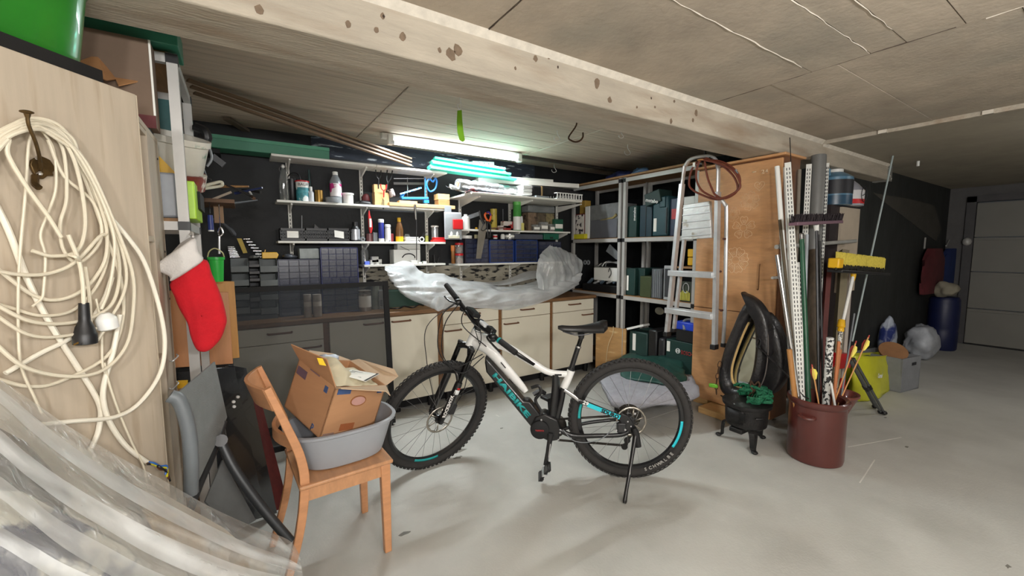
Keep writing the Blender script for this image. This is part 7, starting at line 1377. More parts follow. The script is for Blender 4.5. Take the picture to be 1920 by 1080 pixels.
# ================================================================ horse collar mirror on the cast iron stove
mLEA = M('black_leather', (30, 28, 30), .36, var=.25, scale=12, bump=.35, bscale=60, coat=.12); mIRON = M('cast_iron', (34, 33, 33), .5, metal=.35, var=.25, scale=18, bump=.3, bscale=90)
CX = 3.14
K_ = lambda px, py, X=CX: at(px, py, X=X)
hc = thing('horse_collar', 'black leather horse collar framing a mirror, standing on the iron stove', 'horse collar', K_(1400, 745))
outer = [(1406, 566), (1392, 580), (1378, 612), (1364, 645), (1354, 680), (1350, 705), (1353, 728), (1366, 742), (1388, 748), (1408, 742), (1424, 726), (1432, 700), (1437, 668), (1436, 640), (1430, 608), (1422, 582)]
inner = [(1410, 592), (1398, 612), (1386, 640), (1376, 668), (1370, 692), (1371, 712), (1378, 724), (1390, 727), (1402, 722), (1410, 706), (1415, 682), (1418, 655), (1418, 632), (1416, 612), (1414, 600), (1412, 594)]
O_ = smooth_path([K_(*p) for p in outer], 3, True); I_ = smooth_path([K_(*p) for p in inner], 3, True); n = len(O_)
rows = []
for s, d in ((0, .02), (.0, -.02), (.18, -.04), (.5, -.05), (.82, -.03), (1, -.01), (1, .03), (.5, .045), (0, .02)): rows.append([O_[i].lerp(I_[i], s) + X3 * d for i in range(n)])
put('collar_body', MB().grid(rows, closed=True), mLEA, hc, ang=60)
puffy('collar_peak', [(1394, 548), (1396, 549), (1410, 555), (1426, 568), (1440, 592), (1447, 625), (1446, 665), (1436, 660), (1428, 620), (1416, 596), (1404, 578), (1402, 566)], mLEA, hc, 0, .055, CX - .02)
puffy('side_pad', [(1436, 588), (1452, 596), (1466, 622), (1474, 655), (1477, 690), (1470, 718), (1452, 738), (1424, 746), (1424, 740), (1438, 705), (1444, 660)], mLEA, hc, 0, .07, CX + .09)
put('lining_roll', MB().tube([I_[i] + X3 * .012 + Y3 * .0 for i in range(n * 14 // 48 * 0 + 2, int(n * .46))], .011, 8), M('straw_trim', (206, 172, 114), .7, bump=.6, bscale=220), hc)
mn = V((-.973, .21, .10)).normalized(); mc = sum(I_, V()) / n + X3 * .03
mi = put('mirror_glass', MB().prism([q + (mc - q).normalized() * -.01 for q in [q + CF * 0 - (q - CAMP) * ((q - mc).dot(mn) / (q - CAMP).dot(mn)) for q in I_]], (.004, 0, 0)), M('mirror', (206, 212, 206), .03, metal=1, var=.01), hc)
put('seam_cord', MB().tube(smooth_path([K_(1422, 588, CX - .06), K_(1438, 620, CX - .06), K_(1440, 660, CX - .065), K_(1434, 705, CX - .065), K_(1420, 735, CX - .06)], 6), .004, 6), M('seam_grey', (86, 80, 76), .6), hc)
put('strap', MB().tube(smooth_path([K_(1424, 636, CX - .075), K_(1420, 650, CX - .08), K_(1432, 660, CX - .08), K_(1452, 680, CX - .06), K_(1478, 706, CX - .04), K_(1505, 740, CX - .02), K_(1516, 748, CX - .02)], 6), .010, 8, flat=.4), mLEA, hc)
put('buckle', MB().tube(smooth_path([K_(1420, 634, CX - .085), K_(1426, 638, CX - .085), K_(1424, 650, CX - .085), K_(1418, 646, CX - .085)], 3, True), .004, 6, closed=True), mDARKSTEEL, hc)
put('ring', MB().tube(smooth_path([K_(1440, 608, CX - .03), K_(1448, 608, CX - .03), K_(1452, 616, CX - .03), K_(1444, 618, CX - .03)], 4, True), .004, 6, closed=True), mDARKSTEEL, hc)
put('iron_ornament', MB().tube(smooth_path([K_(1408, 714, CX - .085), K_(1414, 722, CX - .085), K_(1422, 716, CX - .085), K_(1424, 724, CX - .085), K_(1414, 732, CX - .085), K_(1408, 724, CX - .085)], 4, True), .006, 7, closed=True), mRUST, hc)
def chain(name, pts, r, mat, par, lab=None, cat=None):
    P_ = smooth_path(pts, 10); L = 0; seg = []; step = r * 3.2; acc = 0; res = [P_[0]]
    for a, b in zip(P_, P_[1:]):
        acc += (b - a).length
        if acc >= step: res.append(b); acc = 0
    for i, (a, b) in enumerate(zip(res, res[1:])):
        d = (b - a).normalized(); s = d.orthogonal().normalized(); s = s if i % 2 else d.cross(s); c = (a + b) / 2; h = (b - a).length * .62
        put('chain_link', MB().tube([c + d * cos(t) * h + s * sin(t) * r for t in [2 * pi * k / 8 for k in range(8)]], r * .28, 5, closed=True), mat, par)
chn = thing('iron_chain', 'rusty iron chain hanging round the foot of the horse collar', 'chain', K_(1380, 750))
chain('iron_chain', [K_(1350, 678, CX - .05), K_(1346, 700, CX - .06), K_(1343, 725, CX - .06), K_(1344, 748, CX - .06)], .012, mRUST, chn)
chain('iron_chain', [K_(1352, 742, CX - .08), K_(1372, 750, CX - .10), K_(1394, 752, CX - .10), K_(1408, 742, CX - .10), K_(1416, 728, CX - .09)], .012, mRUST, chn)
solo('green_clip', MB().bar(K_(1331, 722, CX - .05), K_(1345, 724, CX - .06), .03, .03), M('clip_green', (110, 180, 50), .4), 'bright green plastic clip hanging on the rusty chain', 'clip', bevel=.006)
# stove
SC_ = V((2.985, 1.50, 0)); SR = .142
sv = thing('iron_stove', 'small round black cast iron stove on three curved legs', 'stove', SC_)
zT = .315
put('drum', MB().lathe([(SR * .80, .135), (SR * .92, .15), (SR * .94, .17), (SR * .98, .28), (SR * 1.10, .288), (SR * 1.12, .30), (SR * 1.12, .312), (SR * 1.02, zT)], SC_, Z3, 36), mIRON, sv)
put('ash_pan', MB().bx(SC_.x - .13, SC_.x - .0, SC_.y - .04, SC_.y + .05, .105, .138), mIRON, sv, bevel=.006)
toC = (CAMP - SC_); toC.z = 0; toC.normalize(); sdv = Z3.cross(toC)
dpos = SC_ + (toC * cos(.28) - sdv * sin(.28)) * SR * .955
def drumpatch(name, a0, a1, z0, z1, r, mat):
    rows = [[SC_ + (toC * cos(a0 + (a1 - a0) * i / 8) + sdv * sin(a0 + (a1 - a0) * i / 8)) * r + Z3 * z for i in range(9)] for z in (z0, z1)]; return put(name, MB().grid(rows), mat, sv, thick=.008)
drumpatch('stove_door', -1.05, -.12, .18, .275, SR * .99, mIRON); drumpatch('fire_opening', -.30, -.02, .20, .262, SR * 1.012, M('opening_black', (6, 6, 6), .95)); drumpatch('handle_plate', .40, .75, .232, .242, SR * 1.02, mDARKSTEEL)  # opening drawn as a black patch on the closed drum
for a in (.35, 2.45, -1.75):
    d = toC * cos(a) + sdv * sin(a); w = Z3.cross(d)
    pts = smooth_path([SC_ + d * SR * .75 + Z3 * .15, SC_ + d * SR * 1.02 + Z3 * .125, SC_ + d * SR * 1.08 + Z3 * .07, SC_ + d * SR * 1.10 + Z3 * .025, SC_ + d * SR * 1.28 + Z3 * .012], 5)
    rows = []
    for i, p in enumerate(pts): t = i / (len(pts) - 1); hw = .034 * (1 - .55 * t); rows.append([p + w * hw - d * .008, p + d * .010, p - w * hw - d * .008, p - d * .014])
    mb = MB().grid(rows, closed=True); mb.f += [(3, 2, 1, 0), tuple((len(rows) - 1) * 4 + j for j in range(4))]; lg = put('leg', mb, mIRON, sv); put('claw_foot', MB().ball(SC_ + d * SR * 1.24 + Z3 * .014, (.022, .022, .013), 10, 6), mIRON, lg)
gn = thing('green_net', 'pile of dark green netting on the stove under the horse collar', 'net', SC_ + Z3 * zT); rn = random.Random(4)
for k in range(30):
    a = rn.uniform(-.1, 1.9); pts = [SC_ + Z3 * (zT + .010 + .006 * (i % 3) + .0024 * k) + (toC * cos(a + i * .5) + sdv * sin(a + i * .5)) * (SR * rn.uniform(.45, 1.12)) for i in range(5)]
    put('net_fold', MB().tube(smooth_path(pts, 4), .010, 6, flat=.4), M('net_green', (20, 104, 70), .7, var=.3, scale=60, bump=.6, bscale=200), gn)
# ================================================================ brown stoneware crock with poles
CC = V((3.157, 1.131, 0)); CRR = .158
mGLAZE = M('brown_glaze', (86, 42, 37), .28, var=.12, scale=3, coat=.3)
ck = thing('stoneware_crock', 'large brown glazed stoneware crock full of poles and arrows', 'crock', CC)
put('crock_body', MB().lathe([(CRR * .92, 0), (CRR * .97, .006), (CRR * 1.0, .03), (CRR * 1.0, .375), (CRR * 1.06, .385), (CRR * 1.09, .40), (CRR * 1.09, .418), (CRR * 1.04, .424), (CRR * .92, .415), (CRR * .90, .38), (CRR * .90, .03), (.0, .02)], CC, Z3, 48), mGLAZE, ck)
tc2 = (CAMP - CC); tc2.z = 0; tc2.normalize(); ts2 = Z3.cross(tc2)
for a in (.03 - .35, pi - .2):
    d = lambda t: tc2 * cos(t) + ts2 * sin(t)
    put('lug_handle', MB().tube(smooth_path([CC + d(a - .26) * CRR * 1.0 + Z3 * .322, CC + d(a - .2) * CRR * 1.12 + Z3 * .318, CC + d(a) * CRR * 1.2 + Z3 * .316, CC + d(a + .2) * CRR * 1.12 + Z3 * .318, CC + d(a + .26) * CRR * 1.0 + Z3 * .322], 4), .012, 8), mGLAZE, ck)
c2 = V((3.60, 1.17, 0)); ck2 = thing('stoneware_crock', 'second smaller brown crock behind the large one, holding red items', 'crock', c2)
put('crock_body', MB().lathe([(.06, 0), (.065, .01), (.05, .16), (.08, .24), (.118, .33), (.128, .34), (.128, .355), (.112, .352), (.07, .24), (0, .2)], c2, Z3, 36), M('brown_glaze2', (112, 56, 46), .3, var=.12, scale=3, coat=.3), ck2)
def pole(name, label, cat, p, q, r, mat, r2=None, n=10, grp=None):
    return solo(name, MB().tube([p, q], [r, r2 if r2 else r], n), mat, label, cat, grp)
Kx = lambda px, py, Y: at(px, py, Y=Y)
inC = lambda dx, dy, z=.05: CC + V((dx, dy, z))
def frompt(px, py, base, Y=None, X=None):  # top of a pole seen at a pixel, standing at depth Y
    return at(px, py, Y=Y) if Y is not None else at(px, py, X=X)
mPERF = M('perforated_white', (222, 222, 216), .45, var=.03)
def perf_rail(label, top, base, w, side=None):
    t = thing('slotted_rail', label, 'slotted rail', base, 'slotted shelf rails'); d = (top - base).normalized(); fc_ = (CAMP - (top + base) / 2); fc_ = (fc_ - d * fc_.dot(d)).normalized()
    put('rail', MB().bar(base, top, w, .012, fc_), mPERF, t); L = (top - base).length; sd_ = d.cross(fc_); z_ = .03; k = MB()
    while z_ < L - .03:
        for s in (-.22, .22): k.bar(base + d * z_ + fc_ * .0065 + sd_ * (w * s), base + d * (z_ + .018) + fc_ * .0065 + sd_ * (w * s), .005, .002, fc_)
        z_ += .03
    put('slots', k, mINK, t, kind='stuff')
perf_rail('long white slotted rail standing tilted in the brown crock, with two rows of slots', at(1477, 305, Y=1.44), inC(-.07, .03), .038)
perf_rail('shorter white slotted rail beside the green pole in the crock', at(1498, 492, Y=1.36), inC(-.05, .05), .030)
perf_rail('white perforated rail standing behind the grey pipe, against the wardrobe', at(1517, 308, Y=1.50), V((3.52, 1.40, .0)), .036)
perf_rail('white perforated rail right of the thick grey pipe', at(1552, 306, Y=1.50), V((3.76, 1.37, .0)), .022)
pole('white_pipe', 'white plastic pipe leaning beside the wardrobe edge, the left one', 'pipe', at(1457, 312, Y=1.50), inC(-.03, .09), .016, mWHITEP)
pole('white_strip', 'thin white strip between the left pipe and the slotted rail', 'strip', at(1471, 314, Y=1.50), inC(.0, .10), .010, mWHITEP)
pole('aluminium_pole', 'shiny aluminium pole rising left of the crock', 'pole', at(1457, 478, Y=1.40), inC(-.09, .01), .014, mCHROME)
pole('grey_tube', 'short grey tube with dark band behind the aluminium pole', 'tube', at(1474, 488, Y=1.42), inC(-.06, .08), .011, mSTEEL)
pole('green_pole', 'dark green broom handle standing in the crock', 'pole', at(1503, 446, Y=1.36), inC(-.01, .02), .016, M('pole_green', (38, 84, 60), .4, var=.12))
put('ferrule', MB().tube([at(1503, 450, Y=1.36), at(1502, 438, Y=1.36)], .017, 10), mCHROME, bpy.data.objects['green_pole'])
pole('white_board_strip', 'pale bluish strip right of the green broom handle', 'strip', at(1513, 440, Y=1.44), inC(.0, .08), .011, M('strip_pale', (196, 204, 212), .5))
pole('grey_pipe', 'thick dark grey pipe standing behind the broom, top near the beam', 'pipe', at(1535, 292, Y=1.47), V((3.60, 1.37, .0)), .052, M('pipe_grey', (106, 106, 104), .45, var=.06), n=24)
pole('rusty_pipe', 'thick dark weathered pipe below the broom head', 'pipe', at(1528, 470, Y=1.40), inC(.06, .06), .040, M('pipe_weathered', (74, 62, 48), .7, var=.35, scale=6, stretch=(6, 6, 1)), n=20)
pole('grey_batten', 'narrow grey slat behind the slotted rails', 'slat', at(1499, 318, Y=1.51), V((3.53, 1.44, .0)), .013, M('slat_greybrown', (120, 112, 100), .7))
pole('wooden_stick', 'weathered brown stick leaning from the wardrobe into the crock', 'stick', at(1462, 412, Y=1.44), inC(-.04, .05), .010, M('stick_dark', (84, 72, 54), .7, var=.2))
pole('red_brown_post', 'dark red brown square post with white ties behind the crock', 'post', at(1553, 505, Y=1.42), V((3.68, 1.31, .0)), .024, M('post_red', (92, 34, 30), .5, var=.15), n=4)
pole('steel_rod', 'long thin steel rod standing in the crock, left of the roller', 'rod', at(1535, 440, Y=1.30), inC(.02, -.02), .006, mDARKSTEEL)
pole('black_rod', 'thin black rod in the middle of the crock', 'rod', at(1537, 452, Y=1.28), inC(.04, -.04), .007, mBLACK)
pole('pale_plank', 'olive grey plank leaning behind the yellow roller', 'plank', at(1583, 470, Y=1.50), V((3.92, 1.30, .0)), .038, M('plank_olive', (126, 116, 92), .6, var=.1), n=4)
pole('white_plank', 'pale plank right of the olive grey one', 'plank', at(1596, 480, Y=1.55), V((4.02, 1.29, .0)), .022, M('plank_pale', (176, 166, 156), .6, var=.08), n=4)
pole('grey_stick', 'thin pale stick right of the red crate', 'stick', at(1602, 588, Y=1.25), c2 + V((.02, -.01, .22)), .006, mGREY)
pole('bamboo_cane', 'short tan wooden handle behind the crock left side', 'cane', at(1480, 655, Y=1.26), inC(-.10, .04), .016, M('cane_tan', (176, 124, 70), .5))
pole('fibreglass_rod', 'very long thin pale grey rod leaning up to the ceiling', 'rod', at(1677, 280, Y=1.40), at(1598, 640, Y=1.34), .007, M('rod_pale', (170, 184, 184), .35))
pole('antenna_wire', 'thin dark wire rising past the wardrobe top', 'wire', at(1481, 258, Y=1.50), inC(-.03, .06), .003, mBLACK)
# broom
br = thing('broom', 'broom with dark bristles standing head up in the crock', 'broom', inC(.05, -.01))
h0, h1 = at(1487, 420, Y=1.26), at(1573, 416, Y=1.26); 
put('handle', MB().tube([inC(.05, -.01), at(1531, 424, Y=1.27)], .009, 8), mDARKSTEEL, br); put('socket', MB().tube([at(1531, 432, Y=1.27), at(1530, 420, Y=1.265)], [.014, .018], 10), mWHITEP, br)
put('broom_head', MB().bar(h0 - Z3 * .0, h1 - Z3 * .0, .055, .022), M('head_mauve', (112, 84, 96), .4), br, bevel=.004)
bs = MB(); rb = random.Random(2); hd_ = (h1 - h0); 
for i in range(420):
    p = h0 + hd_ * rb.uniform(.0, 1.0) + V((rb.uniform(-.022, .022), rb.uniform(-.022, .022), .008)); e = p + V((rb.uniform(-.012, .012), rb.uniform(-.015, .012), rb.uniform(.040, .056))); bs.tube([p, e], [.0034, .002], 4)
put('bristles', bs, M('bristle_dark', (40, 32, 36), .9), br, kind='stuff')
# yellow fleece roller on telescopic pole
yr = thing('wash_brush', 'yellow and black washing brush on a telescopic pole standing in the crock', 'brush', inC(.09, -.05))
r0, r1 = at(1566, 488, Y=1.20), at(1658, 497, Y=1.20); rd = (r1 - r0)
fw = (CAMP - r0); fw.z = 0; fw.normalize()
put('brush_back', MB().bar(r0 - Z3 * .075, r1 - Z3 * .075, .09, .02), mBLACK, yr, bevel=.004); put('end_cap', MB().bar(r0 - rd * .03 - Z3 * .02, r0 + rd * .05 - Z3 * .02, .07, .07), mYEL, yr, bevel=.01)
by, bkb = MB(), MB()
for i in range(1900):
    u_ = rb.uniform(.02, 1.0); s_ = rb.uniform(-1, 1); p = r0 + rd * u_ - Z3 * .066 + fw * (s_ * .04)
    e = p + Z3 * rb.uniform(.105, .128) + fw * (s_ * .02) + rd.normalized() * rb.uniform(-.014, .014)
    if s_ > .35: e = p + Z3 * rb.uniform(-.005, .045) + fw * rb.uniform(.012, .03)
    (bkb if s_ > .35 else by).tube([p, e], [.0046, .003], 3, caps=False)
put('bristles', by, M('bristle_yellow', (206, 190, 84), .9, var=.15, scale=60), yr, kind='stuff'); put('dark_bristles', bkb, M('bristle_black', (44, 42, 36), .9), yr, kind='stuff')
yh = at(1600, 516, Y=1.21); yb_ = at(1579, 590, Y=1.20); 
put('swivel', MB().tube([yh + Z3 * .04, yh, at(1599, 526, Y=1.21)], [.018, .018, .012], 10), mYEL, yr); put('inner_pole', MB().tube([yh, at(1576, 622, Y=1.19)], .011, 10), mWHITEP, yr)
put('lock_collar', MB().lathe([(.017, 0), (.021, .01), (.021, .022), (.017, .03), (.026, .035), (.021, .085), (.018, .09)], at(1576, 622, Y=1.19), yb_ - at(1576, 622, Y=1.19), 14), mYEL, yr)
put('outer_pole', MB().tube([at(1576, 622, Y=1.19), inC(.05, -.06)], .014, 10), M('leopard_sleeve', (214, 212, 206), .5, c2=(40, 38, 36), thr=.52, sharp=.05, s2=90), yr)
# chequered sleeve, arrows, dowels
pole('chequered_stick', 'black and white chequered stick in the crock', 'stick', at(1557, 633, Y=1.10), inC(.04, -.03, .2), .022, M('chequer', (206, 206, 202), .5, c2=(30, 30, 32), thr=.5, sharp=.02, s2=45))
pole('dowel', 'light brown dowel in the crock next to the chequered stick', 'dowel', at(1573, 640, Y=1.06), inC(.04, -.07, .1), .010, M('dowel_brown', (176, 108, 66), .5))
pole('dowel', 'second brown dowel in the crock, right of the first', 'dowel', at(1576, 655, Y=1.05), inC(.06, -.05, .1), .008, M('dowel_brown2', (158, 96, 60), .5))
pole('white_stick', 'short white plastic stick leaning at the crock rim', 'stick', at(1558, 718, Y=1.06), inC(.06, -.09, .3), .007, mWHITEP)
mARS = M('arrow_shaft', (206, 150, 96), .45); mARF1 = M('feather_red', (176, 70, 62), .8); mARF2 = M('feather_yellow', (224, 212, 96), .8)
def arrow(label, tip, base):
    t = thing('arrow', label, 'arrow', base, 'wooden arrows'); d = (tip - base).normalized(); put('shaft', MB().tube([base, tip], .0042, 7), mARS, t); put('nock', MB().tube([tip, tip + d * .018], [.0042, .003], 6), mARF1, t)
    a = d.orthogonal().normalized(); b = d.cross(a)
    for k in range(3):
        w = a * cos(2.1 * k + .4) + b * sin(2.1 * k + .4); p = tip - d * .012
        put('feather', MB().prism([p, p + w * .016 - d * .008, p + w * .022 - d * .035, p + w * .012 - d * .075, p - d * .085], d.cross(w) * .0012), mARF1 if k == 0 else mARF2, t)
arrow('wooden arrow with yellow and red feathers, leaning farthest right out of the crock', at(1628, 633, Y=.98), inC(.02, -.03, .12)); arrow('wooden arrow with yellow feathers, in the middle of the crock right side', at(1604, 644, Y=1.0), inC(.03, -.02, .12)); arrow('wooden arrow with a yellow feather leaning left in the crock front', at(1523, 688, Y=1.10), inC(-.0, -.06, .12))
solo('red_crate', MB().prism([at(1576, 664, Y=1.32), at(1598, 664, Y=1.32), at(1595, 690, Y=1.32), at(1574, 692, Y=1.32)], (.02, .10, 0)), mRED, 'red plastic holder above the second brown crock', 'holder', bevel=.004)
solo('red_tube', MB().tube([c2 + V((-.03, -.02, .22)), at(1580, 712, Y=1.24)], .018, 12), M('bright_red', (226, 40, 50), .4), 'bright red tube standing in the second brown crock', 'tube')
solo('grey_crossbar', MB().tube([at(1456, 463, Y=1.47), at(1604, 452, Y=1.47)], .016, 10), M('crossbar', (176, 176, 172), .4, metal=.3), 'grey metal bar lying level across the poles behind the broom', 'bar'); solo('short_crossbar', MB().tube([at(1448, 521, Y=1.46), at(1490, 518, Y=1.46)], .010, 8), mSTEEL, 'short thin metal bar lying level left of the green handle', 'bar')
solo('white_clamp', MB().tube(smooth_path([at(1473, 534, Y=1.40), at(1484, 541, Y=1.39), at(1494, 536, Y=1.40), at(1490, 530, Y=1.40)], 4), .009, 8), mWHITEP, 'white plastic bracket hanging among the slotted rails', 'bracket')
# tall narrow cupboard behind with bottles on it
WB = MB().bx(3.705, 4.02, 1.55, 1.685, 0, at(1575, 388, Y=1.55).z)
tcn = thing('narrow_cupboard', 'dark narrow cupboard with a pale board on its side behind the poles', 'cupboard', (3.86, 1.6, 0))
zc = at(1580, 386, Y=1.56).z; xa, xb = at(1556, 420, Y=1.56).x, at(1610, 420, Y=1.56).x
put('carcass', MB().bx(xa, xb - .02, 1.56, 1.685, 0, zc), M('cupboard_dark', (40, 30, 32), .6, var=.1), tcn)
x0, x1 = at(1578, 390, Y=1.545).x, at(1612, 390, Y=1.545).x; put('pale_board', MB().bx(x0, x1, 1.540, 1.558, at(1595, 545, Y=1.545).z, at(1595, 390, Y=1.545).z), M('pale_board', (178, 164, 146), .7, var=.05), tcn)
z = zc + .002
t, c, r, h = bottle('blue_canister', 'clear canister half full of blue liquid beside the grey pipe', 'canister', 1554, 1578, 318, 1.62, z, M('canister_blue', (84, 124, 150), .3, var=.2), cap=mWHITEP, neck=.4, shoulder=.18, capf=.08, labelmat=M('black_label', (30, 30, 36), .5), lab=(.3, .68)); put('dark_liquid', MB().lathe([(r * 1.005, .005), (r * 1.005, h * .26)], c, Z3, 18), M('liquid_blue', (40, 72, 96), .3), t); put('carry_handle', MB().tube(smooth_path([c + V((-r * .8, 0, h * .8)), c + V((-r * .8, 0, h * 1.02)), c + V((-r * .1, 0, h * .98))], 4), .007, 7), MC['canister_blue'], t)
t, c, r, h = bottle('spray_bottle', 'grey trigger spray bottle with red label band on the narrow cupboard', 'spray bottle', 1577, 1599, 336, 1.60, z, M('spray_grey', (150, 150, 158), .35), cap=mWHITEP, neck=.35, shoulder=.42, capf=.05, labelmat=M('spray_label', (206, 204, 206), .5), lab=(.12, .55))
put('red_band', MB().lathe([(r * 1.02, h * .08), (r * 1.02, h * .24)], c, Z3, 18), mRED, t); put('emblem', MB().tube([c - Y3 * (r * 1.03) + V((cos(a) * r * .5, 0, h * .40 + sin(a) * r * .5)) for a in [2 * pi * i / 16 for i in range(16)]], .003, 5, closed=True), mINK, t)
put('emblem_bar', MB().bar(c - Y3 * (r * 1.04) + V((-r * .35, 0, h * .34)), c - Y3 * (r * 1.04) + V((r * .35, 0, h * .46)), .004, .004), mINK, t)
put('trigger_head', MB().bx(c.x - .045, c.x + .045, c.y - .014, c.y + .014, z + h, z + h + .035).prism([c + V((-.05, -.01, h + .034)), c + V((-.02, -.01, h + .034)), c + V((-.035, -.01, h - .03))], (0, .02, 0)), mWHITEP, t, bevel=.004); put('trigger', MB().tube(smooth_path([c + V((-.03, 0, h + .01)), c + V((-.055, 0, h - .01)), c + V((-.05, 0, h - .04))], 3), .006, 6), mRED, t)
# ================================================================ bags, barrel and hanging things along the far wall
mBAGY = M('yellow_bag', (196, 196, 44), .35, var=.08, scale=4, bump=.5, bscale=10)
bg = thing('yellow_bag', 'yellow shopping bag with white lettering standing beside the crocks', 'bag', at(1635, 762, Z=0))
b0 = at(1598, 762, Z=0); b1 = at(1668, 765, Z=0); dq = at(1602, 664, Y=1.36)
B3 = lambda px, py, Y: at(px, py, Y=Y)
fl, frr = V((4.42, 1.46, 0)), at(1655, 762, Z=0)
yA = 1.36
face = [B3(1592, 735, 1.44), B3(1603, 755, 1.36), B3(1652, 763, 1.28), B3(1676, 738, 1.34), B3(1677, 664, 1.40), B3(1640, 669, 1.33), B3(1602, 667, 1.40), B3(1592, 690, 1.46)]
for p in face: p.z = max(p.z, .004)
G = sheet_mesh([[B3(1593, 668, 1.46), B3(1602, 667, 1.40), B3(1640, 668, 1.34), B3(1677, 665, 1.38)], [B3(1592, 700, 1.46), B3(1600, 705, 1.38), B3(1640, 708, 1.30), B3(1678, 702, 1.34)], [B3(1592, 735, 1.44), B3(1603, 745, 1.37), B3(1645, 752, 1.29), B3(1676, 738, 1.34)], [B3(1596, 745, 1.43), B3(1608, 757, 1.37), B3(1650, 764, 1.30), B3(1668, 752, 1.34)]], 6, 6, .012, 3.3)
for p in G.v: p.z = max(p.z, .004)
put('front_face', G, mBAGY, bg, thick=.003, ang=180)
G2 = MB().grid([[p + V((.05, .12, 0)) for p in smooth_path([B3(1593, 668, 1.46), B3(1640, 668, 1.36), B3(1677, 665, 1.38)], 4)], [V((p.x + .05, p.y + .12, .004)) for p in smooth_path([B3(1593, 668, 1.46), B3(1640, 668, 1.36), B3(1677, 665, 1.38)], 4)]]); put('rear_face', G2, mBAGY, bg, thick=.003)
s0 = smooth_path([B3(1677, 665, 1.38), B3(1678, 702, 1.34), B3(1668, 752, 1.34)], 4); put('side_face', MB().grid([s0, [V((p.x + .05, p.y + .12, p.z)) for p in s0]]), mBAGY, bg, thick=.003)
text('Conrad', B3(1646, 709, 1.25), (B3(1676, 706, 1.265) - B3(1646, 709, 1.25)), Z3, .042, mWTXT, bg, width=.13, bold=.03)
solo('bag_contents', MB().ball(B3(1625, 676, 1.44), (.12, .05, .05), 18, 10), M('contents_blue', (70, 76, 92), .6, var=.4, scale=12), 'grey blue stuff showing over the rim of the yellow bag', 'contents')
# grey box with a wooden disc
gx = thing('grey_fabric_box', 'grey fabric storage box holding a round wooden disc', 'box', at(1690, 735, Z=0))
f0, f1 = at(1688, 737, Z=0), at(1722, 728, Z=0); l0 = at(1676, 712, Z=0)
ht = at(1690, 672, X=f0.x).z * .98; ex1 = f1 - f0; ey1 = V((-.03, .26, 0)); ey1 = V((f0.x + .05, 1.60, 0)) - f0
C1 = lambda a, b, c: f0 + ex1 * a + ey1 * b + Z3 * c
mGFB = M('grey_fabric_box', (124, 126, 130), .9, var=.1, bump=.3, bscale=60); mb = MB(); w = .03
for q in (((0, 0), (1, 0), (1, w), (0, w)), ((0, 1 - w), (1, 1 - w), (1, 1), (0, 1)), ((0, 0), (w, 0), (w, 1), (0, 1)), ((1 - w, 0), (1, 0), (1, 1), (1 - w, 1)), ((0, 0), (1, 0), (1, 1), (0, 1))):
    top_ = ht if q[2] != (1, 1) or q[0] != (0, 0) else .01
    mb.hexa([C1(a, b, .002) for a, b in q], [C1(a, b, top_) for a, b in q])
put('walls', mb, mGFB, gx, bevel=.006); put('grip_hole', MB().fr(C1(.62, 0, ht * .80), ex1.normalized(), -ey1.normalized(), Z3, -.04, .04, 0, .003, -.014, .014), mINK, gx)
dc = C1(.35, .35, ht + .03); solo('wooden_disc', MB().lathe([(.115, 0), (.115, .018)], dc, V((-.55, -.35, .75)), 28), M('disc_brown', (136, 94, 56), .6, var=.15), 'round brown wooden disc standing in the grey fabric box', 'disc')
lump('grey_sack', 'pale grey plastic sack behind the grey fabric box', 'sack', 1722, 690, 1.50, (.26, .15, .21), M('sack_grey', (176, 180, 188), .35, var=.12, bump=.9, bscale=10), .005, 51, .3)
lump('blue_white_bag', 'blue and white plastic bag between the yellow bag and the wall', 'bag', 1662, 668, 1.60, (.16, .07, .30), M('bag_bluewhite', (170, 178, 192), .4, c2=(40, 52, 110), thr=.5, sharp=.08, s2=5, bump=.8, bscale=10), .005, 52, .25)
# folded tripod in front of the bag
tp_ = thing('tripod', 'folded aluminium tripod with black feet leaning in front of the yellow bag', 'tripod', at(1650, 770, Z=0))
for k, (a, b) in enumerate((((1594, 676), (1651, 772)), ((1598, 682), (1640, 762)), ((1600, 672), (1658, 774)))):
    p = at(*a, Y=1.22 + .03 * k); q = at(*b, Z=.02); l = put('leg', MB().tube([p, p.lerp(q, .55), q], [.013, .011, .009], 8), M('tripod_grey', (96, 98, 98), .35, metal=.5), tp_); put('foot_tip', MB().ball(q, (.022, .022, .018), 8, 5), mBLACK, l); put('leg_clamp', MB().cyl(p.lerp(q, .5), p.lerp(q, .56), .016, 8), mBLACK, l)
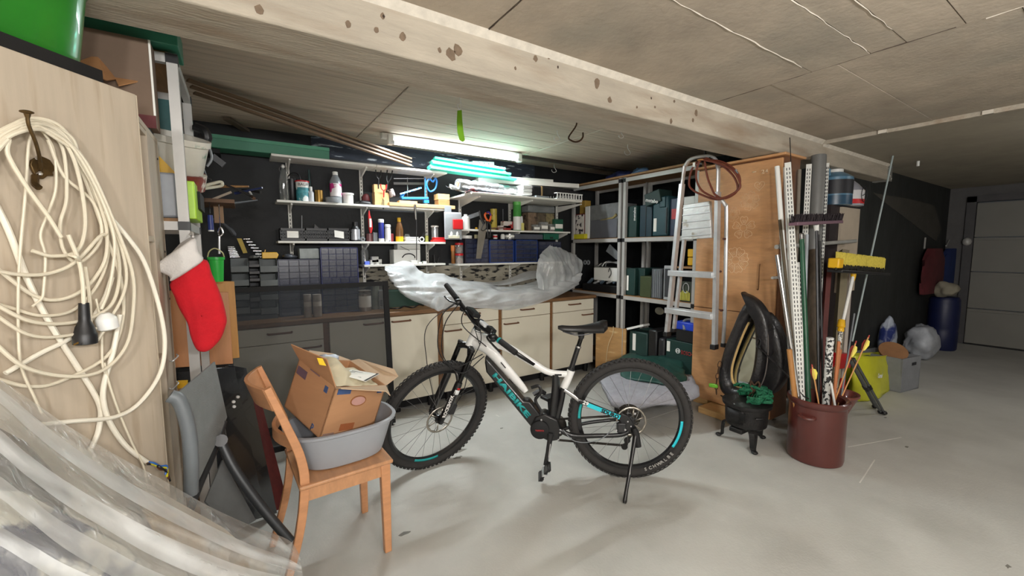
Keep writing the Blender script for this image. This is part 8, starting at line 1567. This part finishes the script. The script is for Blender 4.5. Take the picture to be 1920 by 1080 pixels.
# barrel and hanging jackets by the garage door
bcx = V((8.10, 1.50, 0))
bb_ = thing('blue_barrel', 'dark blue plastic barrel in the corner by the garage door', 'barrel', bcx)
put('barrel', MB().lathe([(.24, 0), (.26, .02), (.265, .25), (.255, .28), (.265, .31), (.265, .62), (.255, .65), (.26, .68), (.255, .70), (.23, .73), (.0, .73)], bcx, Z3, 32, .6, .6), M('barrel_blue', (18, 26, 66), .45), bb_)
lump('cream_sack', 'cream sack lying on the blue barrel', 'sack', 1774, 548, 1.47, (.14, .12, .10), M('sack_cream', (140, 134, 118), .8), .735, 61, .3)
def jacket(label, px0, px1, py0, py1, mat, Y=1.62):
    a, b = at(px0, py0, Y=Y), at(px1, py1, Y=Y); rows = []; rj = random.Random(int(px0))
    for i in range(9):
        t = i / 8; z = a.z + (b.z - a.z) * t; w = (b.x - a.x) / 2 * (.55 + .45 * min(1, t * 4)) * (1 - .15 * max(0, t - .6)); cx = (a.x + b.x) / 2
        rows.append([V((cx + cos(s) * w * (1 + .08 * sin(5 * s + i)), Y + sin(s) * .055, z)) for s in [2 * pi * k / 18 for k in range(18)]])
    mb = MB().grid(rows, closed=True); mb.f += [tuple(range(18)), tuple(8 * 18 + k for k in range(18))]; return solo('hanging_jacket', mb, mat, label, 'jacket', 'jackets on the far wall')
jacket('dark red jacket hanging on the far wall left of the blue one', 1733, 1764, 466, 545, M('jacket_red', (84, 26, 32), .9, var=.2))
jacket('blue jacket hanging on the far wall above the barrel', 1766, 1803, 466, 540, M('jacket_blue', (20, 42, 96), .9, var=.15))
for i, (a, b, c_, d_) in enumerate(((1735, 446, 1733, 466), (1781, 448, 1774, 461))): solo('wall_peg', MB().tube([at(a, b, Y=1.66), at(c_, d_, Y=1.64)], .010, 6), mSTEEL, ['pale metal peg above the dark red jacket', 'pale metal peg above the blue jacket'][i], 'peg')
solo('wall_bracket_knob', MB().ball(at(1813, 453, X=8.80), (.05, .05, .06), 10, 6), mSTEEL, 'pale round bracket on the door frame', 'bracket')
solo('ceiling_anchor', MB().tube([at(1722, 302, Z=ZL), at(1722, 302, Z=ZL) - Z3 * .05], .012, 6), mWHITEP, 'small white anchor in the ceiling beyond the beam', 'anchor')
# oil-like stains and scratches on the floor
fl_ = bpy.data.objects['floor']; mST = M('floor_stain', (118, 116, 108), .5, var=.2); rs = random.Random(9)
for px, py, r in ((845, 850, .03), (860, 845, .04), (858, 858, .025), (835, 856, .02), (940, 803, .012), (1890, 1062, .012), (760, 1000, .02), (1660, 783, .012), (1700, 838, .014)):
    c = at(px, py, Z=0); put('stain', MB().prism([c + V((cos(t) * r * rs.uniform(.5, 1.3) * 1.5, sin(t) * r * rs.uniform(.5, 1.2) * .8, .0)) for t in [2 * pi * i / 11 for i in range(11)]], (0, 0, .0008)), mST, fl_)
for px0, py0, px1, py1 in ((1640, 862, 1612, 905), (1590, 838, 1690, 820), (930, 778, 936, 781)): put('scratch', MB().bar(at(px0, py0, Z=.0004), at(px1, py1, Z=.0004), .006, .0008), M('scratch_white', (214, 212, 204), .7), fl_)
